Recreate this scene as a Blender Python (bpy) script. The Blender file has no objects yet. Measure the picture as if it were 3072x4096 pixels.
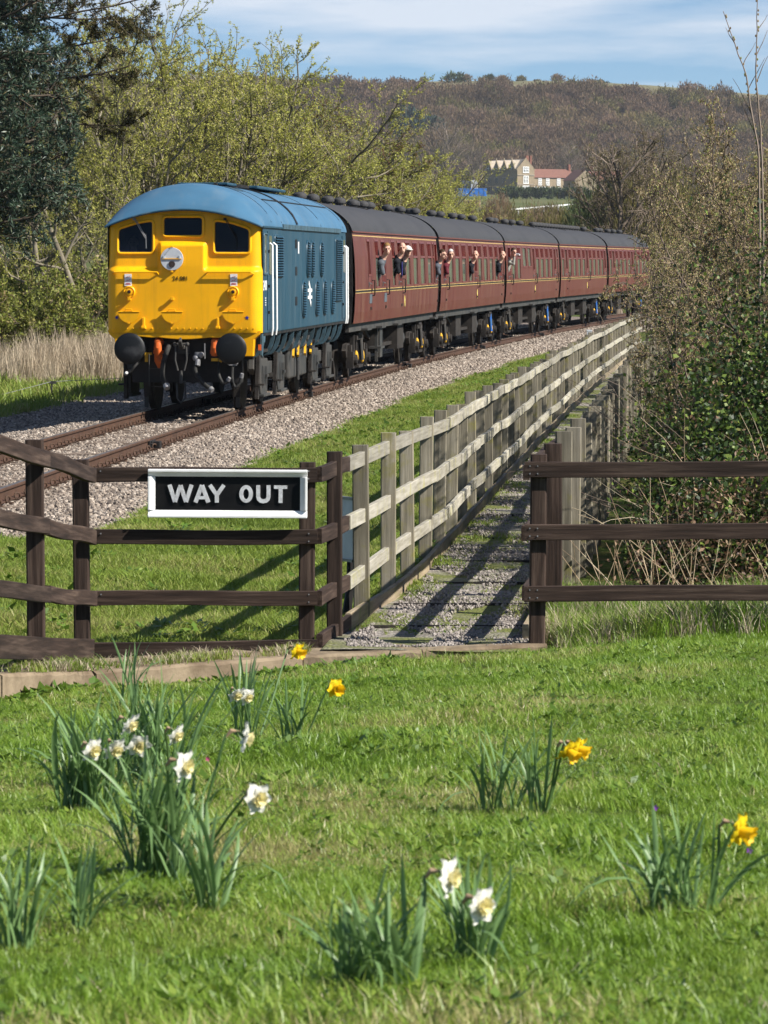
import bpy, bmesh, math, random
import numpy as np
from mathutils import Vector, Matrix

S = bpy.context.scene
COL = S.collection
R = math.radians
random.seed(7)
RNG = np.random.default_rng(11)

# ------------------------------------------------------------------ camera, sky, sun, exposure
ZC = 2.58                      # eye height above the top of the rails (world z = 0)
FPX, CPX, CPY = 15450.0, 1536.0, 2048.0
PITCH = math.atan(1003 / FPX)
cam_d = bpy.data.cameras.new('camera')
cam_d.sensor_fit = 'HORIZONTAL'; cam_d.sensor_width = 24.0
cam_d.lens = FPX / 3072 * 24.0
cam_d.clip_start = 0.5; cam_d.clip_end = 6000
cam_d.dof.use_dof = True; cam_d.dof.focus_distance = 46.0; cam_d.dof.aperture_fstop = 16.0
cam = bpy.data.objects.new('camera', cam_d); COL.objects.link(cam)
cam.location = (0, 0, ZC); cam.rotation_euler = (R(90) - PITCH, 0, 0)
S.camera = cam

SUN_AZ, SUN_EL = R(68), R(40)   # measured from straight behind the camera towards the right
sun_vec = Vector((math.sin(SUN_AZ) * math.cos(SUN_EL), -math.cos(SUN_AZ) * math.cos(SUN_EL), math.sin(SUN_EL)))
sun_d = bpy.data.lights.new('sun', 'SUN'); sun_d.energy = 5.0; sun_d.angle = R(0.53); sun_d.color = (1.0, 0.955, 0.88)
sun = bpy.data.objects.new('sun', sun_d); COL.objects.link(sun)
sun.location = (40, -20, 60)
sun.rotation_euler = (-sun_vec).to_track_quat('-Z', 'Y').to_euler()

W = bpy.data.worlds.new('World'); S.world = W; W.use_nodes = True
nt = W.node_tree; nt.nodes.clear()
def N(t, typ, **k):
    n = t.nodes.new(typ)
    for a, b in k.items(): setattr(n, a, b)
    return n
wo = N(nt, 'ShaderNodeOutputWorld'); bg = N(nt, 'ShaderNodeBackground'); bg.inputs[1].default_value = 0.062
sky = N(nt, 'ShaderNodeTexSky', sky_type='NISHITA', sun_disc=False, sun_elevation=SUN_EL,
        sun_rotation=math.atan2(sun_vec.x, sun_vec.y), altitude=60, air_density=0.8, dust_density=0.0, ozone_density=6.0)
tc = N(nt, 'ShaderNodeTexCoord')
lift = N(nt, 'ShaderNodeVectorMath', operation='ADD'); lift.inputs[1].default_value = (0, 0, 0.026)
nt.links.new(tc.outputs['Generated'], lift.inputs[0]); nt.links.new(lift.outputs[0], sky.inputs[0])
mp = N(nt, 'ShaderNodeMapping'); mp.inputs['Scale'].default_value = (5.5, 5.5, 38); mp.inputs['Location'].default_value = (13.03, 15.774, 1.877)
nt.links.new(tc.outputs['Generated'], mp.inputs[0])
cn = N(nt, 'ShaderNodeTexNoise'); cn.inputs['Scale'].default_value = 1.0; cn.inputs['Detail'].default_value = 7; cn.inputs['Roughness'].default_value = 0.52
nt.links.new(mp.outputs[0], cn.inputs['Vector'])
cr = N(nt, 'ShaderNodeValToRGB'); cr.color_ramp.elements[0].position = 0.515; cr.color_ramp.elements[1].position = 0.66
nt.links.new(cn.outputs[0], cr.inputs[0])
cmul = N(nt, 'ShaderNodeMath', operation='MULTIPLY'); cmul.inputs[1].default_value = 0.68
nt.links.new(cr.outputs[0], cmul.inputs[0])
mx = N(nt, 'ShaderNodeMix', data_type='RGBA'); nt.links.new(cmul.outputs[0], mx.inputs[0])
hs = N(nt, 'ShaderNodeHueSaturation'); hs.inputs['Saturation'].default_value = 1.05; hs.inputs['Value'].default_value = 1.0
nt.links.new(sky.outputs[0], hs.inputs['Color']); nt.links.new(hs.outputs[0], mx.inputs[6]); mx.inputs[7].default_value = (8.3, 8.5, 9.0, 1)
nt.links.new(mx.outputs[2], bg.inputs[0]); nt.links.new(bg.outputs[0], wo.inputs[0])

S.view_settings.view_transform = 'Standard'; S.view_settings.look = 'None'
S.view_settings.exposure = 0.84; S.view_settings.gamma = 1.0; S.view_settings.use_curve_mapping = False
S.cycles.max_bounces = 5; S.cycles.diffuse_bounces = 2; S.cycles.glossy_bounces = 3; S.cycles.transparent_max_bounces = 8
S.cycles.transmission_bounces = 4; S.cycles.volume_bounces = 0
S.cycles.use_denoising = True

# ------------------------------------------------------------------ helpers
def tag(o, label=None, cat=None, group=None, kind=None):
    if label: o['label'] = label
    if cat: o['category'] = cat
    if group: o['group'] = group
    if kind: o['kind'] = kind
    return o
def empty(name, loc=(0, 0, 0), rz=0.0, label=None, cat=None, group=None, kind=None):
    o = bpy.data.objects.new(name, None); COL.objects.link(o)
    o.location = loc; o.rotation_euler = (0, 0, rz); o.empty_display_size = 0.2
    return tag(o, label, cat, group, kind)
def link(name, me, mat=None, parent=None, loc=None, rot=None, scale=None):
    o = bpy.data.objects.new(name, me); COL.objects.link(o)
    if mat is not None and len(me.materials) == 0: me.materials.append(mat)
    if parent is not None: o.parent = parent
    if loc is not None: o.location = loc
    if rot is not None: o.rotation_euler = rot
    if scale is not None: o.scale = scale
    return o
def copy_tree(o, parent=None):
    c = o.copy(); COL.objects.link(c); c.parent = parent
    for ch in o.children: copy_tree(ch, c)
    return c
def at(x, y, D):
    """a point D metres ahead of the camera, measured on the photograph"""
    u = (x - CPX) / FPX; v = (CPY - y) / FPX; c, s = math.cos(PITCH), math.sin(PITCH)
    d = Vector((u, c + v * s, -s + v * c)); d *= D / d.y
    return Vector((d.x, d.y, d.z + ZC))
def npmesh(name, V, Fq, smooth=False):
    """mesh from numpy vertices and equal-length faces"""
    V = np.asarray(V, np.float32); Fq = np.asarray(Fq, np.int32)
    me = bpy.data.meshes.new(name); k = Fq.shape[1]
    me.vertices.add(len(V)); me.vertices.foreach_set('co', V.ravel())
    me.loops.add(Fq.size); me.loops.foreach_set('vertex_index', Fq.ravel())
    me.polygons.add(len(Fq)); me.polygons.foreach_set('loop_start', np.arange(0, Fq.size, k, dtype=np.int32))
    if smooth: me.polygons.foreach_set('use_smooth', np.ones(len(Fq), bool))
    me.update(calc_edges=True); me.validate()
    return me

class MB:
    """collects solid pieces and links them as one mesh object"""
    def __init__(s): s.v = []; s.f = []; s.m = []
    def add(s, V, Fc, mi=0):
        o = len(s.v); s.v += [tuple(p) for p in V]
        for f in Fc: s.f.append(tuple(i + o for i in f)); s.m.append(mi)
        return s
    def box(s, c, d, rot=None, mi=0, taper=1.0):
        hx, hy, hz = d[0] / 2, d[1] / 2, d[2] / 2
        V = [Vector((x * (taper if z > 0 else 1), y * (taper if z > 0 else 1), z)) for z in (-hz, hz) for x, y in ((-hx, -hy), (hx, -hy), (hx, hy), (-hx, hy))]
        if rot is not None: V = [rot @ p for p in V]
        V = [p + Vector(c) for p in V]
        return s.add(V, [(3, 2, 1, 0), (4, 5, 6, 7), (0, 1, 5, 4), (1, 2, 6, 5), (2, 3, 7, 6), (3, 0, 4, 7)], mi)
    def bar(s, a, b, w, h, mi=0):
        """box from a to b, w across, h upwards"""
        a, b = Vector(a), Vector(b); t = (b - a); L = t.length; t.normalize()
        up = Vector((0, 0, 1)) if abs(t.z) < 0.95 else Vector((0, 1, 0))
        x = t.cross(up).normalized(); z = x.cross(t)
        return s.box((a + b) / 2, (w, L, h), Matrix((x, t, z)).transposed(), mi)
    def tube(s, pts, r, n=8, cap=True, mi=0):
        pts = [Vector(p) for p in pts]; k = len(pts); V = []; Fc = []
        rr = r if isinstance(r, (list, tuple)) else [r] * k
        ref = None
        for i, p in enumerate(pts):
            t = (pts[min(i + 1, k - 1)] - pts[max(i - 1, 0)]).normalized()
            if ref is None: ref = Vector((0, 0, 1)) if abs(t.z) < 0.9 else Vector((1, 0, 0))
            x = t.cross(ref); x = x.normalized() if x.length > 1e-4 else t.orthogonal().normalized()
            y = x.cross(t).normalized(); ref = y
            for j in range(n):
                a = 2 * math.pi * j / n
                V.append(p + (x * math.cos(a) + y * math.sin(a)) * rr[i])
        for i in range(k - 1):
            for j in range(n):
                q = (j + 1) % n
                Fc.append((i * n + j, i * n + q, (i + 1) * n + q, (i + 1) * n + j))
        if cap: Fc += [tuple(range(n - 1, -1, -1)), tuple(range((k - 1) * n, k * n))]
        return s.add(V, Fc, mi)
    def cyl(s, a, b, r, r2=None, n=16, mi=0): return s.tube([a, b], [r, r if r2 is None else r2], n, True, mi)
    def prism(s, poly, f, d, mi=0):
        """poly: 2-D outline, f maps (a, b, depth) to a point, d = (near, far)"""
        n = len(poly)
        V = [f(a, b, d[0]) for a, b in poly] + [f(a, b, d[1]) for a, b in poly]
        Fc = [tuple(range(n)), tuple(range(2 * n - 1, n - 1, -1))] + [((i + 1) % n, i, i + n, (i + 1) % n + n) for i in range(n)]
        return s.add(V, Fc, mi)
    def lathe(s, prof, c, axis='z', n=20, mi=0):
        V = []; Fc = []; k = len(prof); c = Vector(c)
        for r, h in prof:
            for j in range(n):
                a = 2 * math.pi * j / n; x, y = r * math.cos(a), r * math.sin(a)
                p = {'z': (x, y, h), 'y': (x, h, y), 'x': (h, x, y)}[axis]
                V.append(c + Vector(p))
        for i in range(k - 1):
            for j in range(n):
                q = (j + 1) % n; Fc.append((i * n + j, i * n + q, (i + 1) * n + q, (i + 1) * n + j))
        Fc += [tuple(range(n - 1, -1, -1)), tuple(range((k - 1) * n, k * n))]
        return s.add(V, Fc, mi)
    def ball(s, c, r, n=10, m=7, mi=0):
        r = r if isinstance(r, (tuple, list)) else (r, r, r)
        V = []; Fc = []; c = Vector(c)
        for i in range(m + 1):
            th = math.pi * i / m
            for j in range(n):
                a = 2 * math.pi * j / n
                V.append(c + Vector((r[0] * math.sin(th) * math.cos(a), r[1] * math.sin(th) * math.sin(a), r[2] * math.cos(th))))
        for i in range(m):
            for j in range(n):
                q = (j + 1) % n; Fc.append((i * n + j, (i + 1) * n + j, (i + 1) * n + q, i * n + q))
        return s.add(V, Fc, mi)
    def build(s, name, mat, parent=None, smooth=False, bevel=0.0, loc=None, rot=None, fix=True):
        me = bpy.data.meshes.new(name); me.from_pydata(s.v, [], s.f)
        mats = mat if isinstance(mat, (list, tuple)) else [mat]
        for m in mats: me.materials.append(m)
        if len(mats) > 1: me.polygons.foreach_set('material_index', s.m)
        bm = bmesh.new(); bm.from_mesh(me)
        bmesh.ops.remove_doubles(bm, verts=bm.verts, dist=1e-6)
        if fix: bmesh.ops.recalc_face_normals(bm, faces=bm.faces)
        bm.to_mesh(me); bm.free()
        if smooth:
            me.polygons.foreach_set('use_smooth', [True] * len(me.polygons))
            try: me.set_sharp_from_angle(angle=R(38))
            except Exception: pass
        o = link(name, me, None, parent, loc, rot)
        if bevel:
            b = o.modifiers.new('bevel', 'BEVEL'); b.width = bevel; b.segments = 2; b.limit_method = 'ANGLE'
        return o

# ------------------------------------------------------------------ materials
def mat_new(name):
    m = bpy.data.materials.new(name); m.use_nodes = True; t = m.node_tree; t.nodes.clear()
    out = N(t, 'ShaderNodeOutputMaterial'); b = N(t, 'ShaderNodeBsdfPrincipled'); t.links.new(b.outputs[0], out.inputs[0])
    return m, t, b, out
def noise(t, vec, scale, detail=4, rough=0.55):
    n = N(t, 'ShaderNodeTexNoise'); n.inputs['Scale'].default_value = scale; n.inputs['Detail'].default_value = detail; n.inputs['Roughness'].default_value = rough
    if vec is not None: t.links.new(vec, n.inputs['Vector'])
    return n.outputs[0]
def ramp(t, fac, stops):
    r = N(t, 'ShaderNodeValToRGB'); e = r.color_ramp.elements
    while len(e) < len(stops): e.new(0.5)
    for i, (p, c) in enumerate(stops):
        e[i].position = p; e[i].color = (*c, 1) if len(c) == 3 else c
    t.links.new(fac, r.inputs[0]); return r.outputs[0]
def mapped(t, scale=(1, 1, 1), coord='Object'):
    c = N(t, 'ShaderNodeTexCoord'); m = N(t, 'ShaderNodeMapping'); m.inputs['Scale'].default_value = scale
    t.links.new(c.outputs[coord], m.inputs[0]); return m.outputs[0]
def mixc(t, fac, a, b, mode='MIX'):
    m = N(t, 'ShaderNodeMix', data_type='RGBA', blend_type=mode)
    for i, v in ((0, fac), (6, a), (7, b)):
        if isinstance(v, (int, float)): m.inputs[i].default_value = v
        elif isinstance(v, tuple): m.inputs[i].default_value = (*v, 1)
        else: t.links.new(v, m.inputs[i])
    return m.outputs[2]
def bump(t, b, h, strength=0.3, dist=0.02):
    n = N(t, 'ShaderNodeBump'); n.inputs['Strength'].default_value = strength; n.inputs['Distance'].default_value = dist
    t.links.new(h, n.inputs['Height']); t.links.new(n.outputs[0], b.inputs['Normal'])
def pmat(name, c1, c2=None, scale=6.0, stretch=(1, 1, 1), rough=0.6, metal=0.0, bmp=0.0, lo=0.35, hi=0.7, spec=0.18, bdist=0.02):
    m, t, b, o = mat_new(name); v = mapped(t, stretch)
    n = noise(t, v, scale)
    t.links.new(ramp(t, n, [(lo, c1), (hi, c2 or tuple(x * 0.8 for x in c1))]), b.inputs['Base Color'])
    b.inputs['Roughness'].default_value = rough; b.inputs['Metallic'].default_value = metal
    if spec is not None: b.inputs['Specular IOR Level'].default_value = spec
    if bmp: bump(t, b, noise(t, v, scale * 4, 5), bmp, bdist)
    return m
def leafmat(name, stops, rough=0.55, trans=0.35, spec=0.3, varscale=None, iw=1.0):
    """colour differs per leaf, blade or twig; light passes through"""
    m, t, b, out = mat_new(name)
    g = N(t, 'ShaderNodeNewGeometry'); fac = g.outputs['Random Per Island']
    if varscale:
        n = noise(t, g.outputs['Position'], varscale, 3)
        a = N(t, 'ShaderNodeMath', operation='MULTIPLY_ADD'); a.inputs[1].default_value = 1.6; a.inputs[2].default_value = -0.8
        if iw != 1.0:
            a.inputs[1].default_value = 2.4; a.inputs[2].default_value = -0.7 - iw / 2
            im = N(t, 'ShaderNodeMath', operation='MULTIPLY'); im.inputs[1].default_value = iw; t.links.new(fac, im.inputs[0]); fac = im.outputs[0]
        t.links.new(n, a.inputs[0]); ad = N(t, 'ShaderNodeMath', operation='ADD', use_clamp=True)
        t.links.new(a.outputs[0], ad.inputs[0]); t.links.new(fac, ad.inputs[1]); fac = ad.outputs[0]
    c = ramp(t, fac, stops); t.links.new(c, b.inputs['Base Color'])
    b.inputs['Roughness'].default_value = rough; b.inputs['Specular IOR Level'].default_value = spec
    if trans:
        tr = N(t, 'ShaderNodeBsdfTranslucent'); t.links.new(c, tr.inputs[0]); ms = N(t, 'ShaderNodeMixShader'); ms.inputs[0].default_value = trans
        t.links.new(b.outputs[0], ms.inputs[1]); t.links.new(tr.outputs[0], ms.inputs[2]); t.links.new(ms.outputs[0], out.inputs[0])
    return m
def paint(name, c, dirt=(0.05, 0.045, 0.04), streak=0.35, rough=0.35, streakscale=(5, 5, 0.35), amount=(0.5, 0.8)):
    """vehicle paint with vertical rain streaks and grime"""
    m, t, b, o = mat_new(name)
    v = mapped(t, streakscale); n1 = noise(t, v, 2.2, 5)
    f = ramp(t, n1, [(amount[0], (0, 0, 0)), (amount[1], (1, 1, 1))])
    mu = N(t, 'ShaderNodeMath', operation='MULTIPLY'); mu.inputs[1].default_value = streak; t.links.new(f, mu.inputs[0])
    v2 = mapped(t); n2 = noise(t, v2, 1.3, 4)
    base = ramp(t, n2, [(0.3, tuple(x * 0.88 for x in c)), (0.7, tuple(min(1, x * 1.1) for x in c))])
    t.links.new(mixc(t, mu.outputs[0], base, dirt), b.inputs['Base Color'])
    b.inputs['Specular IOR Level'].default_value = 0.25
    rr = N(t, 'ShaderNodeMapRange'); rr.inputs[3].default_value = rough - 0.08; rr.inputs[4].default_value = rough + 0.2
    t.links.new(n1, rr.inputs[0]); t.links.new(rr.outputs[0], b.inputs['Roughness'])
    return m

M = {}
M['yellow'] = paint('warning_yellow_paint', (0.90, 0.43, 0.004), (0.40, 0.18, 0.02), 0.32, 0.38)
M['blue'] = paint('rail_blue_paint', (0.016, 0.056, 0.088), (0.15, 0.18, 0.18), 0.42, 0.42, (4, 4, 0.16), (0.50, 0.75))
M['blueroof_sheen'] = paint('blue_roof_paint', (0.055, 0.14, 0.225), (0.16, 0.2, 0.23), 0.35, 0.36, (2, 1, 1))  # rail blue made lighter: the sky's sheen on the roof is put into the colour
M['bluetrim'] = pmat('pale_blue_steel', (0.065, 0.12, 0.155), (0.035, 0.055, 0.065), 5, rough=0.5)
M['maroon'] = paint('maroon_paint', (0.10, 0.021, 0.016), (0.15, 0.070, 0.044), 0.85, 0.45, (3.2, 3.2, 0.12), (0.42, 0.66))
M['maroonfr'] = pmat('maroon_window_frame', (0.165, 0.048, 0.040), (0.12, 0.034, 0.028), 5, rough=0.4)
M['red'] = pmat('door_edge_red', (0.13, 0.012, 0.009), (0.08, 0.009, 0.008), 4, rough=0.4)
M['lining'] = pmat('cream_lining', (0.50, 0.34, 0.12), (0.36, 0.24, 0.09), 3, rough=0.5)
M['black'] = pmat('black_steel', (0.012, 0.012, 0.013), (0.03, 0.027, 0.025), 4, rough=0.55)
M['under'] = pmat('underframe_grime', (0.018, 0.016, 0.015), (0.05, 0.042, 0.035), 5, rough=0.75, bmp=0.2)
M['bogie'] = pmat('bogie_grey', (0.036, 0.038, 0.038), (0.075, 0.068, 0.06), 3, rough=0.6, bmp=0.15)
M['buffer'] = pmat('buffer_black', (0.007, 0.008, 0.009), (0.055, 0.055, 0.057), 2.4, rough=0.5, lo=0.56, hi=0.72, spec=0.25)
M['roofgrey'] = paint('coach_roof_grey', (0.040, 0.039, 0.040), (0.09, 0.087, 0.085), 0.5, 0.6, (1.5, 4, 1), (0.45, 0.8))
M['chrome'] = pmat('bright_steel', (0.5, 0.5, 0.5), (0.35, 0.34, 0.33), 6, rough=0.3, metal=0.9)
M['silver'] = pmat('silver_paint', (0.30, 0.30, 0.31), (0.18, 0.18, 0.18), 8, rough=0.4, metal=0.3)
M['hose'] = pmat('rubber_hose', (0.014, 0.014, 0.014), (0.045, 0.044, 0.04), 9, rough=0.7)
M['orange'] = pmat('orange_socket', (0.62, 0.13, 0.025), (0.45, 0.09, 0.02), 9, rough=0.5)
M['yellowp'] = pmat('yellow_pipe', (0.75, 0.42, 0.02), (0.5, 0.27, 0.03), 8, rough=0.5)
M['damper'] = pmat('damper_blue', (0.03, 0.12, 0.42), (0.05, 0.14, 0.3), 8, rough=0.45)
M['white'] = pmat('white_paint', (0.80, 0.80, 0.78), (0.66, 0.66, 0.63), 9, rough=0.45, lo=0.45, hi=0.85)
M['whitew'] = pmat('weathered_white', (0.62, 0.63, 0.64), (0.42, 0.42, 0.42), 25, rough=0.6, bmp=0.3)
M['signblack'] = pmat('sign_black', (0.004, 0.004, 0.005), (0.009, 0.009, 0.009), 12, rough=0.5, spec=0.15)
M['discgrey'] = pmat('disc_pale_grey', (0.56, 0.58, 0.60), (0.46, 0.48, 0.5), 8, rough=0.5)
M['bluestar'] = pmat('star_blue', (0.01, 0.03, 0.35), None, 5, rough=0.5)
M['labelred'] = pmat('label_red', (0.6, 0.02, 0.03), None, 5, rough=0.5)
M['crest'] = pmat('crest_gold', (0.62, 0.45, 0.03), (0.7, 0.62, 0.3), 18, rough=0.5)
M['steelgreyplate'] = pmat('grey_panel', (0.11, 0.13, 0.15), (0.09, 0.1, 0.11), 8, rough=0.5)

def glassmat(name, c, rough=0.06, alpha=0.0, spec=0.6):
    m, t, b, out = mat_new(name); b.inputs['Base Color'].default_value = (*c, 1); b.inputs['Roughness'].default_value = rough
    b.inputs['Specular IOR Level'].default_value = spec
    if alpha:
        tr = N(t, 'ShaderNodeBsdfTransparent'); tr.inputs[0].default_value = (0.75, 0.8, 0.8, 1); ms = N(t, 'ShaderNodeMixShader'); ms.inputs[0].default_value = alpha
        t.links.new(b.outputs[0], ms.inputs[1]); t.links.new(tr.outputs[0], ms.inputs[2]); t.links.new(ms.outputs[0], out.inputs[0])
    return m
M['cabglass'] = glassmat('cab_glass', (0.006, 0.008, 0.016), 0.04, 0.6, 0.35)
M['glass'] = glassmat('coach_glass', (0.10, 0.115, 0.095), 0.12)
M['lens'] = glassmat('dark_lens', (0.03, 0.008, 0.006), 0.05)
M['cabin'] = pmat('cab_interior', (0.016, 0.016, 0.015), (0.03, 0.03, 0.027), 3, rough=0.8)
M['rail'] = pmat('rusty_rail', (0.085, 0.046, 0.030), (0.055, 0.032, 0.022), 3, (1, 1, 1), 0.75, bmp=0.15)
M['railtop'] = pmat('worn_rail_head', (0.30, 0.27, 0.24), (0.2, 0.17, 0.15), 4, rough=0.35, metal=0.7)
M['clip'] = pmat('rusty_clip', (0.085, 0.05, 0.032), (0.05, 0.033, 0.025), 12, rough=0.8)
M['sleeper'] = pmat('weathered_concrete_sleeper', (0.20, 0.155, 0.12), (0.14, 0.105, 0.08), 6, rough=0.9, bmp=0.3)
M['concrete'] = pmat('lichen_concrete', (0.25, 0.195, 0.13), (0.12, 0.085, 0.055), 3.5, rough=0.92, bmp=0.6, lo=0.38, hi=0.68)
M['skin'] = pmat('skin', (0.58, 0.36, 0.27), (0.50, 0.28, 0.20), 14, rough=0.5)
def stone(name, stops):
    m, t, b, o = mat_new(name); oi = N(t, 'ShaderNodeObjectInfo'); g = N(t, 'ShaderNodeNewGeometry')
    c = ramp(t, oi.outputs['Random'], stops); n = noise(t, g.outputs['Position'], 40, 3)
    t.links.new(mixc(t, 0.35, c, ramp(t, n, [(0.3, (0.25, 0.22, 0.2)), (0.7, (0.95, 0.9, 0.85))]), 'MULTIPLY'), b.inputs['Base Color'])
    b.inputs['Roughness'].default_value = 0.9; return m
M['stone'] = stone('ballast_stone', [(0.0, (0.11, 0.088, 0.072)), (0.35, (0.24, 0.195, 0.155)), (0.7, (0.35, 0.29, 0.235)), (0.92, (0.52, 0.45, 0.375)), (1.0, (0.09, 0.08, 0.07))])
M['gravel'] = stone('path_gravel', [(0.0, (0.16, 0.14, 0.13)), (0.5, (0.30, 0.265, 0.24)), (0.85, (0.42, 0.38, 0.34)), (1.0, (0.12, 0.11, 0.10))])

def woodmat(name, c1, c2, c3, lichen=None, gs=1.0):
    """planks: grain along the local X or Z of each piece comes from a stretched noise, streaks and lichen on top"""
    m, t, b, o = mat_new(name)
    oi = N(t, 'ShaderNodeObjectInfo')
    co = N(t, 'ShaderNodeTexCoord'); ad = N(t, 'ShaderNodeVectorMath', operation='ADD')
    t.links.new(co.outputs['Object'], ad.inputs[0]); sc = N(t, 'ShaderNodeVectorMath', operation='SCALE'); sc.inputs[0].default_value = (37, 19, 53)
    t.links.new(oi.outputs['Random'], sc.inputs['Scale']); t.links.new(sc.outputs[0], ad.inputs[1])
    mp = N(t, 'ShaderNodeMapping'); mp.inputs['Scale'].default_value = (30 * gs, 30 * gs, 1.6); t.links.new(ad.outputs[0], mp.inputs[0])
    g = noise(t, mp.outputs[0], 1.0, 6, 0.6)
    c = ramp(t, g, [(0.28, c1), (0.5, c2), (0.75, c3)])
    n2 = noise(t, ad.outputs[0], 3.0, 4)
    c = mixc(t, ramp(t, n2, [(0.45, (0, 0, 0)), (0.75, (0.5, 0.5, 0.5))]), c, tuple(x * 0.55 for x in c2))
    if lichen:
        n3 = noise(t, ad.outputs[0], 4.5, 5, 0.65)
        c = mixc(t, ramp(t, n3, [(0.54, (0, 0, 0)), (0.68, (0.75, 0.75, 0.75))]), c, lichen)
    mr = N(t, 'ShaderNodeMapRange'); mr.inputs[3].default_value = 0.75; mr.inputs[4].default_value = 1.25
    t.links.new(oi.outputs['Random'], mr.inputs[0])
    hv = N(t, 'ShaderNodeHueSaturation'); t.links.new(mr.outputs[0], hv.inputs['Value']); t.links.new(c, hv.inputs['Color'])
    t.links.new(hv.outputs[0], b.inputs['Base Color']); b.inputs['Roughness'].default_value = 0.85
    b.inputs['Specular IOR Level'].default_value = 0.25
    bump(t, b, g, 0.5, 0.01)
    return m
M['brownwood'] = woodmat('brown_stained_timber', (0.012, 0.007, 0.005), (0.036, 0.022, 0.016), (0.105, 0.072, 0.054))
M['greywood'] = woodmat('weathered_grey_timber', (0.115, 0.10, 0.07), (0.21, 0.185, 0.135), (0.32, 0.285, 0.22), (0.20, 0.18, 0.05))  # weathered timber, darkened in its colour for the shading of the post faces
M['greyrail_sunlit'] = woodmat('sunlit_weathered_rail', (0.20, 0.18, 0.14), (0.34, 0.315, 0.255), (0.46, 0.43, 0.365), (0.34, 0.32, 0.13))  # same weathered timber, paler: sunlight on the rails is painted into it
M['boardwood'] = woodmat('weathered_board', (0.15, 0.115, 0.075), (0.27, 0.21, 0.14), (0.36, 0.30, 0.2), (0.2, 0.2, 0.06))
# ------------------------------------------------------------------ the lie of the land
def Xc(D): return 3.38e-4 * D * D + 0.04003 * D - 7.532          # centre line of the track
def XL(D): return 1.367e-4 * D * D + 0.06346 * D - 1.90 - 0.19 * np.exp(-(np.maximum(D, 25.5) - 25.9) / 2.6)           # left fence of the path
def XR(D): return 1.367e-4 * D * D + 0.06346 * D - 1.90 + np.interp(D, [25, 34, 140], [1.2, 1.40, 1.48])
def zp(D): return np.interp(D, [24, 25.3, 35, 49, 70, 98, 140, 200], [.03, .03, -.05, -.16, -.25, -.33, -.38, -.4])
def lawn(X, D):
    D = np.clip(D, 5.0, 26); return 0.93 - 0.0635 * (D - 10) + 0.069 * X * np.maximum(D - 10, 0) / 15
def sstep(a, b, x):
    t = np.clip((x - a) / (b - a), 0, 1); return t * t * (3 - 2 * t)
def kerbD(X): return np.interp(X, [-2.6, -2.18, -1.75, -0.52, 1.07], [20.6, 21.9, 23.3, 24.7, 25.1])
RIDGE_X = np.array([-900, -300, -120, -50, 0, 30, 75, 120, 150, 180, 400, 900]) * 1.0
RIDGE_Z = np.array([70, 78, 83, 84, 84, 84, 84.5, 83, 80, 75, 58, 40]) + 1.0
def ground_z(X, D):
    X = np.asarray(X, float); D = np.asarray(D, float)
    s = X - Xc(np.clip(D, 0, 260))
    right = zp(D)
    ramp_ = np.where(X < -1.7, -0.06 + np.clip(25.3 - D, 0, 6) * 0.085, np.where(D < 25.2, -0.03, 0.03))
    back = np.where(D < 25.3, ramp_, right)
    left = -0.47 + 0.10 * sstep(5.5, 9, -s) + 0.25 * sstep(30, 90, D) * sstep(8, 30, -s)
    trk = np.where(D > 33, sstep(-3.4, -2.2, s) * 0.0, 0)
    far = np.where(s < 2.0, left, back)
    blend = sstep(1.9, 3.0, s)
    z = left * (1 - blend) + back * blend
    z = np.where(D < 36, back, z * sstep(36, 40, D) + back * (1 - sstep(36, 40, D)))
    edge = kerbD(np.clip(X, -2.6, 1.07)); lw = lawn(X, D) - 0.055 * sstep(edge - 1.0, edge - 0.1, D) * (1 - sstep(0.0, 0.9, X))
    edge = kerbD(np.clip(X, -2.6, 1.07)); t = sstep(edge + 0.02, edge + 0.3, D)
    tr = sstep(25.0, 28.0, D)                                   # right of the kerb the lawn runs on
    k = np.where(X > 1.2, tr, t)
    z = np.where(D < 30, lw * (1 - k) + z * k, z)
    # far rise to the house, then the wooded hill
    rise = np.clip((D - 320) / 1010, 0, None) * 25.6
    rz = np.interp(X, RIDGE_X, RIDGE_Z)
    hill = 25.2 + (rz - 25.2) * sstep(1360, 1800, D) ** 0.85
    hill = hill - 0.03 * np.clip(D - 1800, 0, None)
    z = np.where(D > 320, np.where(D < 1360, -0.35 + np.minimum(rise, 25.6), hill), z)
    return z
def gz(X, D): return float(ground_z(X, D))

Ds = np.unique(np.concatenate([np.linspace(-60, -4, 8), np.arange(-2, 27, 0.4), np.arange(27, 60, 0.8), np.arange(60, 130, 2), np.arange(130, 330, 10), np.arange(330, 1320, 45), np.arange(1320, 1830, 12), np.arange(1850, 2800, 150)]))
Xs = np.unique(np.concatenate([-np.geomspace(12, 1000, 26), np.arange(-11.5, 12, 0.35), np.geomspace(12, 1000, 26)]))
GX, GD = np.meshgrid(Xs, Ds); GZ = ground_z(GX, GD)
wob = np.sin(GX * 1.7 + GD * 0.9) * np.sin(GD * 1.3 - GX * 0.6)
GZ = GZ + wob * np.where(GD < 24, 0.012, np.where(GD < 300, 0.015, 0.25))
hb = np.sin(GX * 0.035 + 1) * np.sin(GD * 0.021 + GX * 0.011) * 2.2
GZ = GZ + np.where(GD > 1380, hb, 0)
V = np.stack([GX, GD, GZ], -1).reshape(-1, 3); ny, nx = GX.shape
i = np.arange(ny * nx).reshape(ny, nx); Fq = np.stack([i[:-1, :-1], i[:-1, 1:], i[1:, 1:], i[1:, :-1]], -1).reshape(-1, 4)
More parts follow.
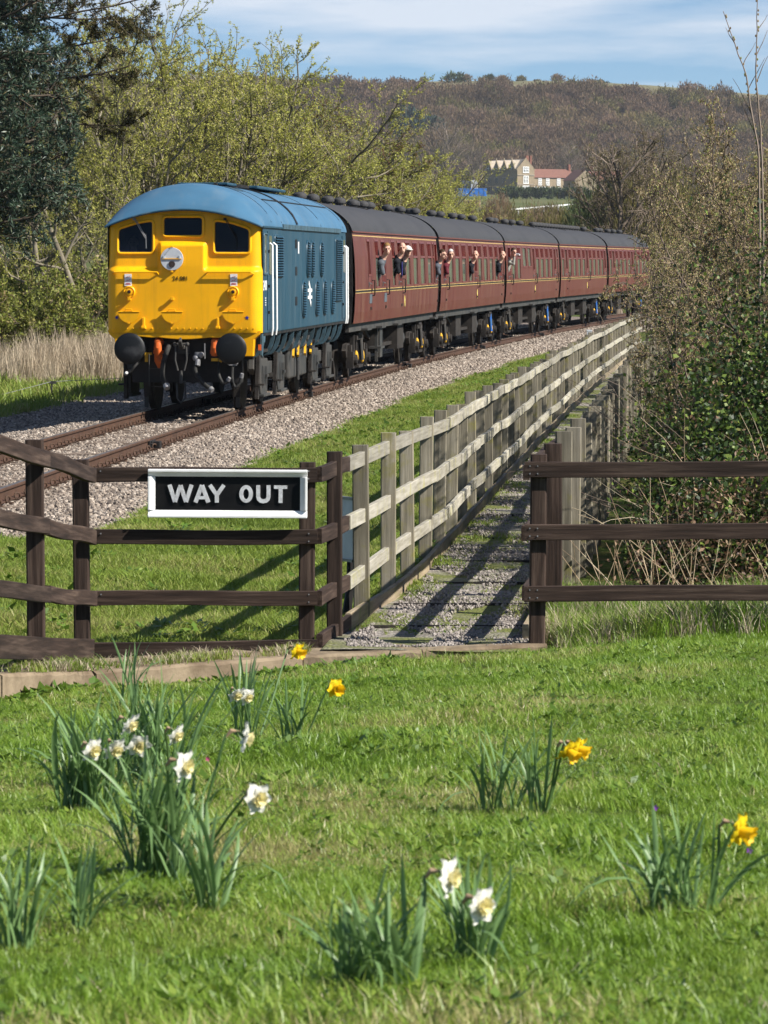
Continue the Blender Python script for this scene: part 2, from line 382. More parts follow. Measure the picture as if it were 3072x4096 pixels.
m, t, b, o = mat_new('meadow_ground'); g = N(t, 'ShaderNodeNewGeometry'); sp = N(t, 'ShaderNodeSeparateXYZ'); t.links.new(g.outputs['Position'], sp.inputs[0])
pos = g.outputs['Position']
n1 = noise(t, pos, 2.2, 6, 0.6); n2 = noise(t, pos, 0.35, 4); n3 = noise(t, pos, 28, 3)
green = ramp(t, n1, [(0.3, (0.030, 0.055, 0.008)), (0.5, (0.065, 0.095, 0.016)), (0.62, (0.12, 0.11, 0.035)), (0.75, (0.16, 0.115, 0.06))])
green = mixc(t, 0.5, green, ramp(t, n3, [(0.25, (0.3, 0.3, 0.25)), (0.7, (1, 1, 1))]), 'MULTIPLY')
field = ramp(t, noise(t, pos, 0.03, 5), [(0.3, (0.06, 0.085, 0.02)), (0.6, (0.11, 0.115, 0.045)), (0.8, (0.16, 0.13, 0.075))])
woodfl = ramp(t, noise(t, pos, 0.02, 6, 0.65), [(0.3, (0.055, 0.042, 0.030)), (0.6, (0.085, 0.065, 0.045)), (0.8, (0.075, 0.08, 0.035))])
topgr = ramp(t, noise(t, pos, 0.05, 5, 0.6), [(0.35, (0.12, 0.115, 0.05)), (0.55, (0.17, 0.155, 0.085)), (0.75, (0.30, 0.27, 0.19))])
def above(th, w, ch='Y'):
    mr = N(t, 'ShaderNodeMapRange', clamp=True); mr.inputs[1].default_value = th; mr.inputs[2].default_value = th + w; t.links.new(sp.outputs[ch], mr.inputs[0]); return mr.outputs[0]
c = mixc(t, above(200, 100), green, field); c = mixc(t, above(1350, 30), c, woodfl); c = mixc(t, above(73, 6, 'Z'), c, topgr)
t.links.new(c, b.inputs['Base Color']); b.inputs['Roughness'].default_value = 0.95; b.inputs['Specular IOR Level'].default_value = 0.1
bump(t, b, n3, 0.6, 0.05)
M['ground'] = m
ground = link('ground', npmesh('ground', V, Fq, True), M['ground']); tag(ground, kind='structure')

# ------------------------------------------------------------------ scattering (uncountable stuff only)
def instancer(name, pts, rots, scl, protos, idx):
    """one object that scatters the prototypes on its points"""
    pts = np.asarray(pts, np.float32); n = len(pts)
    me = bpy.data.meshes.new(name); me.vertices.add(n); me.vertices.foreach_set('co', pts.ravel())
    a = me.attributes.new('rot', 'FLOAT_VECTOR', 'POINT'); a.data.foreach_set('vector', np.asarray(rots, np.float32).ravel())
    scl = np.asarray(scl, np.float32); scl = np.repeat(scl[:, None], 3, 1) if scl.ndim == 1 else scl
    a = me.attributes.new('scl', 'FLOAT_VECTOR', 'POINT'); a.data.foreach_set('vector', scl.ravel())
    a = me.attributes.new('pick', 'INT', 'POINT'); a.data.foreach_set('value', np.asarray(idx, np.int32))
    c = bpy.data.collections.new(name + '_kinds')
    for k, p in enumerate(protos):
        c.objects.link(p)
    o = link(name, me)
    ng = bpy.data.node_groups.new(name, 'GeometryNodeTree')
    ng.interface.new_socket('Geometry', in_out='INPUT', socket_type='NodeSocketGeometry'); ng.interface.new_socket('Geometry', in_out='OUTPUT', socket_type='NodeSocketGeometry')
    gi = N(ng, 'NodeGroupInput'); go = N(ng, 'NodeGroupOutput'); ip = N(ng, 'GeometryNodeInstanceOnPoints'); ci = N(ng, 'GeometryNodeCollectionInfo')
    ci.inputs['Collection'].default_value = c; ci.inputs['Separate Children'].default_value = True; ci.inputs['Reset Children'].default_value = True
    ip.inputs['Pick Instance'].default_value = True
    def na(nm, ty):
        q = N(ng, 'GeometryNodeInputNamedAttribute', data_type=ty); q.inputs['Name'].default_value = nm
        return [s for s in q.outputs if s.enabled and s.name == 'Attribute'][0]
    L = ng.links.new
    L(gi.outputs[0], ip.inputs['Points']); L(ci.outputs[0], ip.inputs['Instance'])
    L(na('pick', 'INT'), ip.inputs['Instance Index']); L(na('rot', 'FLOAT_VECTOR'), ip.inputs['Rotation']); L(na('scl', 'FLOAT_VECTOR'), ip.inputs['Scale'])
    L(ip.outputs[0], go.inputs[0])
    md = o.modifiers.new('scatter', 'NODES'); md.node_group = ng
    return o
def proto(name, me, mat):
    me.materials.append(mat); return bpy.data.objects.new(name, me)
def stone_protos(tagname, mat, n=5):
    out = []
    for k in range(n):
        bm = bmesh.new(); bmesh.ops.create_icosphere(bm, subdivisions=1, radius=0.5); rr = random.Random(k + 3)
        for v in bm.verts: v.co *= rr.uniform(0.72, 1.2)
        sc = (rr.uniform(0.8, 1.25), rr.uniform(0.75, 1.0), rr.uniform(0.5, 0.8))
        for v in bm.verts: v.co = Vector((v.co.x * sc[0], v.co.y * sc[1], v.co.z * sc[2]))
        me = bpy.data.meshes.new(f'{tagname}_{k}'); bm.to_mesh(me); bm.free(); out.append(proto(f'{tagname}_{k}', me, mat))
    return out

# ------------------------------------------------------------------ track
def tk(s, D, z):
    """a point s metres right of the track's centre line"""
    sl = 2 * 3.38e-4 * D + 0.04003; q = 1 / math.hypot(1, sl)
    return Vector((Xc(D) + s * q, D - s * q * sl, z))
DT = np.concatenate([np.arange(30, 110, 2.0), np.arange(110, 215, 5.0)])
def ballast_z(s, D):
    e = float(zp(D)) - 0.06
    return float(np.interp(s, [-6.4, -5.6, -3.3, -2.0, -1.5, -.75, .75, 1.6, 2.85], [-0.50, -0.44, -0.45, -0.24, -0.20, -0.215, -0.215, -0.20, e]))
ss = [-6.4, -5.6, -4.4, -3.3, -2.6, -2.0, -1.5, -1.1, -.75, -.4, 0, .4, .75, 1.1, 1.6, 2.0, 2.4, 2.85]
V = [tk(s, D, ballast_z(s, D)) for D in DT for s in ss]; k = len(ss)
Fq = [(a * k + j, a * k + j + 1, (a + 1) * k + j + 1, (a + 1) * k + j) for a in range(len(DT) - 1) for j in range(k - 1)]
m, t, b, o = mat_new('ballast_bed'); g = N(t, 'ShaderNodeNewGeometry')
vz = N(t, 'ShaderNodeTexVoronoi'); vz.inputs['Scale'].default_value = 19; t.links.new(g.outputs['Position'], vz.inputs['Vector'])
t.links.new(mixc(t, 0.75, ramp(t, vz.outputs['Color'], [(0.1, (0.13, 0.10, 0.08)), (0.6, (0.28, 0.22, 0.175)), (0.95, (0.45, 0.37, 0.30))]), ramp(t, vz.outputs['Distance'], [(0.1, (1, 1, 1)), (0.7, (0.35, 0.33, 0.32))]), 'MULTIPLY'), b.inputs['Base Color'])
b.inputs['Roughness'].default_value = 0.95; bump(t, b, vz.outputs['Distance'], 0.8, -0.04)
bal = link('ballast_bed', npmesh('ballast_bed', V, Fq), m); tag(bal, kind='structure')

pts = []; scl = []
def bstones(d0, d1, dens, size, smin=-6.0, smax=2.9):
    n = int((d1 - d0) * (smax - smin) * dens)
    D = RNG.uniform(d0, d1, n); s = RNG.uniform(smin, smax, n)
    keep = (np.abs(np.abs(s) - 0.75) > 0.10)
    D, s = D[keep], s[keep]
    edge = np.abs(np.interp(s, [-6.0, -4.6, 2.2, 2.9], [1.1, 0, 0, 1])); kp = RNG.uniform(0, 1, len(s)) > edge * 0.8
    D, s = D[kp], s[kp]
    sl = 2 * 3.38e-4 * D + 0.04003; q = 1 / np.hypot(1, sl)
    z = np.interp(s, [-6.4, -5.6, -3.3, -2.0, -1.5, -.75, .75, 1.6], [-0.5, -0.44, -0.45, -0.24, -0.20, -0.215, -0.215, -0.20])
    e = zp(D) - 0.06; z = np.where(s > 1.6, -0.20 + (e + 0.20) * (s - 1.6) / 1.25, z)
    p = np.stack([Xc(D) + s * q, D - s * q * sl, z + RNG.uniform(-0.012, 0.025, len(s))], -1)
    pts.append(p); scl.append(RNG.uniform(0.65, 1.35, len(s)) ** 1.3 * size)
bstones(36, 62, 620, 0.060); bstones(62, 85, 420, 0.066); bstones(85, 115, 260, 0.075); bstones(115, 180, 110, 0.095)
P = np.concatenate(pts); n = len(P)
bs = instancer('ballast_stones', P, RNG.uniform(0, 6.28, (n, 3)) * [0.25, 0.25, 1], np.concatenate(scl), stone_protos('ballast_stone', M['stone']), RNG.integers(0, 5, n))
tag(bs, 'loose pinkish grey ballast stones heaped along the railway track', 'ballast', kind='stuff')

track = empty('railway_track', (0, 0, 0), 0, 'rusty steel railway track on concrete sleepers curving away under the train', 'track')
prof_side = [(-.07, -.159), (.07, -.159), (.07, -.147), (.014, -.128), (.010, -.045), (.035, -.034), (.036, -.010), (.028, -.0), (-.028, 0), (-.036, -.010), (-.035, -.034), (-.010, -.045), (-.014, -.128), (-.07, -.147)]
for side in (-1, 1):
    V = []; Fc = []; k = len(prof_side)
    for D in DT:
        for a, z in prof_side: V.append(tk(side * 0.7525 + a, D, z))
    mi = []
    for a in range(len(DT) - 1):
        for j in range(k):
            Fc.append((a * k + j, a * k + (j + 1) % k, (a + 1) * k + (j + 1) % k, (a + 1) * k + j)); mi.append(1 if j == 7 else 0)
    me = bpy.data.meshes.new('rail'); me.from_pydata(V, [], Fc); me.materials.append(M['rail']); me.materials.append(M['railtop']); me.polygons.foreach_set('material_index', mi)
    link('rail', me, None, track)
# sleepers, clips and fishplates
sb = MB(); sb.box((0, 0, 0), (2.5, 0.26, 0.16), taper=0.93); sl_me = sb.build('sleeper', M['sleeper'], track, bevel=0).data
first = bpy.data.objects['sleeper']; first.location = tk(0, 40, -0.255)
def clip_mesh():
    c = MB(); pts_ = []
    for a in range(9):
        th = math.pi * (a / 8 * 1.5 - 0.25)
        pts_.append((0.085 + 0.02 * math.sin(a * 0.8), 0.05 * math.cos(th), -0.150 + 0.018 + 0.045 * math.sin(th)))
    c.tube(pts_, 0.012, 6); c.box((0.10, 0, -0.17), (0.10, 0.10, 0.03))
    return c
cm = clip_mesh().build('clip', M['clip'], track); clip_me = cm.data
D = 40.66; ang = lambda d: -math.atan(2 * 3.38e-4 * d + 0.04003)
cm.location = tk(0.7525, 40, 0); cm.rotation_euler = (0, 0, ang(40))
rest = MB()
while D < 182:
    link('sleeper', sl_me, None, track, tk(0, D, -0.255 + random.uniform(-.01, .01)), (0, 0, ang(D)))
    for s in (-0.7525, 0.7525):
        if D < 112: link('clip', clip_me, None, track, tk(s, D, random.uniform(-.004, .004)), (0, 0, ang(D) + random.uniform(-.12, .12)))
        p = tk(s - 0.11, D, -0.155); rest.box(p, (0.06, 0.08, 0.04))
        if D >= 112: p = tk(s + 0.11, D, -0.155); rest.box(p, (0.06, 0.08, 0.04))
    D += 0.66
ro = rest.build('far_clips', M['clip'], track, fix=False); tag(ro, kind='stuff')
for s, D in ((0.7525, 56.6), (-0.7525, 54.6), (0.7525, 78.0), (0.7525, 99.5), (-0.7525, 74), (0.7525, 121), (0.7525, 142)):
    j = MB(); j.box((0.03, 0, -0.085), (0.03, 0.62, 0.10)); j.box((-0.03, 0, -0.085), (0.03, 0.62, 0.10))
    for q in (-0.22, -0.08, 0.08, 0.22): j.cyl((0.04, q, -0.085), (0.075, q, -0.085), 0.018, n=6)
    j.box((0.0, 0, -0.1), (0.13, 0.34, 0.12)); j.box((0.1, 0.02, -0.10), (0.12, 0.2, 0.10))
    j.build('fishplate', M['black'], track, loc=tk(s, D, 0), rot=(0, 0, ang(D)), bevel=0.004)

# ------------------------------------------------------------------ path, kerb
pd = np.concatenate([np.arange(24.9, 60, 0.6), np.arange(60, 135, 3)]); V = []; Fq = []
cols = np.linspace(0, 1, 7)
for D in pd:
    for u in cols:
        x = XL(D) + 0.05 + (XR(D) - XL(D) - 0.1) * u
        if D < 25.4: x = max(x, -0.45)
        V.append((x, D, float(zp(D)) + 0.035 + 0.01 * math.sin(D * 2.3 + u * 5)))
k = 7; Fq = [(a * k + j, a * k + j + 1, (a + 1) * k + j + 1, (a + 1) * k + j) for a in range(len(pd) - 1) for j in range(k - 1)]
m, t, b, o = mat_new('gravel_path'); g = N(t, 'ShaderNodeNewGeometry')
vz = N(t, 'ShaderNodeTexVoronoi'); vz.inputs['Scale'].default_value = 38; t.links.new(g.outputs['Position'], vz.inputs['Vector'])
gr = ramp(t, vz.outputs['Color'], [(0.1, (0.11, 0.095, 0.085)), (0.6, (0.24, 0.21, 0.185)), (0.95, (0.40, 0.36, 0.32))])
moss = ramp(t, noise(t, g.outputs['Position'], 30, 4), [(0.3, (0.05, 0.07, 0.008)), (0.7, (0.16, 0.17, 0.02))])
mossf = ramp(t, noise(t, g.outputs['Position'], 0.9, 5, 0.6), [(0.40, (0, 0, 0)), (0.56, (0.95, 0.95, 0.95))])
t.links.new(mixc(t, mossf, gr, moss), b.inputs['Base Color']); b.inputs['Roughness'].default_value = 0.95; bump(t, b, vz.outputs['Distance'], 0.7, -0.02)
path = link('path', npmesh('path', V, Fq), m); tag(path, kind='structure')
for D in (26.6, 28.5, 30.6, 33.1, 36.2, 40):
    e = MB(); a = Vector((XL(D) + 0.12, D, float(zp(D)) + 0.03)); c2 = Vector((XR(D) - 0.1, D + 0.02, float(zp(D)) + 0.03)); e.bar(a, c2, 0.03, 0.04)
    e.build('step_edge', M['under'], path)
n = 17000; D = 25.1 + RNG.uniform(0, 1, n) ** 1.5 * 35; u = RNG.uniform(0.06, 0.98, n)
keep = np.sin(D * 1.9 + 3 * np.sin(u * 4)) * np.sin(u * 7 + D * 0.7) < 0.45; D, u = D[keep], u[keep]; n = len(D)
xl = np.maximum(np.array([XL(d) for d in D]) + 0.06, np.where(D < 25.5, -0.42, -9)); xr = np.array([XR(d) for d in D]) - 0.04
P = np.stack([xl + (xr - xl) * u, D, zp(D) + 0.04], -1)
go_ = instancer('path_gravel', P, RNG.uniform(0, 6.28, (n, 3)) * [0.3, 0.3, 1], RNG.uniform(0.013, 0.034, n), stone_protos('gravel', M['gravel'], 4), RNG.integers(0, 4, n))
tag(go_, 'grey loose gravel on the footpath between the fences', 'gravel', kind='stuff')

# concrete edging in front of the fence, cast in lengths
kp = [(-2.75, 20.2, 0.36), (-2.18, 21.9, 0.235), (-1.75, 23.3, 0.10), (-0.52, 24.66, 0.055), (0.25, 24.88, 0.07), (1.07, 25.12, 0.088)]
kerb = empty('concrete_kerb', (0, 24, 0), 0, 'long stained concrete kerb at the edge of the lawn below the fence', 'kerb')
for (x0, d0, z0), (x1, d1, z1) in zip(kp[:-1], kp[1:]):
    wk = 0.62 if x0 < -0.6 else (0.42 if x0 < 0 else 0.16); q = MB(); n_ = 14; a, c2 = Vector((x0, d0, 0)), Vector((x1, d1, 0)); tdir = (c2 - a).normalized(); nrm = Vector((-tdir.y, tdir.x, 0)); nrm = nrm if nrm.y > 0 else -nrm
    V = []; rr = random.Random(int(x0 * 100))
    for i_ in range(n_ + 1):
        f = i_ / n_; p = a.lerp(c2, f * 0.994 + 0.003); z = z0 + (z1 - z0) * f; wv = lambda: rr.uniform(-0.007, 0.007)
        V += [p + nrm * wv() + Vector((0, 0, z - 0.42)), p + nrm * (wv() + 0.0) + Vector((0, 0, z - 0.018 + wv())), p + nrm * (0.02 + wv()) + Vector((0, 0, z + wv() * .4)), p + nrm * wk + Vector((0, 0, z + wv() * .4)), p + nrm * (wk + 0.01) + Vector((0, 0, z - 0.42))]
    Fc = [(i_ * 5 + j, (i_ + 1) * 5 + j, (i_ + 1) * 5 + j + 1, i_ * 5 + j + 1) for i_ in range(n_) for j in range(4)] + [(0, 1, 2, 3, 4), tuple(n_ * 5 + j for j in (4, 3, 2, 1, 0))]
    q.add(V, Fc); ko = q.build('kerb_length', M['concrete'], kerb); ko.location = (0, -24, 0)

# ------------------------------------------------------------------ fences
def plank(name, a, b, w, h, mat, parent, wave=0.0, roll=0.0, segs=1, seed=0, ends=0.0):
    """timber from a to b; local Z runs along the length so the grain follows it; w = thickness, h = face height"""
    a, b = Vector(a), Vector(b); L = (b - a).length; t_ = (b - a).normalized()
    up = Vector((0, 0, 1)) if abs(t_.z) < 0.9 else Vector((0, 1, 0))
    x = up.cross(t_).normalized(); y = t_.cross(x); rr = random.Random(seed)
    ph = rr.uniform(0, 6.28); V = []; Fc = []; bw = min(w, h) * 0.09
    prof = [(-w / 2 + bw, -h / 2), (w / 2 - bw, -h / 2), (w / 2, -h / 2 + bw), (w / 2, h / 2 - bw), (w / 2 - bw, h / 2), (-w / 2 + bw, h / 2), (-w / 2, h / 2 - bw), (-w / 2, -h / 2 + bw)]
    for i_ in range(segs + 1):
        f = i_ / segs; dy = wave * math.sin(f * math.pi * 2 + ph) if segs > 1 else 0; dx = wave * 0.6 * math.sin(f * 4.4 + ph * 2) if segs > 1 else 0
        for px, py in prof: V.append((px + dx, py + dy, f * L))
    for i_ in range(segs):
        for j in range(8): Fc.append((i_ * 8 + j, i_ * 8 + (j + 1) % 8, (i_ + 1) * 8 + (j + 1) % 8, (i_ + 1) * 8 + j))
    Fc += [tuple(range(7, -1, -1)), tuple(range(segs * 8, segs * 8 + 8))]
    me = bpy.data.meshes.new(name); me.from_pydata(V, [], Fc); me.materials.append(mat)
    o = link(name, me, None, parent)
    pm_ = Matrix.Translation(parent.location).inverted() if parent else Matrix()
    o.matrix_local = pm_ @ Matrix.Translation(a) @ Matrix((x, y, t_)).transposed().to_4x4()
    return o
def post(parent, X, D, h, w, mat, seed, z=None, lean=0.012, dep=None):
    rr = random.Random(seed); zg = (gz(X, D) if z is None else z)
    return plank('post', (X, D, zg - 0.25), (X + rr.uniform(-lean, lean), D + rr.uniform(-lean, lean), zg + h + rr.uniform(-0.02, 0.02)), w, dep or w, mat, parent, seed=seed)
RH = (1.165, 0.755, 0.350)      # rail heights
def nails(parent, p, n=2):
    q = MB()
    for k_ in range(n): q.cyl(Vector(p) + Vector((0.0, 0.0, 0.025 - 0.05 * k_)), Vector(p) + Vector((0, -0.004, 0.025 - 0.05 * k_)), 0.005, n=6)
    q.build('nail', M['silver'], parent, loc=-parent.location)

# front fence carrying the sign, its return up the ramp on the left and the splayed bay on the right
ff = empty('brown_fence', (-1.2, 25.3, 0.02), 0, 'dark brown stained post and rail fence carrying the WAY OUT sign', 'fence')
A = Vector((-1.985, 25.33, 0.02)); B = Vector((-0.513, 25.33, 0.02))
post(ff, A.x, A.y, 1.27, 0.105, M['brownwood'], 1, z=0.0); post(ff, B.x, B.y, 1.28, 0.105, M['brownwood'], 2, z=0.0)
for i_, h in enumerate(RH):
    z = 0.02 + h + (0.0, 0.0, 0.005)[i_]
    plank('rail', (A.x + 0.075, 25.255, z + 0.0), (B.x + 0.075, 25.255, z), 0.04, 0.096, M['brownwood'], ff, 0.004, segs=8, seed=20 + i_)
    nails(ff, (B.x + 0.02, 25.233, z)); nails(ff, (A.x + 0.13, 25.233, z), 1)
plank('base_board', (A.x + 0.06, 25.25, 0.03), (B.x + 0.075, 25.25, 0.05), 0.04, 0.10, M['brownwood'], ff, 0.003, segs=6, seed=25)
C = Vector((-2.215, 22.15, 0.335))
def lz(D): return 0.02 + (25.3 - D) * 0.1
post(ff, -2.105, 23.3, 1.29, 0.105, M['brownwood'], 3, z=lz(23.3)); post(ff, -2.245, 21.4, 1.29, 0.105, M['brownwood'], 4, z=lz(21.4))
for i_, h in enumerate(RH):
    plank('rail', (A.x + 0.085, 25.2, 0.02 + h), (-2.03, 23.25, lz(23.25) + h), 0.04, 0.096, M['brownwood'], ff, 0.007, segs=8, seed=30 + i_)
    plank('rail', (-2.031, 23.24, lz(23.24) + h), (-2.23, 20.4, lz(20.4) + h), 0.04, 0.096, M['brownwood'], ff, 0.006, segs=8, seed=35 + i_)
plank('base_board', (A.x + 0.07, 25.19, 0.04), (-2.24, 21.2, lz(21.2) + 0.03), 0.04, 0.14, M['brownwood'], ff, 0.003, segs=5, seed=44)
post(ff, -0.335, 25.95, 1.27, 0.105, M['brownwood'], 5, z=0.02)
E1 = Vector((-0.255, 26.45, 0))
for i_, h in enumerate(RH):
    plank('rail', (B.x + 0.085, 25.27, 0.02 + h), (E1.x, E1.y, 0.03 + h), 0.042, 0.10, M['brownwood'], ff, 0.004, segs=5, seed=50 + i_)
plank('base_board', (B.x + 0.09, 25.26, 0.06), (E1.x + 0.01, E1.y, 0.08), 0.042, 0.15, M['brownwood'], ff, 0.002, segs=4, seed=55)

# long weathered fence along the left of the path
lf = empty('grey_fence', (0.2, 27, 0), 0, 'long weathered grey post and rail fence curving away beside the track', 'fence')
posts_D = []; D = 27.55
while D < 128:
    posts_D.append(D + random.uniform(-.12, .12)); D += 1.9 if D < 60 else 2.1
for i_, D in enumerate(posts_D): post(lf, XL(D), D, 1.25 + random.uniform(-.02, .03), 0.118, M['greywood'], 100 + i_, z=float(zp(D)), lean=0.02, dep=0.10)
def Lp(D, h, off=0.085): return (XL(D) + off, D, float(zp(D)) + h)
for r_, h in enumerate(RH):
    D0 = 26.47; i_ = 2 - r_ % 2
    while D0 < 126:
        i2 = min(i_ + (3 if D0 > 60 else 2), len(posts_D) - 1); D1 = posts_D[i2]
        if D1 <= D0 + .1: break
        a = (E1.x + 0.002, 26.47, 0.03 + h) if D0 < 26.5 else Lp(D0, h + jz)
        jz = random.uniform(-0.016, 0.016); bq = Lp(D1 - 0.01, h + jz)
        plank('rail', a, bq, 0.042, 0.10, M['greyrail_sunlit'], lf, 0.007, segs=10, seed=200 + r_ * 60 + i_)
        D0 = D1; i_ = i2
D0 = 26.47
while D0 < 120:
    D1 = D0 + 3.8; a = (E1.x + 0.01, D0, 0.08) if D0 < 26.5 else (XL(D0) + 0.09, D0, float(zp(D0)) + 0.06)
    plank('base_board', a, (XL(D1) + 0.09, D1 - .01, float(zp(D1)) + 0.06), 0.04, 0.16, M['boardwood'], lf, 0.005, segs=6, seed=int(D0 * 3)); D0 = D1

# fence on the right of the path, seen from outside
rf = empty('weathered_fence', (1.2, 26, 0), 0, 'weathered grey fence of tall posts half hidden beside the hedge right of the path', 'fence')
rD = []; D = 27.7
while D < 92: rD.append(D + random.uniform(-.1, .1)); D += 1.4 if D < 45 else 1.8
for i_, D in enumerate(rD):
    post(rf, XR(D), D, 1.27 + random.uniform(-.03, .03), 0.125, M['brownwood'] if i_ == 0 else M['greywood'], 400 + i_, z=float(zp(D)), lean=0.02, dep=0.10)
for r_, h in enumerate(RH):
    i_ = 0; D0 = 25.6
    while D0 < 90 and i_ < len(rD) - 1:
        i2 = min(i_ + 3, len(rD) - 1); D1 = rD[i2]
        plank('rail', (XR(D0) - 0.088, D0, float(zp(D0)) + h), (XR(D1) - 0.088, D1, float(zp(D1)) + h), 0.042, 0.10, M['brownwood'] if i_ == 0 else M['greywood'], rf, 0.012, segs=8, seed=500 + r_ * 40 + i_)
        D0 = D1; i_ = i2
plank('base_board', (XR(25.6) - 0.088, 25.6, 0.09), (XR(40) - 0.088, 40, float(zp(40)) + 0.06), 0.04, 0.15, M['boardwood'], rf, 0.004, segs=6, seed=9)

# brown fence on the right, parallel to the picture
bf = empty('brown_fence', (1.0, 25.2, 0), 0, 'dark brown three rail fence running off to the right past the hedge', 'fence')
post(bf, 1.0, 25.2, 1.27, 0.105, M['brownwood'], 600, z=0.055); post(bf, 2.95, 25.2, 1.27, 0.105, M['brownwood'], 601)
for i_, h in enumerate((1.17, 0.763, 0.36)):
    plank('rail', (0.915, 25.125, 0.055 + h), (3.3, 25.125, 0.062 + h), 0.042, 0.102, M['brownwood'], bf, 0.003, segs=8, seed=610 + i_)
    nails(bf, (0.95, 25.102, 0.055 + h)); nails(bf, (1.0, 25.102, 0.055 + h))

# ------------------------------------------------------------------ WAY OUT sign
sg = empty('way_out_sign', (0, 0, 0), 0, 'black sign reading WAY OUT in a white frame hung on the brown fence', 'sign')
def sgp(x, y, off=0.0): p = at(x, y, 25.205 - off); return p
x0, x1, z0, z1 = sgp(584, 0).x, sgp(1226, 0).x, sgp(0, 2070).z, sgp(0, 1878).z
sg.location = ((x0 + x1) / 2, 25.2, z0)
W2, H2 = (x1 - x0) / 2, z1 - z0
tilt = Matrix.Rotation(-0.008, 4, 'Y')
MB().box((0, 0.012, H2 / 2), (W2 * 2 - 0.03, 0.02, H2 - 0.03)).build('board', M['signblack'], sg, rot=(0, 0.006, 0))
fr = 0.047
for nm, c, d in (('top', (0, -0.012, H2 - fr / 2), (W2 * 2, 0.045, fr)), ('bot', (0, -0.012, fr / 2), (W2 * 2, 0.045, fr)), ('l', (-W2 + fr / 2, -0.0135, H2 / 2), (fr, 0.042, H2 - 2 * fr - 0.002)), ('r', (W2 - fr / 2, -0.0135, H2 / 2), (fr, 0.042, H2 - 2 * fr - 0.002))):
    q = MB(); hx, hz = d[0] / 2, d[2] / 2
    # moulding: outer edge proud, inner edge falls back to the board
    if nm in ('top', 'bot'):
        sgn = 1 if nm == 'top' else -1
        prof = [(-0.034, sgn * hz), (-0.034, sgn * (hz - 0.016)), (-0.020, sgn * (hz - 0.022)), (-0.004, -sgn * hz), (0.022, -sgn * hz), (0.022, sgn * hz)]
        q.prism(prof, lambda a, b_, e, c=c: Vector((e, a, c[2] + b_)), (-hx, hx))
    else:
        sgn = 1 if nm == 'r' else -1
        prof = [(-0.034, sgn * hx), (-0.034, sgn * (hx - 0.016)), (-0.020, sgn * (hx - 0.022)), (-0.004, -sgn * hx), (0.022, -sgn * hx), (0.022, sgn * hx)]
        q.prism(prof, lambda a, b_, e, c=c: Vector((c[0] + b_, a, c[2] + e)), (-hz, hz))
    q.build('frame', M['white'], sg, rot=(0, 0.006, 0), bevel=0.003)
def thick(pts, w):
    """polyline stroke as a closed outline with mitred joints"""
    pts = [Vector((*p, 0)) for p in pts]; Lf, Rt = [], []
    for i_, p in enumerate(pts):
        d0 = (pts[i_] - pts[i_ - 1]).normalized() if i_ > 0 else None; d1 = (pts[i_ + 1] - pts[i_]).normalized() if i_ < len(pts) - 1 else None
        d = d0 or d1 if (d0 is None or d1 is None) else (d0 + d1).normalized()
        n_ = Vector((-d.y, d.x, 0)); s_ = 1.0 if (d0 is None or d1 is None) else 1 / max(0.35, n_.dot(Vector((-d1.y, d1.x, 0))))
        Lf.append(p + n_ * w / 2 * s_); Rt.append(p - n_ * w / 2 * s_)
    return [(p.x, p.y) for p in Lf] + [(p.x, p.y) for p in reversed(Rt)]
LW = 0.0258
letters = {'W': ([(0, 1), (.27, 0.06), (.5, .93), (.73, 0.06), (1, 1)], None), 'Y': None, 'A': None, 'O': None, 'U': None, 'T': None}
def letter(ch, cx, w, h, zb):
    q = MB(); fx = lambda a, b_, e: Vector((cx + a, e, zb + b_)); dp = (-0.008, 0.004)
    cnt = [0]
    def st(pts_, ww=LW):
        cnt[0] += 1; q.prism(thick([(p[0] * w - w / 2, p[1] * h) for p in pts_], ww), fx, (dp[0] - 0.0007 * cnt[0], dp[1]))
    if ch == 'W': st([(.08, 1), (.29, .02)]); st([(.29, .02), (.5, .97)]); st([(.5, .97), (.71, .02)]); st([(.71, .02), (.92, 1)])
    if ch == 'A': st([(.07, 0), (.5, .98)], LW * 1.05); st([(.5, .98), (.93, 0)], LW * 1.05); st([(.24, .27), (.76, .27)], LW * 0.8)
    if ch == 'Y': st([(.05, 1), (.5, .42)]); st([(.95, 1), (.5, .42)]); st([(.5, .5), (.5, 0)])
    if ch == 'T': st([(0, .9), (1, .9)], LW * 0.85); st([(.5, .9), (.5, 0)])
    if ch == 'U': st([(.14, 1), (.14, .36), (.19, .21), (.31, .12), (.5, .085), (.69, .12), (.81, .21), (.86, .36), (.86, 1)])
    if ch == 'O':
        n_ = 28; out = [((w / 2) * math.cos(6.2832 * a / n_), h / 2 + h / 2 * math.sin(6.2832 * a / n_)) for a in range(n_)]
        inn = [((w / 2 - LW * 1.02) * math.cos(6.2832 * a / n_), h / 2 + (h / 2 - LW * 0.9) * math.sin(6.2832 * a / n_)) for a in range(n_)]
        V = [fx(a, b_, dp[0]) for a, b_ in out] + [fx(a, b_, dp[0]) for a, b_ in inn] + [fx(a, b_, dp[1]) for a, b_ in out] + [fx(a, b_, dp[1]) for a, b_ in inn]
        Fc = []
        for a in range(n_):
            c = (a + 1) % n_; Fc += [(a, c, n_ + c, n_ + a), (2 * n_ + a, 3 * n_ + a, 3 * n_ + c, 2 * n_ + c), (a, 2 * n_ + a, 2 * n_ + c, c), (n_ + a, n_ + c, 3 * n_ + c, 3 * n_ + a)]
        q.add(V, Fc)
    q.build('letter', M['whitew'], sg, rot=(0, 0.006, 0))
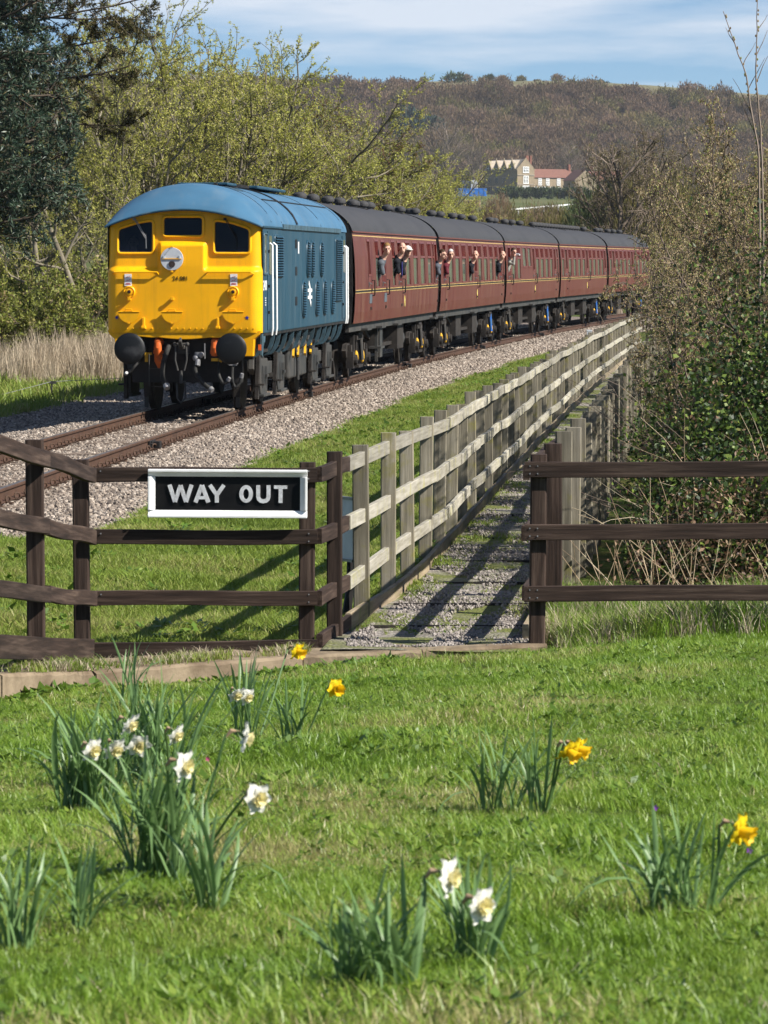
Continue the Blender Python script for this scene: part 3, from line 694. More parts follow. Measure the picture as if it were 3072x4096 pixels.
for ch, xa, xb in (('W', 662, 768), ('A', 771, 832), ('Y', 830, 893), ('O', 952, 1007), ('U', 1020, 1078), ('T', 1092, 1145)):
    letter(ch, sgp((xa + xb) / 2, 0).x - sg.location.x, sgp(xb, 0).x - sgp(xa, 0).x, sgp(0, 1940).z - sgp(0, 2010).z, sgp(0, 2010).z - z0)

# grey board seen edge-on behind the fence
gb = empty('notice_board', (0, 0, 0), 0, 'pale grey metal notice board on a black stake behind the splayed fence bay', 'notice board')
p0 = at(1385, 2240, 27.6); gb.location = (p0.x, 27.6, gz(p0.x, 27.6))
zb0, zb1 = at(0, 2240, 27.6).z - gb.location.z, at(0, 1992, 27.6).z - gb.location.z
rot = Matrix.Rotation(R(-62), 3, 'Z')
MB().box((0, 0, (zb0 + zb1) / 2), (0.22, 0.012, zb1 - zb0), rot).build('panel', M['discgrey'], gb, bevel=0.003)
MB().box((0, 0, zb1), (0.235, 0.03, 0.02), rot).box((0, 0, zb0), (0.235, 0.03, 0.02), rot).build('rim', M['silver'], gb)
MB().tube([(0.03, 0.03, zb0 + 0.05), (0.03, 0.03, 0.25), (0.0, 0.02, 0.02), (-0.08, 0, -0.1)], [0.025, 0.03, 0.035, 0.05], 8).build('stake', M['black'], gb)
# ------------------------------------------------------------------ the locomotive
def frame_on_track(D0, L):
    o = Vector((Xc(D0), D0, 0)); D1 = D0 + L
    for _ in range(6):
        d = Vector((Xc(D1) - Xc(D0), D1 - D0)); D1 = D0 + (D1 - D0) * L / d.length
    d = Vector((Xc(D1) - Xc(D0), D1 - D0)); return o, math.atan2(-d.x, d.y)
def text_part(name, s, size, mat, parent, loc, rot, extrude=0.002, sx=1.0, bold=0.0):
    cu = bpy.data.curves.new(name, 'FONT'); cu.body = s; cu.size = size; cu.extrude = extrude; cu.align_x = 'CENTER'; cu.align_y = 'CENTER'; cu.offset = bold; cu.resolution_u = 3
    tmp = bpy.data.objects.new('tmp_text', cu); COL.objects.link(tmp); bpy.context.view_layer.update()
    me = bpy.data.meshes.new_from_object(tmp.evaluated_get(bpy.context.evaluated_depsgraph_get())); me.name = name
    bpy.data.objects.remove(tmp); bpy.data.curves.remove(cu); me.materials.clear()
    return link(name, me, mat, parent, loc, rot, (sx, 1, 1))
def round_poly(poly, r, n=5):
    out = []; k = len(poly)
    for i in range(k):
        p = Vector(poly[i]); a = (Vector(poly[i - 1]) - p); b_ = (Vector(poly[(i + 1) % k]) - p)
        rr = min(r, a.length * 0.45, b_.length * 0.45); p0 = p + a.normalized() * rr; p1 = p + b_.normalized() * rr
        for j in range(n + 1):
            f = j / n; out.append(tuple((p0 * (1 - f) + p * f) * (1 - f) + (p * (1 - f) + p1 * f) * f))
    return out
def inside(poly, x, y):
    c = False; j = len(poly) - 1
    for i in range(len(poly)):
        if (poly[i][1] > y) != (poly[j][1] > y) and x < (poly[j][0] - poly[i][0]) * (y - poly[i][1]) / (poly[j][1] - poly[i][1]) + poly[i][0]: c = not c
        j = i
    return c
lo_o, lo_a = frame_on_track(66.0, 14.4)
LO = empty('diesel_locomotive', lo_o, lo_a, 'blue diesel locomotive with bright yellow front numbered 24 081 hauling the train', 'locomotive')
HW = 1.335
def ss1(a, b, x):
    t_ = max(0, min(1, (x - a) / (b - a))); return t_ * t_ * (3 - 2 * t_)
def yf(l, z):
    a = abs(l); y = 0.0
    if a > HW - 0.2:
        dx = min(0.2, a - (HW - 0.2)); y += 0.2 - math.sqrt(max(0, 0.04 - dx * dx))
    rec = 0.10 * ss1(2.40, 2.50, z); cmk = (1 - ss1(0.36, 0.43, abs(l + 0.03))) * (1 - ss1(2.84, 2.93, z))
    y += rec * (1 - cmk) + 0.06 * max(0, z - 2.5)
    if z < 1.46: y += (1.46 - z) ** 2 * 1.5
    return y
wins = [round_poly([(-1.155, 2.71), (-.535, 2.71), (-.535, 3.285), (-.8, 3.245), (-1.155, 3.135)], 0.075), round_poly([(-.375, 3.0), (.325, 3.0), (.325, 3.345), (-.375, 3.345)], 0.075), round_poly([(.50, 2.71), (1.13, 2.71), (1.13, 3.135), (.8, 3.245), (.50, 3.285)], 0.075)]
ztop = lambda l: 3.165 + 0.295 * (1 - (l / HW) ** 2)
nl, nv = 150, 118; V = []; Fc = []
for j in range(nv + 1):
    for i in range(nl + 1):
        l = -HW + 2 * HW * i / nl; z = 1.36 + (ztop(l) - 1.36) * j / nv; V.append((l, yf(l, z), z))
for j in range(nv):
    for i in range(nl):
        q = (j * (nl + 1) + i, j * (nl + 1) + i + 1, (j + 1) * (nl + 1) + i + 1, (j + 1) * (nl + 1) + i)
        cx = sum(V[k][0] for k in q) / 4; cz = sum(V[k][2] for k in q) / 4
        if not any(inside(w, cx, cz) for w in wins): Fc.append(q)
mb = MB(); mb.add(V, Fc); mb.build('front_panel', M['yellow'], LO, smooth=True, fix=False)
for wi, w in enumerate(wins):
    gy = lambda z: 0.10 + 0.06 * (z - 2.5) + 0.022
    q = MB(); q.prism(w, lambda a, b_, e: Vector((a, gy(b_) + e, b_)), (0.0, 0.006)); pane = q.build('windscreen', M['cabglass'], LO, fix=True)
    cl = [(a, yf(a, b_), b_) for a, b_ in w]; cl.append(cl[0])
    MB().tube([(a, y - 0.008, b_) for a, y, b_ in cl], 0.026, 8, False).build('window_surround', M['yellow'], pane, smooth=True)
    cxw = sum(a for a, _ in w) / len(w); czw = sum(b_ for _, b_ in w) / len(w)
    sh = [((a - cxw) * 0.955 + cxw, (b_ - czw) * 0.93 + czw) for a, b_ in w]; sh.append(sh[0])
    MB().tube([(a, yf(a, b_) + 0.006, b_) for a, b_ in sh], 0.016, 6, False).build('window_seal', M['hose'], pane, smooth=True)
for px, s in ((-0.86, 1), (0.70, 1)):                                      # wipers
    q = MB(); y0 = 0.09; q.tube([(px, y0, 3.30), (px + 0.02, y0 - 0.02, 3.27), (px + 0.19, y0 - 0.0, 2.97)], 0.008, 6); q.tube([(px + 0.03, y0, 3.29), (px + 0.205, y0, 2.985)], 0.006, 6)
    q.tube([(px + 0.195, y0 + 0.02, 3.05), (px + 0.20, y0 + 0.02, 2.80)], 0.008, 6); q.box((px, y0, 3.30), (0.05, 0.04, 0.04)); q.build('wiper', M['silver'] if px < 0 else M['black'], LO)
# lower valance of the front: corners beside the buffers and the arched middle
q = MB()
for s in (-1, 1):
    pl = [(s * 1.325, 1.40), (s * 1.29, 1.33), (s * 1.20, 1.25), (s * 1.185, 0.96), (s * 0.94, 0.96), (s * 0.94, 1.30), (s * 0.9, 1.40)]
    q.prism(pl, lambda a, b_, e: Vector((a, e, b_)), (0.05, 0.42))
mid = [(-0.95, 1.42), (-0.95, 1.30)] + [(-0.9 + 1.8 * f / 16, 1.262 + 0.035 * math.cos(f / 16 * 6.28 * 1.0) + (0.02 if 3 < f < 13 else 0)) for f in range(17)] + [(0.95, 1.30), (0.95, 1.42)]
q.prism(mid, lambda a, b_, e: Vector((a, e, b_)), (0.03, 0.30)); q.build('valance', M['yellow'], LO, bevel=0.01)
q = MB()
for f in range(23): q.ball((-1.2 + 2.4 * f / 22, yf(-1.2 + 2.4 * f / 22, 1.435) - 0.002, 1.435), 0.013, 6, 4)
q.build('rivet_row', M['yellow'], LO, smooth=True)
# handrails under the cab windows
for a, b_ in ((-1.19, -0.45), (0.42, 1.16)):
    MB().tube([(a - 0.04, 0.0, 2.365), (a, -0.055, 2.395), (b_, -0.055, 2.395), (b_ + 0.05 * (1 if b_ > 0 else 0.4), 0.0, 2.355)], 0.014, 8).build('handrail', M['yellow'], LO, smooth=True)
# route disc
dc = MB(); dc.lathe([(0.0, -0.02), (0.192, -0.02), (0.195, -0.014), (0.195, 0.0), (0, 0.0)], (-0.195, -0.028, 2.62), 'y', 32); disc = dc.build('route_disc', M['discgrey'], LO, smooth=True)
MB().box((-0.195, -0.055, 2.622), (0.33, 0.016, 0.014)).build('hinge', M['yellow'], disc)
MB().lathe([(0.0, -0.03), (0.056, -0.03), (0.058, -0.01), (0.0, -0.01)], (-0.195, -0.03, 2.53), 'y', 20).build('lamp', M['lens'], disc, smooth=True)
MB().tube([(-0.2, -0.06, 2.81), (-0.30, -0.055, 2.70)], 0.007, 5).box((-0.33, -0.055, 2.65), (0.03, 0.02, 0.05)).box((-0.06, -0.055, 2.65), (0.03, 0.02, 0.05)).build('catch', M['discgrey'], disc)
MB().box((-0.195, -0.03, 2.83), (0.045, 0.06, 0.03)).box((-0.195, -0.03, 2.405), (0.04, 0.06, 0.03)).build('disc_bracket', M['yellow'], LO, bevel=0.005)
for lx in (-0.94, -0.195, 0.85):                                            # folded discs
    pts_ = [(lx + 0.18 * math.cos(math.pi + math.pi * k / 18), 1.715 + 0.185 * math.sin(math.pi + math.pi * k / 18)) for k in range(19)]
    fd = MB(); fd.prism(pts_, lambda a, b_, e: Vector((a, e, b_)), (-0.055, -0.042)); fo = fd.build('folded_disc', M['yellow'], LO)
    MB().tube([(lx - 0.185, -0.055, 1.72), (lx + 0.185, -0.055, 1.72)], 0.011, 6).tube([(lx - 0.06, -0.06, 1.73), (lx - 0.05, -0.068, 1.765), (lx + 0.05, -0.068, 1.765), (lx + 0.06, -0.06, 1.73)], 0.009, 6).box((lx, -0.025, 1.70), (0.3, 0.05, 0.02)).box((lx, -0.04, 1.525), (0.04, 0.06, 0.025)).build('hinge', M['yellow'], fo)
for lx in (-0.935, 0.85):                                                  # marker lamps with bracket
    q = MB(); q.lathe([(0.105, 0.0), (0.105, -0.03), (0.09, -0.045), (0.078, -0.03), (0.06, -0.03), (0.06, -0.06), (0.045, -0.065), (0.0, -0.065)], (lx, 0.0, 2.055), 'y', 24); lp = q.build('marker_lamp', M['yellow'], LO, smooth=True)
    MB().ball((lx + 0.005, -0.055, 2.06), (0.033, 0.03, 0.033), 12, 8).build('lens', M['lens'], lp, smooth=True)
for lx, z in ((-0.935, 1.93), (-0.195, 1.935), (0.85, 1.93)):
    MB().box((lx, -0.035, z), (0.07, 0.06, 0.03)).box((lx, -0.06, z + 0.012), (0.05, 0.016, 0.06)).build('lamp_bracket', M['yellow'], LO, bevel=0.004)
for lx in (-0.69, 0.59): MB().box((lx, -0.02, 1.55), (0.045, 0.06, 0.14)).box((lx, -0.04, 1.455), (0.075, 0.09, 0.05)).build('bracket', M['yellow'], LO, bevel=0.008)
def star(cx, cz, r): return [(cx + (r if k % 2 == 0 else r * 0.42) * math.sin(k * math.pi / 5), cz + (r if k % 2 == 0 else r * 0.42) * math.cos(k * math.pi / 5)) for k in range(10)]
for lx in (-1.155, 1.09): MB().prism(star(lx, 1.62, 0.04), lambda a, b_, e: Vector((a, yf(a, b_) + e, b_)), (-0.006, 0.004)).build('star', M['bluestar'], LO)
for lx in (-0.955, 0.862):                                                 # overhead line warning plates
    y0 = -0.009; wl = MB().box((lx, y0 + 0.002, 2.262), (0.122, 0.006, 0.205)).build('warning_label', M['white'], LO)
    q = MB()
    for zz in (2.315, 2.255): q.prism([(lx - .045, zz - .02), (lx - .005, zz + .012), (lx - .01, zz - .004), (lx + .045, zz + .022), (lx + .008, zz - .012), (lx + .012, zz + .002)], lambda a, b_, e: Vector((a, e, b_)), (y0 - 0.005, y0 - 0.002))
    q.box((lx, y0 - 0.003, 2.205), (0.07, 0.004, 0.006)); q.box((lx, y0 - 0.003, 2.19), (0.09, 0.004, 0.008)); q.build('flash', M['labelred'], wl)
text_part('number', '24 081', 0.105, M['signblack'], LO, (-0.055, -0.006, 2.285), (R(90), 0, 0), 0.002, 0.92, 0.0)
text_part('number', '24 081', 0.24, M['white'], LO, (HW + 0.005, 0.50, 2.155), (R(90), 0, R(90)), 0.002, 0.8, 0.003)

# body sides and ends
for s in (-1, 1):
    q = MB(); n_ = 30
    V = []; zs = [1.355, 1.365, 2.2, 3.165]
    for k in range(n_ + 1):
        y = 0.2 + 14.25 * k / n_
        for z in zs: V.append((s * (HW + (0.004 if 1.5 < z < 3 else 0)), y, z))
    q.add(V, [(k * 4 + j, (k + 1) * 4 + j, (k + 1) * 4 + j + 1, k * 4 + j + 1) for k in range(n_) for j in range(3)]); q.build('body_side', M['blue'], LO)
MB().box((0, 14.42, 2.3), (2.66, 0.08, 1.95)).build('body_end', M['blue'], LO)
MB().box((0, 7.4, 1.33), (2.64, 13.9, 0.06)).build('floor', M['black'], LO)
MB().box((0, 1.9, 2.35), (2.6, 0.05, 1.9)).box((0, 0.75, 2.5), (2.5, 0.35, 0.08)).build('cab_bulkhead', M['cabin'], LO)
# roof with domed cab ends
def roofz(u, y):
    e = ss1(0, 1.45, y + 0.03) ** 0.75 if y < 1.45 else 1.0
    lip = 3.175 + 0.30 * (1 - u * u); full = 3.175 + 0.755 * max(0, 1 - abs(u) ** 2.05) ** 0.58
    a = math.sqrt(max(0, 1 - (1 - e) ** 2)) if e < 1 else 1.0
    return lip * (1 - a) + full * a
ys = [-0.03, 0.0, 0.03, 0.07, 0.13, 0.2, 0.3, 0.42, 0.55, 0.7, 0.9, 1.15, 1.45] + [1.45 + 13.05 * k / 14 for k in range(1, 15)]
us = [math.sin(math.pi / 2 * (-1 + 2 * k / 40)) for k in range(41)]
V = [(u * 1.355, y, roofz(u, y)) for y in ys for u in us]; k = 41
q = MB(); q.add(V, [(a * k + j, a * k + j + 1, (a + 1) * k + j + 1, (a + 1) * k + j) for a in range(len(ys) - 1) for j in range(k - 1)])
q.add([(u * 1.355, -0.03, roofz(u, -0.03)) for u in us] + [(u * 1.355, -0.022, roofz(u, -0.03) - 0.035) for u in us], [(j, j + 1, k + j + 1, k + j) for j in range(k - 1)])
roof = q.build('roof', M['blueroof_sheen'], LO, smooth=True)
MB().tube([(u * 1.357, -0.028, roofz(u, -0.03) - 0.018) for u in us], 0.017, 6).build('lip_dark_line', M['blue'], roof, smooth=True)  # dark line standing in for the underside of the roof lip
q = MB(); pe = [(1.355 * u, 14.5, roofz(u, 14)) for u in us]; q.add(pe, [tuple(range(41))]); q.build('roof_end', M['blue'], roof)
def arc(y, w, h, off, u0=-0.99, u1=0.99, n_=28):
    q = MB(); V = []
    for j in range(n_ + 1):
        u = u0 + (u1 - u0) * j / n_; z = roofz(u, y); du = 0.01; nx_ = -(roofz(u + du, y) - roofz(u - du, y)) / (2 * du * 1.355); nv_ = Vector((nx_, 0, 1)).normalized()
        for dy, o_ in ((-w / 2, off), (-w / 2, off + h), (w / 2, off + h), (w / 2, off)): V.append(Vector((u * 1.355, y + dy, z)) + nv_ * o_)
    q.add(V, [(j * 4 + a, j * 4 + (a + 1) % 4, (j + 1) * 4 + (a + 1) % 4, (j + 1) * 4 + a) for j in range(n_) for a in range(4)]); return q
for y, w in ((1.38, 0.025), (2.95, 0.03), (9.6, 0.05), (13.9, 0.04)): arc(y, w, 0.006, 0).build('roof_seam', M['black'], roof)
arc(5.35, 0.22, 0.02, 0).build('roof_joint', M['black'], roof)
for s in (1, -1):
    MB().bar((s * 0.98, 3.0, roofz(.72, 5) + 0.004), (s * 0.98, 13.8, roofz(.72, 5) + 0.004), 0.03, 0.02).build('roof_seam', M['black'], roof)
    MB().bar((s * 1.345, 3.0, 3.195), (s * 1.345, 13.2, 3.195), 0.05, 0.085).build('gutter', M['bluetrim'], roof)
    MB().bar((s * 1.345, 0.16, 3.17), (s * 1.345, 3.0, 3.17), 0.04, 0.03).build('gutter', M['blue'], roof)
q = MB()
for y in (3.5, 3.9, 4.4, 4.8): q.bar((0.28, y, roofz(.2, 5) + 0.05), (0.5, y + 0.2, roofz(.3, 5) + 0.04), 0.03, 0.05)
q.bar((0.25, 2.2, roofz(.2, 5) + 0.02), (0.25, 5.2, roofz(.2, 5) + 0.03), 0.05, 0.05); q.build('roof_fittings', M['black'], roof)
MB().box((0.0, 8.2, 3.955), (1.1, 4.5, 0.05)).box((0, 3.2, 3.945), (0.9, 1.6, 0.045)).build('roof_hatch', M['blue'], roof, bevel=0.015)
arc(2.2, 0.75, 0.006, 0.0, 0.30, 0.52, 8).build('worn_panel', M['bluetrim'], roof)

# bodyside fittings on the right-hand side
def side_poly(name, poly, mat, d=(0.004, 0.012), parent=LO): return MB().prism(poly, lambda a, b_, e: Vector((HW + e, a, b_)), d).build(name, mat, parent)
def louvre(y0, y1, z0, z1, n_, rr):
    out = round_poly([(y0, z0), (y1, z0), (y1, z1), (y0, z1)], rr)
    lv = side_poly('louvre', out, M['black']); ring = [(HW + 0.008, a, b_) for a, b_ in out]; ring.append(ring[0])
    MB().tube(ring, 0.022, 6, False).build('louvre_frame', M['blue'], lv, smooth=True)
    q = MB(); pit = (z1 - z0) / n_
    for k in range(n_):
        z = z0 + pit * (k + 0.5); ins = 0.0
        dz = min(z - z0, z1 - z)
        if dz < rr: ins = rr - math.sqrt(max(0, rr * rr - (rr - dz) ** 2))
        q.add([(HW + 0.012, y0 + ins, z + pit * .45), (HW + 0.012, y1 - ins, z + pit * .45), (HW + 0.055, y1 - ins, z - pit * .25), (HW + 0.055, y0 + ins, z - pit * .25), (HW + 0.012, y0 + ins, z - pit * .1), (HW + 0.012, y1 - ins, z - pit * .1)], [(0, 1, 2, 3), (3, 2, 5, 4)])
    q.build('slats', M['blue'], lv, fix=False)
louvre(1.85, 3.05, 2.31, 3.03, 16, 0.08)
for y0, y1 in ((6.95, 7.5), (7.72, 8.27), (9.35, 9.95)): louvre(y0, y1, 2.29, 2.96, 14, 0.26)
for y0, y1 in ((6.2, 6.78), (8.5, 9.15), (9.92, 10.55), (11.45, 12.05)): louvre(y0, y1, 1.54, 2.21, 14, 0.26)
louvre(12.3, 13.5, 1.78, 3.03, 30, 0.08)
wn = side_poly('cab_side_window', round_poly([(0.3, 2.38), (0.72, 2.38), (0.72, 3.03), (0.3, 3.03)], 0.05), M['glass'], (0.002, 0.008))
MB().tube([(HW + 0.01, a, b_) for a, b_ in round_poly([(0.28, 2.36), (0.74, 2.36), (0.74, 3.05), (0.28, 3.05), (0.28, 2.4)], 0.05)], 0.018, 6, False).build('window_frame', M['bluetrim'], wn)
for y0, y1 in ((0.82, 1.52), (13.68, 14.35)):
    dr = side_poly('cab_door', [(y0, 1.40), (y1, 1.40), (y1, 3.10), (y0, 3.10)], M['blue'], (0.001, 0.015))
    side_poly('door_window', round_poly([(y0 + 0.16, 2.35), (y1 - 0.16, 2.35), (y1 - 0.16, 3.02), (y0 + 0.16, 3.02)], 0.07), M['glass'], (0.016, 0.022), dr)
    q = MB()
    for z in (1.7, 2.15, 2.75): q.box((HW + 0.03, y0 + 0.03, z), (0.03, 0.05, 0.05))
    q.build('door_hinge', M['black'], dr)
for y in (1.12, 1.72, 14.0, 14.35):
    MB().tube([(HW, y, 2.90), (HW + 0.055, y, 2.86), (HW + 0.06, y, 1.42), (HW + 0.04, y + 0.02, 1.30)], 0.020, 8).build('grab_rail', M['white'], LO, smooth=True)
q = MB()
for z in (2.90, 2.40, 1.85): q.prism(round_poly([(5.12, z - 0.08), (5.42, z - 0.08), (5.42, z + 0.08), (5.12, z + 0.08)], 0.03), lambda a, b_, e: Vector((HW + e, a, b_)), (0.004, 0.01))
q.build('footholes', M['black'], LO)
side_poly('white_bar', [(5.56, 2.72), (5.7, 2.72), (5.7, 2.94), (5.56, 2.94)], M['white'])
q = MB()
for z in (2.03, 1.90): q.box((HW + 0.009, 7.56, z), (0.006, 0.72, 0.06))
for a, b_ in (((7.40, 2.17), (7.62, 2.03)), ((7.72, 2.03), (7.42, 1.90)), ((7.50, 1.90), (7.74, 1.76))): q.prism(thick([a, b_], 0.10), lambda y, z, e: Vector((HW + e, y, z)), (0.0065, 0.0125))
q.build('double_arrow', M['white'], LO)
dp = side_poly('data_panel', [(0.42, 1.80), (0.62, 1.80), (0.62, 1.97), (0.42, 1.97)], M['bluetrim'], (0.004, 0.007))
q = MB()
for z in (1.83, 1.87, 1.91, 1.95): q.box((HW + 0.009, 0.52, z), (0.004, 0.15, 0.014))
q.build('data_lines', M['white'], dp)
# curved brackets and steps under the solebar
for y in (0.75, 2.15, 3.0, 4.05, 5.15, 6.3, 7.5, 8.7, 9.9, 10.9, 11.8, 12.9, 14.0):
    q = MB(); V = []
    for k in range(9):
        f = k / 8; a = f * math.pi / 2; x = HW - 0.02 - 0.22 * (1 - math.cos(a)); z = 1.36 - 0.44 * math.sin(a)
        V += [(x, y - 0.022, z), (x, y + 0.022, z), (x - 0.07, y + 0.022, z), (x - 0.07, y - 0.022, z)]
    q.add(V, [(k * 4 + a, k * 4 + (a + 1) % 4, k * 4 + 4 + (a + 1) % 4, k * 4 + 4 + a) for k in range(8) for a in range(4)]); q.build('solebar_bracket', M['bluetrim'], LO)
MB().prism([(0.22, 1.36), (0.75, 1.36), (0.70, 1.20), (0.50, 1.18), (0.36, 0.93), (0.22, 0.98)], lambda a, b_, e: Vector((HW - 0.02 - e, a, b_)), (0.0, 0.03)).build('skirt_panel', M['bluetrim'], LO)
MB().box((HW - 0.055, 0.2, 1.11), (0.05, 0.03, 0.10)).build('reflector', M['orange'], LO)
MB().box((0, 7.3, 1.12), (1.7, 13.6, 0.36)).build('underframe', M['under'], LO)
q = MB(); q.box((0.55, 7.45, 0.70), (1.1, 2.6, 0.62)); q.box((-0.55, 7.45, 0.70), (1.0, 2.6, 0.62)); q.build('fuel_tank', M['bogie'], LO, bevel=0.04)
MB().box((0.98, 8.3, 0.62), (0.30, 1.1, 0.42)).build('battery_box', M['bogie'], LO, bevel=0.03)
MB().tube([(1.12, 7.1, 0.95), (1.16, 7.1, 0.7), (1.16, 7.1, 0.35)], 0.03, 8).build('drain_pipe', M['bogie'], LO)
for y in (6.5, 7.3, 8.5, 9.5): MB().bar((1.15, y, 1.02), (1.17, y - 0.25, 0.80), 0.04, 0.06).build('yellow_lever', M['yellowp'], LO)
q = MB()
for y in (6.1, 7.0, 7.9, 8.9): q.cyl((1.08, y, 1.02), (1.08, y + 0.6, 1.02), 0.10, n=10); q.box((1.05, y + 0.3, 1.15), (0.2, 0.5, 0.12))
q.build('air_cylinders', M['bogie'], LO, smooth=True)
# bogies
def loco_bogie(yc):
    q = MB()
    for s in (-1, 1):
        pl = [(-2.2, 0.72), (-2.1, 0.92), (-1.7, 0.98), (-0.75, 0.93), (-0.6, 0.80), (0.6, 0.80), (0.75, 0.93), (1.7, 0.98), (2.1, 0.92), (2.2, 0.72), (1.95, 0.62), (0.7, 0.58), (-0.7, 0.58), (-1.95, 0.62)]
        q.prism(pl, lambda a, b_, e, s=s: Vector((s * (1.0 + e), yc + a, b_)), (0, 0.10))
    q.box((0, yc, 0.75), (1.9, 0.5, 0.25)); fr_ = q.build('bogie_frame', M['bogie'], LO, bevel=0.012)
    for ax in (-1.3, 1.3):
        w = MB()
        for s in (-1, 1): w.lathe([(0.0, -0.06), (0.50, -0.06), (0.57, -0.055), (0.57, 0.05), (0.60, 0.06), (0.60, 0.075), (0, 0.075)] if s < 0 else [(0, -0.075), (0.60, -0.075), (0.60, -0.06), (0.57, -0.05), (0.57, 0.055), (0.50, 0.06), (0, 0.06)], (s * 0.755, yc + ax, 0.571), 'x', 32)
        w.cyl((-0.75, yc + ax, 0.571), (0.75, yc + ax, 0.571), 0.09); w.build('wheelset', M['under'], LO, smooth=True)
        for s in (-1, 1):
            b_ = MB(); pl = round_poly([(-0.48, 0.26), (0.48, 0.26), (0.56, 0.88), (-0.56, 0.88)], 0.08)
            b_.prism(pl, lambda a, c_, e, s=s: Vector((s * (1.10 + e), yc + ax + a, c_)), (0.001, 0.07)); b_.box((s * 1.15, yc + ax, 0.25), (0.16, 0.95, 0.05)); ab = b_.build('axlebox', M['bogie'], LO, bevel=0.01)
            h = MB(); ov = [(-0.2 + 0.16 * math.cos(6.283 * k / 18), 0.57 + 0.20 * math.sin(6.283 * k / 18)) for k in range(18)]
            h.prism(ov, lambda a, c_, e, s=s: Vector((s * (1.17 + e), yc + ax + a, c_)), (0.001, 0.004))
            h.prism(round_poly([(0.1, 0.42), (0.38, 0.40), (0.40, 0.74), (0.1, 0.74)], 0.05), lambda a, c_, e, s=s: Vector((s * (1.17 + e), yc + ax + a, c_)), (0.001, 0.004)); h.build('opening', M['black'], ab)
            MB().box((s * 1.19, yc + ax + 0.24, 0.58), (0.05, 0.2, 0.05)).build('link', M['bogie'], ab)
            sp_ = MB()
            for k in range(7): sp_.cyl((s * 1.08, yc + ax - 0.62, 0.66 + k * 0.045), (s * 1.08, yc + ax - 0.62, 0.685 + k * 0.045), 0.10, n=10)
            sp_.box((s * 1.1, yc + ax + 0.1, 1.02), (0.18, 0.7, 0.05)); sp_.build('spring', M['under'], LO)
            MB().bar((s * 1.16, yc + ax - 0.72, 0.95), (s * 1.14, yc + ax - 0.78, 0.20), 0.06, 0.16).box((s * 1.2, yc + ax - 0.74, 0.45), (0.14, 0.22, 0.03)).build('brake_hanger', M['under'], LO)
            MB().bar((s * 0.80, yc + ax - 0.70, 0.62), (s * 0.78, yc + ax - 0.66, 0.24), 0.11, 0.12).build('brake_shoe', M['under'], LO)
for yc in (3.0, 11.4): loco_bogie(yc)
# buffer beam and fittings
MB().box((0, 0.36, 1.09), (2.30, 0.16, 0.38)).box((0, 0.5, 0.7), (1.9, 0.2, 0.4)).build('buffer_beam', M['black'], LO)
for s in (-1, 1):
    q = MB(); q.lathe([(0.0, 0.40), (0.20, 0.40), (0.20, 0.10), (0.155, 0.06), (0.155, -0.16), (0.11, -0.16), (0.11, -0.40), (0, -0.40)], (s * 0.87, 0, 1.10), 'y', 20); q.build('buffer_stock', M['black'], LO, smooth=True)
    q = MB(); q.lathe([(0.0, -0.478), (0.10, -0.474), (0.20, -0.46), (0.248, -0.445), (0.265, -0.425), (0.26, -0.40), (0.0, -0.395)], (s * 0.87, 0, 1.10), 'y', 40); q.build('buffer_head', M['buffer'], LO, smooth=True)
    MB().box((s * 0.80, 1.02, 0.30), (0.07, 0.05, 0.5)).build('guard_iron', M['bogie'], LO)
q = MB(); q.tube([(-0.03, 0.3, 1.12), (-0.03, -0.05, 1.12), (-0.03, -0.18, 1.16), (-0.03, -0.24, 1.22), (-0.03, -0.18, 1.27)], [0.05, 0.045, 0.04, 0.03, 0.02], 8); q.box((-0.03, 0.2, 1.1), (0.2, 0.1, 0.2)); hk = q.build('draw_hook', M['bogie'], LO, smooth=True)
q = MB()
for dx in (-0.09, 0.09): q.tube([(-0.03 + dx, -0.14, 1.17), (-0.03 + dx * 1.1, -0.15, 0.9), (-0.03 + dx * 0.6, -0.14, 0.72)], 0.018, 6)
q.cyl((-0.15, -0.14, 1.17), (0.09, -0.14, 1.17), 0.022, n=8); q.ball((-0.14, -0.14, 1.17), 0.035, 8, 6); q.ball((0.08, -0.14, 1.17), 0.035, 8, 6)
q.tube([(-0.03, -0.14, 0.72), (-0.03, -0.14, 0.5)], 0.028, 8); q.tube([(-0.10, -0.14, 0.5), (-0.1, -0.14, 0.25), (-0.03, -0.14, 0.17), (0.04, -0.14, 0.25), (0.04, -0.14, 0.5)], 0.018, 6); q.ball((0.03, -0.16, 0.52), 0.03, 8, 6); q.build('screw_coupling', M['bogie'], LO, smooth=True)
for lx, z0_, z1_, big in ((-0.46, 1.22, 0.78, True), (0.52, 1.23, 1.0, False)):
    q = MB(); q.lathe([(0.075, 0.0), (0.085, -0.04), (0.07, -0.16), (0.05, -0.22), (0.0, -0.235)], (lx, 0.27, 1.20), 'y', 14); q.tube([(lx, 0.1, 1.2), (lx, 0.06, 1.10), (lx, 0.10, 0.98)], [0.06, 0.068, 0.065], 12); q.box((lx, 0.14, 1.03), (0.16, 0.14, 0.06))
    if big: q.tube([(lx, 0.12, 0.99), (lx + 0.01, 0.10, 0.88), (lx + 0.02, 0.14, 0.76)], [0.07, 0.075, 0.03], 10)
    q.build('control_socket', M['orange'], LO, smooth=True)
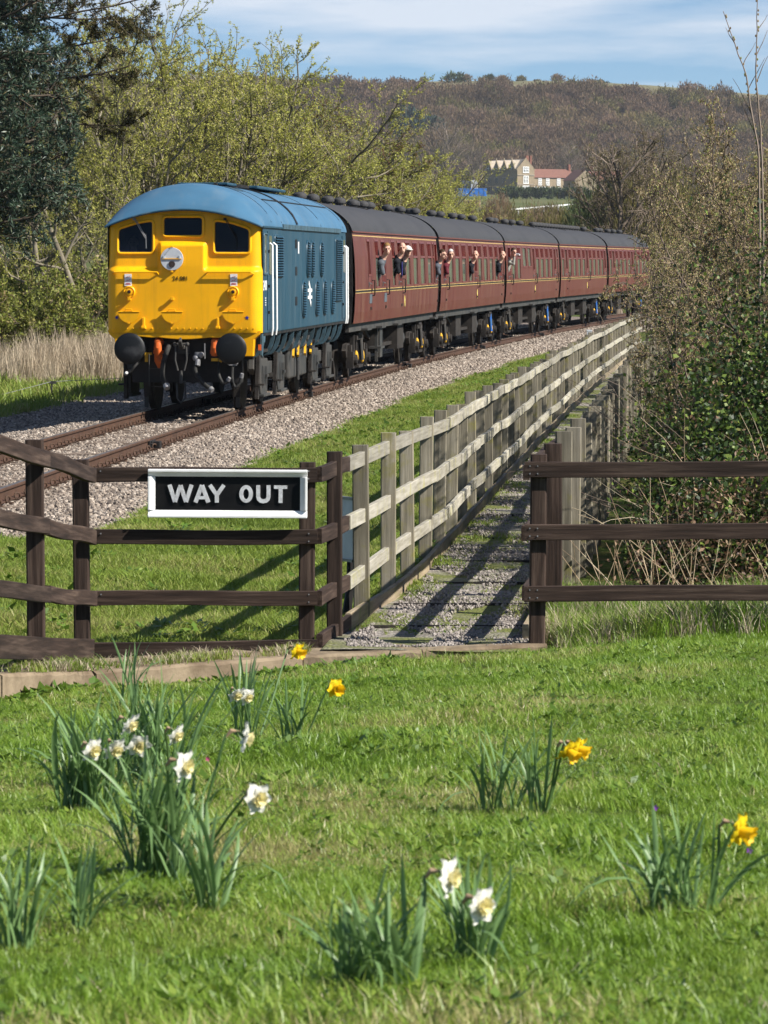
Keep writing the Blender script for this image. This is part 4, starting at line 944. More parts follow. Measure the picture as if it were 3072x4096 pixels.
def hose(pts_, r, mat, tip=None):
    P_ = [Vector(p) for p in pts_]; out = []
    for k in range(len(P_) - 1):
        a, b_, c_, d_ = P_[max(k - 1, 0)], P_[k], P_[k + 1], P_[min(k + 2, len(P_) - 1)]
        for j in range(6):
            t_ = j / 6; out.append(0.5 * ((2 * b_) + (c_ - a) * t_ + (2 * a - 5 * b_ + 4 * c_ - d_) * t_ * t_ + (3 * b_ - a - 3 * c_ + d_) * t_ ** 3))
    out.append(P_[-1]); h = MB().tube(out, r, 10).build('hose', mat, LO, smooth=True)
    if tip: MB().tube([P_[-1], P_[-1] + Vector(tip)], [r * 1.35, r * 1.1], 10).build('hose_end', M['silver'], h, smooth=True)
hose([(-0.28, 0.25, 1.15), (-0.28, 0.02, 1.09), (-0.35, -0.03, 0.85), (-0.36, -0.02, 0.6), (-0.30, -0.03, 0.47)], 0.045, M['hose'], (0.02, -0.05, -0.06))
hose([(0.27, 0.25, 1.0), (0.24, 0.05, 0.92), (0.19, 0.0, 0.75), (0.25, 0.0, 0.6), (0.36, -0.03, 0.48), (0.46, -0.04, 0.41)], 0.04, M['hose'], (0.04, -0.02, -0.03))
hose([(0.62, 0.25, 0.88), (0.60, 0.05, 0.83), (0.60, 0.0, 0.65), (0.68, -0.02, 0.5), (0.76, -0.02, 0.55)], 0.028, M['hose'], (0.03, -0.02, 0.05))
hose([(0.86, 0.25, 0.83), (0.84, 0.03, 0.80), (0.83, 0.0, 0.6), (0.88, -0.02, 0.44), (0.96, -0.02, 0.5), (0.99, -0.02, 0.60)], 0.028, M['hose'], (0.02, -0.02, 0.07))
hose([(-0.80, 0.25, 0.86), (-0.84, 0.02, 0.80), (-0.92, 0.0, 0.70), (-1.0, 0.0, 0.66)], 0.025, M['hose'], (0.02, -0.04, 0.02))
q = MB(); q.box((0.24, 0.1, 0.98), (0.12, 0.12, 0.10)); q.ball((0.20, 0.06, 0.93), 0.06, 10, 7); q.ball((0.30, 0.04, 0.99), 0.045, 10, 7); q.tube([(0.36, 0.0, 0.92), (0.36, -0.02, 1.18)], 0.012, 6); q.tube([(0.24, 0.03, 0.9), (0.23, 0.0, 0.80)], 0.05, 8); q.build('air_cock', M['silver'], LO, smooth=True)
q = MB(); q.box((0.84, 0.02, 0.83), (0.13, 0.07, 0.05)); q.ball((0.90, 0.0, 0.85), 0.035, 8, 6); q.ball((0.78, 0.0, 0.84), 0.03, 8, 6); q.build('air_cock', M['silver'], LO, smooth=True)
MB().box((0.52, 0.12, 0.90), (0.12, 0.1, 0.05)).ball((0.62, 0.08, 0.88), 0.03, 8, 6).build('cock_body', M['yellowp'], LO)
MB().box((-0.66, 0.1, 0.94), (0.05, 0.05, 0.16)).box((-0.62, 0.1, 1.0), (0.1, 0.05, 0.04)).build('yellow_tap', M['yellowp'], LO)
MB().tube([(-0.60, 0.0, 1.0), (-0.60, 0.0, 0.45), (-0.32, 0.0, 0.43)], 0.01, 6).tube([(-0.60, 0.0, 0.75), (-0.35, 0.0, 0.75)], 0.008, 6).build('step_loop', M['bogie'], LO)
# ------------------------------------------------------------------ the coaches
CW = lambda z: float(np.interp(z, [1.26, 1.5, 1.95, 2.6, 3.0, 3.2], [1.355, 1.385, 1.405, 1.395, 1.355, 1.325]))
CACHE = {}
def cached(key, make, name, mat, parent, loc=(0, 0, 0), rot=(0, 0, 0), smooth=False, bevel=0.0):
    if key in CACHE: o = link(name, CACHE[key], None, parent, loc, rot)
    else:
        o = make().build(name, mat, parent, smooth=smooth); CACHE[key] = o.data; o.location = loc; o.rotation_euler = rot
    return o
LC = 20.0
def coach_roofz(u): return 3.2 + 0.67 * max(0, 1 - abs(u) ** 2.1) ** 0.60
def ring(y0, y1, z0, z1, w, d, xo):
    q = MB(); xs = lambda z: CW(z) + xo
    for a, b_, c_, e in ((y0 - w, y1 + w, z0 - w, z0), (y0 - w, y1 + w, z1, z1 + w), (y0 - w, y0, z0, z1), (y1, y1 + w, z0, z1)):
        V = [(xs(z) - dd, y, z) for dd in (0, d) for z in (c_, e) for y in (a, b_)]
        q.add(V, [(0, 1, 3, 2), (4, 6, 7, 5), (0, 4, 5, 1), (2, 3, 7, 6), (0, 2, 6, 4), (1, 5, 7, 3)])
    return q
def pane_mesh(y0, y1, z0, z1, xo, th=0.006):
    q = MB(); V = [(CW(z) + xo - dd, y, z) for dd in (0, th) for z in (z0, z1) for y in (y0, y1)]
    q.add(V, [(0, 1, 3, 2), (4, 6, 7, 5), (0, 4, 5, 1), (2, 3, 7, 6), (0, 2, 6, 4), (1, 5, 7, 3)]); return q
def bogie_unit():
    q = MB()
    for s in (-1, 1):
        pl = [(-1.75, 0.66), (-1.6, 0.80), (-1.0, 0.82), (-0.7, 0.60), (0.7, 0.60), (1.0, 0.82), (1.6, 0.80), (1.75, 0.66), (1.6, 0.52), (1.0, 0.50), (0.6, 0.44), (-0.6, 0.44), (-1.0, 0.50), (-1.6, 0.52)]
        q.prism(pl, lambda a, b_, e, s=s: Vector((s * (0.98 + e), a, b_)), (0, 0.09))
        for a in (-0.75, -0.2, 0.35, 0.85): q.box((s * 1.10, a, 0.72), (0.08, 0.16, 0.55))
        q.box((s * 1.05, 0, 0.92), (0.28, 1.3, 0.09)); q.box((s * 1.1, 0, 0.30), (0.22, 0.9, 0.06)); q.cyl((s * 1.12, -0.35, 0.98), (s * 1.12, 0.35, 0.98), 0.09, n=10)
    q.box((0, 0, 0.7), (1.9, 0.4, 0.3)); return q
def wheelset():
    w = MB()
    for s in (-1, 1):
        pr = [(0.0, -0.05), (0.40, -0.05), (0.455, -0.05), (0.455, 0.045), (0.485, 0.055), (0.485, 0.07), (0, 0.07)]
        if s > 0: pr = [(r_, -h) for r_, h in reversed(pr)]
        w.lathe(pr, (s * 0.755, 0, 0.457), 'x', 24)
    return w.cyl((-0.75, 0, 0.457), (0.75, 0, 0.457), 0.08, n=10)
def axlebox():
    return MB().box((1.12, 0, 0.46), (0.16, 0.34, 0.36)).lathe([(0.0, 0.0), (0.12, 0.0), (0.11, 0.07), (0.0, 0.09)], (1.2, 0, 0.46), 'x', 12).box((1.08, 0, 0.70), (0.14, 0.24, 0.16)).box((1.1, 0.34, 0.52), (0.12, 0.12, 0.46))
def yellow_lug(): return MB().ball((1.17, 0, 0.50), (0.05, 0.075, 0.15), 10, 7)
def damper(): return MB().cyl((1.2, 0, 0.42), (1.16, 0, 0.98), 0.045, n=8)
def vent(): return MB().lathe([(0.10, -0.06), (0.10, 0.04), (0.145, 0.05), (0.155, 0.09), (0.14, 0.14), (0.09, 0.175), (0.0, 0.19)], (0, 0, 0), 'z', 14)
def hook_rail(): return MB().tube([(0, 0, 0.30), (0.06, 0, 0.30), (0.06, 0.03, 0.0), (0.05, 0.03, -0.03), (0.0, 0.03, -0.03)], 0.014, 6)
def knob(): return MB().box((0.012, 0, 0), (0.024, 0.05, 0.10)).tube([(0.02, 0, 0.02), (0.05, 0, 0.02), (0.055, 0.09, 0.0)], 0.012, 6)
def hinge(): return MB().box((0.012, 0, 0), (0.03, 0.10, 0.06))
def crest(): return MB().prism([(0.09 * math.cos(6.283 * k / 20), 0.135 * math.sin(6.283 * k / 20)) for k in range(20)], lambda a, b_, e: Vector((e, a, b_)), (0.0, 0.006))

def coach(D0, label, opens, vents, details):
    o_, a_ = frame_on_track(D0, LC)
    C = empty('railway_coach', o_, a_, label, 'coach', 'maroon coaches of the train')
    holes = []
    for kind, y0, y1 in opens:
        if kind in 'wn': holes.append((y0, y1, 2.02, 3.02))
        elif kind == 'h': holes.append((y0, y1, 2.42, 3.02))
        elif kind in 'dD': holes.append((y0, y1, 2.30, 3.01))
    for s in (1, -1):
        ys = sorted({0.0, LC} | {y for h in holes for y in h[:2]} | {k * 1.25 for k in range(17)}); zs = [1.26, 1.32, 1.5, 1.95, 2.02, 2.30, 2.42, 2.7, 3.01, 3.02, 3.12, 3.2]
        V = [(s * CW(z), y, z) for y in ys for z in zs]; k = len(zs); Fc = []
        for a in range(len(ys) - 1):
            for j in range(k - 1):
                ym, zm = (ys[a] + ys[a + 1]) / 2, (zs[j] + zs[j + 1]) / 2
                if s > 0 and any(h[0] < ym < h[1] and h[2] < zm < h[3] for h in holes): continue
                f = (a * k + j, (a + 1) * k + j, (a + 1) * k + j + 1, a * k + j + 1); Fc.append(f if s > 0 else f[::-1])
        MB().add(V, Fc).build('body_side', M['maroon'], C, fix=False)
    us = [math.sin(math.pi / 2 * (-1 + 2 * j / 24)) for j in range(25)]; ys = [-0.06] + [k * 2.0 for k in range(0, 11)] + [LC + 0.06]
    V = [(u * 1.345, y, coach_roofz(u)) for y in ys for u in us]; k = 25
    rf_ = MB().add(V, [(a * k + j, a * k + j + 1, (a + 1) * k + j + 1, (a + 1) * k + j) for a in range(len(ys) - 1) for j in range(k - 1)]).build('roof', M['roofgrey'], C, smooth=True, fix=False)
    prof = [(-1.345, 3.19)] + [(u * 1.345, coach_roofz(u)) for u in us] + [(1.345, 3.19), (1.37, 1.9), (1.33, 1.26), (-1.33, 1.26), (-1.37, 1.9)]
    for y, nm in ((0.0, -1), (LC, 1)):
        MB().prism(prof, lambda a, b_, e, y=y: Vector((a * 0.985, y + e, 1.26 + (b_ - 1.26) * 0.99)), ((-0.05, 0.02) if nm < 0 else (-0.02, 0.05))).build('end_panel', M['black'], C)
        q = MB(); q.box((0, y + nm * 0.16, 2.25), (1.05, 0.28, 2.05)); 
        for z in (1.6, 2.0, 2.4, 2.8): q.box((0, y + nm * 0.16, z), (1.1, 0.30, 0.05))
        q.build('gangway', M['black'], C)
        MB().tube([(1.12, y + nm * 0.05, 1.55), (1.12, y + nm * 0.12, 1.6), (1.12, y + nm * 0.12, 2.7), (1.12, y + nm * 0.05, 2.75)], 0.018, 6).build('end_rail', M['black'], C)
    MB().bar((1.335, -0.05, 3.205), (1.335, LC + 0.05, 3.205), 0.05, 0.03).build('gutter', M['maroonfr'], C)
    def strip(z, h, mat, nm): MB().add([(CW(z + dz) + 0.004, y, z + dz) for y in (0.01, LC - 0.01) for dz in (-h / 2, h / 2)], [(0, 2, 3, 1)]).build(nm, mat, C)
    strip(3.125, 0.022, M['lining'], 'lining'); strip(1.965, 0.018, M['lining'], 'lining'); strip(1.905, 0.018, M['lining'], 'lining'); strip(1.935, 0.036, M['black'], 'lining_band')
    for kind, y0, y1 in opens:
        if kind in 'wn':
            w = pane_mesh(y0, y1, 2.02, 2.69, -0.02).build('window', M['glass'], C)
            ring(y0, y1, 2.02, 3.02, 0.045, 0.05, 0.010).build('window_frame', M['maroonfr'], w)
            pane_mesh(y0, y1, 2.66, 2.71, 0.004, 0.03).build('transom', M['maroonfr'], w)
            pane_mesh(y0, y1, 2.71, 3.02, -0.03).build('toplight', M['glass'], w)
            q = MB()
            wd = y1 - y0
            for f in (0.12, 0.45, 0.72): 
                if wd > 0.6: q.box((CW(2.86) - 0.01, y0 + wd * f, 2.865), (0.03, wd * 0.13, 0.29))
            if wd > 0.6: q.build('toplight_slide', M['red'], w)
        elif kind == 'h':
            w = pane_mesh(y0, y1, 2.42, 3.02, -0.02).build('window', M['glass'], C); ring(y0, y1, 2.42, 3.02, 0.045, 0.05, 0.010).build('window_frame', M['maroonfr'], w)
        elif kind in 'dD':
            q = MB(); ya, yb = y0 - 0.10, y1 + 0.10
            for yy in (ya, yb): q.add([(CW(z) + 0.003, yy + dy, z) for z in (1.34, 1.95, 2.5, 3.10) for dy in (-0.011, 0.011)], [(2 * j, 2 * j + 1, 2 * j + 3, 2 * j + 2) for j in range(3)])
            dr = q.build('door', M['black'], C)
            ring(y0, y1, 2.30, 3.01, 0.05, 0.07, 0.012).build('window_frame', M['maroonfr'], dr)
            if kind == 'd': pane_mesh(y0, y1, 2.30, 3.01, -0.045).build('droplight', M['glass'], dr)
            else:
                pane_mesh(y0, y1, 2.30, 3.01, -0.22).build('dark_interior', M['cabin'], dr)
                MB().box((CW(2.7) - 0.11, y1 - 0.01, 2.65), (0.20, 0.04, 0.74)).box((CW(2.3) - 0.09, (y0 + y1) / 2, 2.29), (0.16, y1 - y0, 0.03)).build('door_edge', M['red'], dr)
            pane_mesh(y0 + 0.02, y1 - 0.02, 2.02, 2.24, 0.004, 0.004).build('lower_panel', M['red'] if kind == 'D' else M['maroonfr'], dr)
            cached('knob', knob, 'door_handle', M['chrome'], dr, (CW(2.0), y0 + 0.03, 2.08)); cached('rail', hook_rail, 'grab_rail', M['black'], dr, (CW(1.95), y1 + 0.24, 1.86))
            for z in (1.95, 1.55): cached('hinge', hinge, 'hinge', M['under'], dr, (CW(z), y1 + 0.10, z))
    for y, l in vents: cached('vent', vent, 'roof_vent', M['roofgrey'], rf_, (l, y, coach_roofz(l / 1.345)), smooth=True)
    for y in (LC * 0.5, LC * 0.93):
        q = MB(); q.tube([(u * 1.345, y + 0.25 * abs(u), coach_roofz(u) + 0.012) for u in (0.0, 0.15, 0.3, 0.45)], 0.012, 5); q.build('roof_pipe', M['black'], rf_)
    if details.get('crest'): cached('crest', crest, 'crest', M['crest'], C, (CW(1.62) + 0.002, details['crest'], 1.63))
    for y in details.get('plates', ()): pane_mesh(y, y + 0.55, 1.66, 1.86, 0.006, 0.004).build('grey_plate', M['steelgreyplate'], C)
    # underframe
    for s in (-1, 1): MB().box((s * 1.22, LC / 2, 1.17), (0.08, LC - 0.1, 0.18)).build('solebar', M['bogie'], C)
    MB().box((0, LC / 2, 1.18), (2.3, LC - 0.2, 0.12)).build('floor', M['under'], C)
    for yc in (2.9, LC - 2.9):
        cached('bogie', bogie_unit, 'bogie_frame', M['under'], C, (0, yc, 0))
        for ax in (-1.3, 1.3):
            cached('wheel', wheelset, 'wheelset', M['under'], C, (0, yc + ax, 0), smooth=True); cached('axb', axlebox, 'axlebox', M['under'], C, (0, yc + ax, 0))
        for ax in (-0.62, 0.62): cached('lug', yellow_lug, 'spring_plate', M['yellowp'], C, (0, yc + ax, 0), smooth=True)
        (cached('damp', damper, 'damper', M['damper'], C, (0, yc + 0.30, 0), smooth=True) if D0 > 100 and yc > 10 else cached('dampg', damper, 'damper', M['bogie'], C, (0, yc + 0.30, 0), smooth=True))
        cached('pl1', lambda: MB().box((0.3, 0, 0.62), (1.5, 0.10, 0.5)), 'bolster', M['under'], C, (0, yc, 0))
    def boxes():
        q = MB(); q.box((0.85, 0, 0.78), (0.55, 1.5, 0.62)); q.box((-0.85, 0.4, 0.78), (0.55, 1.5, 0.62)); return q
    cached('batt', boxes, 'battery_box', M['under'], C, (0, 7.6, 0)); cached('batt', boxes, 'battery_box', M['under'], C, (0, 12.6, 0))
    def truss():
        q = MB()
        for s in (-1, 1):
            q.bar((s * 0.95, -4.5, 1.08), (s * 0.95, -2.0, 0.62), 0.07, 0.08); q.bar((s * 0.95, -2.0, 0.62), (s * 0.95, 2.0, 0.62), 0.07, 0.08); q.bar((s * 0.95, 2.0, 0.62), (s * 0.95, 4.5, 1.08), 0.07, 0.08)
            for y in (-2, 0, 2): q.bar((s * 0.95, y, 1.1), (s * 0.95, y, 0.62), 0.06, 0.06)
        return q
    cached('truss', truss, 'truss', M['under'], C, (0, LC / 2, 0))
    for y in (4.9, 14.6): cached('cyl', lambda: MB().lathe([(0, -0.3), (0.27, -0.3), (0.27, 0.25), (0.15, 0.36), (0, 0.38)], (0.75, 0, 0.68), 'y', 16), 'vacuum_cylinder', M['bogie'], C, (0, y, 0), smooth=True)
    for kind, y0, y1 in opens:
        if kind in 'dD': cached('step', lambda: MB().box((1.28, 0, 1.10), (0.24, 0.85, 0.045)).bar((1.22, -0.3, 1.1), (1.2, -0.3, 1.2), 0.04, 0.04), 'step_board', M['bogie'], C, (0, (y0 + y1) / 2, 0))
    if details.get('steps'):
        for y in details['steps']: MB().box((1.15, y, 0.62), (0.28, 0.9, 0.05)).bar((1.18, y - 0.4, 1.1), (1.18, y - 0.4, 0.3), 0.06, 0.07).box((1.1, y + 0.9, 0.75), (0.12, 0.55, 0.75)).build('step_ladder', M['bogie'], C)
    MB().cyl((0, -0.5, 1.05), (0, 0.1, 1.05), 0.08, n=8).build('coupler', M['under'], C)
    return C, o_, a_
sc_ = 20.0 / 20.55
O1 = [('d', 2.68, 3.12), ('n', 4.3, 5.0), ('D', 5.65, 6.35), ('n', 8.0, 8.7), ('D', 9.4, 10.1), ('w', 11.3, 12.35), ('w', 13.2, 14.3), ('w', 15.1, 16.3), ('w', 17.1, 18.15), ('n', 18.55, 18.95), ('D', 19.2, 19.72)]
O2 = [('D', 0.75, 1.35), ('w', 2.2, 3.35), ('w', 4.05, 5.2), ('w', 6.0, 7.15), ('w', 8.0, 9.1), ('D', 9.75, 10.4), ('w', 10.95, 12.05), ('w', 12.8, 13.9), ('w', 14.7, 15.8), ('w', 16.6, 17.6), ('D', 18.2, 18.85), ('n', 19.2, 19.6)]
O3 = [('D', 0.7, 1.4), ('w', 1.95, 3.05), ('w', 3.85, 4.85), ('h', 5.7, 6.95), ('h', 7.6, 8.7), ('d', 9.35, 9.95), ('w', 10.6, 11.7), ('w', 12.4, 13.5), ('w', 14.3, 15.4), ('w', 16.2, 17.2), ('d', 17.9, 18.55), ('n', 19.0, 19.5)]
O4 = [('n', 0.55, 1.35), ('d', 1.85, 2.6), ('w', 3.2, 4.2), ('w', 5.1, 6.1), ('w', 7.0, 8.0), ('w', 8.9, 9.9), ('d', 10.5, 11.2), ('w', 11.8, 12.8), ('w', 13.6, 14.7), ('w', 15.6, 16.6), ('w', 17.4, 18.3), ('d', 18.8, 19.45)]
v1 = [(0.6, .15), (2.9, .15), (5.3, .2), (7.6, .2), (10.4, .2), (11.6, .1), (12.6, .2), (14.0, .2), (15.2, .1), (18.6, .2)]
v2 = [(1.0, .2), (1.9, -.1), (4.2, .25), (5.2, 0), (8.6, .25), (11.5, .2), (14.8, .25), (18.0, .2)]
v3 = [(1.0, .2), (6.0, .25), (8.0, .2), (11.5, .2), (13.5, .25), (17.0, .2)]
v4 = [(0.8 + 1.1 * k, .25) for k in range(17)]
CO = []
CO.append(coach(81.75, 'maroon brake coach directly behind the blue locomotive', O1, v1, dict(crest=10.95, plates=(2.9, 6.1), steps=(6.8,))))
CO.append(coach(102.45, 'maroon coach second behind the locomotive with bald men at its windows', O2, v2, dict(crest=10.6)))
CO.append(coach(122.95, 'maroon coach third behind the locomotive with two frosted windows', O3, v3, dict(crest=10.2)))
CO.append(coach(143.45, 'maroon coach fourth behind the locomotive with a close row of roof vents', O4, v4, dict(crest=10.9)))
CO.append(coach(164.1, 'rearmost maroon coach vanishing behind the twigs of the hedge', O4, v3, {}))

# ------------------------------------------------------------------ people leaning out
def caps(q, a, b_, r0, r1, n=10):
    a, b_ = Vector(a), Vector(b_); t_ = (b_ - a); L = max(t_.length, 1e-4); t_.normalize()
    pts_ = []; rr = []
    for k in range(4): th = k / 4 * math.pi / 2; pts_.append(a - t_ * r0 * math.cos(th)); rr.append(max(r0 * math.sin(th), 1e-3))
    pts_.append(a); rr.append(r0); pts_.append(b_); rr.append(r1)
    for k in range(1, 5): th = k / 4 * math.pi / 2; pts_.append(b_ + t_ * r1 * math.sin(th)); rr.append(max(r1 * math.cos(th), 1e-3))
    q.tube(pts_, rr, n)
def cloth(name, c): return pmat(name, c, tuple(x * 0.7 for x in c), 9, rough=0.85)
HAIR = {'blond': pmat('blond_hair', (0.26, 0.15, 0.05), (0.16, 0.09, 0.03), 30, rough=0.6), 'grey': pmat('grey_hair', (0.55, 0.53, 0.5), (0.4, 0.38, 0.36), 30, rough=0.6), 'brown': pmat('brown_hair', (0.06, 0.032, 0.015), (0.035, 0.02, 0.01), 30, rough=0.6)}
M['eye'] = pmat('eye', (0.02, 0.015, 0.012), None, 5, rough=0.2)
def person(label, loc, rz, yaw, hair, coat, sill, glasses=False, cap_=None, cover=0.9, side=-0.20, camera=False, tie=False, driver=False):
    """head centre is the origin; the coach side lies at x = side"""
    Hm = Matrix.Rotation(yaw, 3, 'Z') @ Matrix.Rotation(R(6), 3, 'X')
    h = lambda x, y, z: Hm @ Vector((x, y, z))
    q = MB()
    def hb(c, r): 
        k0 = len(q.v); q.ball((0, 0, 0), r, 14, 10)
        for k in range(k0, len(q.v)): q.v[k] = tuple(h(*(Vector(q.v[k]) + Vector(c))))
    hb((0, 0.01, 0.02), (0.078, 0.098, 0.105)); hb((0, -0.025, -0.055), (0.060, 0.066, 0.072)); hb((0, -0.055, -0.09), (0.034, 0.03, 0.028))
    caps(q, h(0, -0.09, 0.015), h(0, -0.113, -0.028), 0.012, 0.019, 8)                     # nose
    caps(q, h(-0.028, -0.086, -0.064), h(0.028, -0.086, -0.064), 0.010, 0.010, 6)         # lips
    caps(q, h(-0.045, -0.085, 0.032), h(0.045, -0.085, 0.032), 0.013, 0.013, 6)           # brow
    for s in (-1, 1): caps(q, h(s * 0.079, 0.015, 0.02), h(s * 0.082, 0.012, -0.03), 0.018, 0.013, 6)
    nb = Vector((-0.10, 0.05, -0.23)) if not driver else Vector((0, 0.06, -0.24))
    caps(q, h(0, 0.02, -0.06), nb, 0.058, 0.064)
    ch = Vector((-0.26, 0.09, -0.50)) if not driver else Vector((0, 0.08, -0.52)); pv = Vector((-0.50, 0.12, -0.98)) if not driver else Vector((0, 0.12, -0.95))
    s1, s2 = nb + Vector((-0.03, -0.17, -0.09)), nb + Vector((-0.05, 0.19, -0.10))
    if driver: s1, s2 = nb + Vector((-0.18, 0, -0.08)), nb + Vector((0.18, 0, -0.08))
    wr = Vector((side + 0.055, -0.03, sill + 0.035)); el = (s1 + wr) / 2 + Vector((0.06, -0.08, -0.12))
    if camera: wr = Vector((0.03, -0.16, -0.13)); el = Vector((0.0, -0.12, -0.38))
    if driver: wr = Vector((-0.2, -0.25, -0.5)); el = Vector((-0.25, 0.0, -0.5))
    caps(q, nb, ch, 0.075, 0.12); caps(q, el.lerp(wr, 0.7), wr, 0.032, 0.026)
    out = Vector((1, 0, -0.25)).normalized() if not (camera or driver) else Vector((0.3, -0.8, 0.45)).normalized()
    ac = Vector((0, 1, 0)) if not camera else Vector((0.6, 0.3, 0.5)).normalized()
    pm = wr + out * 0.055; caps(q, wr, pm, 0.028, 0.034)
    for k, ln in enumerate((0.050, 0.060, 0.056, 0.042)):
        b0 = pm + ac * (k - 1.5) * 0.021 + out * 0.012; b1 = b0 + out * ln * 0.5 + Vector((0, 0, -0.01)); b2 = b1 + out * ln * 0.15 + Vector((0, 0, -ln * 0.6)); caps(q, b0, b1, 0.0105, 0.0095, 6); caps(q, b1, b2, 0.0095, 0.008, 6)
    t0 = wr + ac * 0.03 + out * 0.02; caps(q, t0, t0 + ac * 0.03 + out * 0.025, 0.012, 0.010, 6)
    pe = q.build('person', M['skin'], None, smooth=True); pe.location = loc; pe.rotation_euler = (0, 0, rz)
    md = pe.modifiers.new('one_skin', 'REMESH'); md.mode = 'VOXEL'; md.voxel_size = 0.0085; md.use_smooth_shade = True
    tag(pe, label, 'person', 'people looking out of the train')
    j = MB(); caps(j, nb + Vector((-0.02, 0.02, -0.02)), ch, 0.10, 0.155, 12); caps(j, ch, pv, 0.155, 0.15, 12); caps(j, s1, s2, 0.085, 0.085, 12)
    caps(j, s1, el, 0.068, 0.055); caps(j, el, el.lerp(wr, 0.86), 0.055, 0.042)
    e2 = s2 + Vector((-0.12, 0.05, -0.28)); caps(j, s2, e2, 0.068, 0.055); caps(j, e2, e2 + Vector((0.05, -0.15, -0.2)), 0.055, 0.04)
    ja = j.build('jacket', coat, pe, smooth=True); md = ja.modifiers.new('one_cloth', 'REMESH'); md.mode = 'VOXEL'; md.voxel_size = 0.014; md.use_smooth_shade = True
    lg = MB()
    for s in (-1, 1): caps(lg, pv + Vector((0, s * 0.09, 0)), pv + Vector((-0.03, s * 0.10, -0.35)), 0.095, 0.07); caps(lg, pv + Vector((-0.03, s * 0.10, -0.35)), pv + Vector((-0.05, s * 0.10, -0.62)), 0.07, 0.05)
    lg.build('trousers', M['cabin'], pe, smooth=True)
    if hair:
        q = MB(); n_, m_ = 18, 12; V = []
        for i in range(m_ + 1):
            th = math.pi * i / m_
            for k in range(n_):
                a = 2 * math.pi * k / n_; bmp = 1 + 0.05 * math.sin(5 * a + 3 * i)
                V.append(Vector((0.087 * math.sin(th) * math.cos(a) * bmp, 0.014 + 0.106 * math.sin(th) * math.sin(a) * bmp, 0.028 + 0.115 * math.cos(th) * bmp)))
        Fc = []
        for i in range(m_):
            for k in range(n_):
                f = (i * n_ + k, (i + 1) * n_ + k, (i + 1) * n_ + (k + 1) % n_, i * n_ + (k + 1) % n_); c_ = sum((V[x] for x in f), Vector()) / 4
                bald = cover < 0.7
                if c_.z < (0.075 if c_.y < -0.03 else (0.02 if c_.y < 0.03 else -0.055)): continue
                if bald and (c_.z > 0.06 or c_.y < 0.01): continue
                Fc.append(f)
        q.add([h(*v) for v in V], Fc); q.build('hair', HAIR[hair], pe, smooth=True, fix=False)
    q = MB()
    for s in (-1, 1): q.ball(h(s * 0.031, -0.088, 0.012), 0.010, 8, 6)
    q.build('eyes', M['eye'], pe, smooth=True)
    if glasses:
        q = MB()
        for s in (-1, 1): pts_ = [h(s * 0.034 + 0.024 * math.cos(6.283 * k / 12), -0.108, 0.010 + 0.019 * math.sin(6.283 * k / 12)) for k in range(13)]; q.tube(pts_, 0.0035, 5, False); q.tube([h(s * 0.058, -0.105, 0.015), h(s * 0.084, 0.02, 0.015)], 0.003, 5)
        q.tube([h(-0.01, -0.11, 0.012), h(0.01, -0.11, 0.012)], 0.003, 5); q.build('glasses', M['black'], pe)
    if cap_:
        q = MB(); k0 = len(q.v); q.ball((0, 0.012, 0.055), (0.096, 0.113, 0.085), 14, 8); q.prism([(0.085 * math.cos(math.pi + math.pi * k / 10), -0.085 + 0.10 * math.sin(math.pi + math.pi * k / 10)) for k in range(11)], lambda a, b_, e: Vector((a, b_, 0.055 + e)), (0, 0.008))
        q.v = [tuple(h(*v)) for v in q.v]; q.build('cap', cap_, pe, smooth=True)
    if camera: MB().box(h(0.03, -0.17, -0.06), (0.10, 0.05, 0.07)).cyl(h(0.03, -0.19, -0.06), h(0.05, -0.27, -0.06), 0.028).build('camera_body', M['discgrey'], pe)
    if tie: MB().box(nb + Vector((0.09, -0.02, -0.25)), (0.02, 0.05, 0.32)).build('tie', cloth('blue_tie', (0.05, 0.05, 0.22)), pe)
    return pe
dark = cloth('dark_jacket', (0.012, 0.013, 0.018)); grey = cloth('grey_hooded_jacket', (0.10, 0.11, 0.125)); pale = cloth('pale_jacket', (0.34, 0.33, 0.29)); maroonc = cloth('dark_red_jumper', (0.12, 0.02, 0.03)); denim = cloth('grey_denim', (0.09, 0.10, 0.12)); whitec = cloth('white_cap', (0.72, 0.69, 0.62))
def lean(ci, x, y, out=1.57):
    _, o_, a_ = CO[ci]; n_ = Vector((math.cos(a_), math.sin(a_), 0)); lo_, hi_ = o_.y - 5, o_.y + 28
    for _ in range(40):
        m_ = (lo_ + hi_) / 2; p = at(x, y, m_); d = (Vector((p.x, p.y, 0)) - Vector((o_.x, o_.y, 0))).dot(n_)
        if (x - CPX) / FPX > 0.0: pass
        # lateral distance from the coach axis falls with depth here
        if d > out: lo_ = m_
        else: hi_ = m_
    return p, a_
def sill_rel(p): return 2.31 - p.z
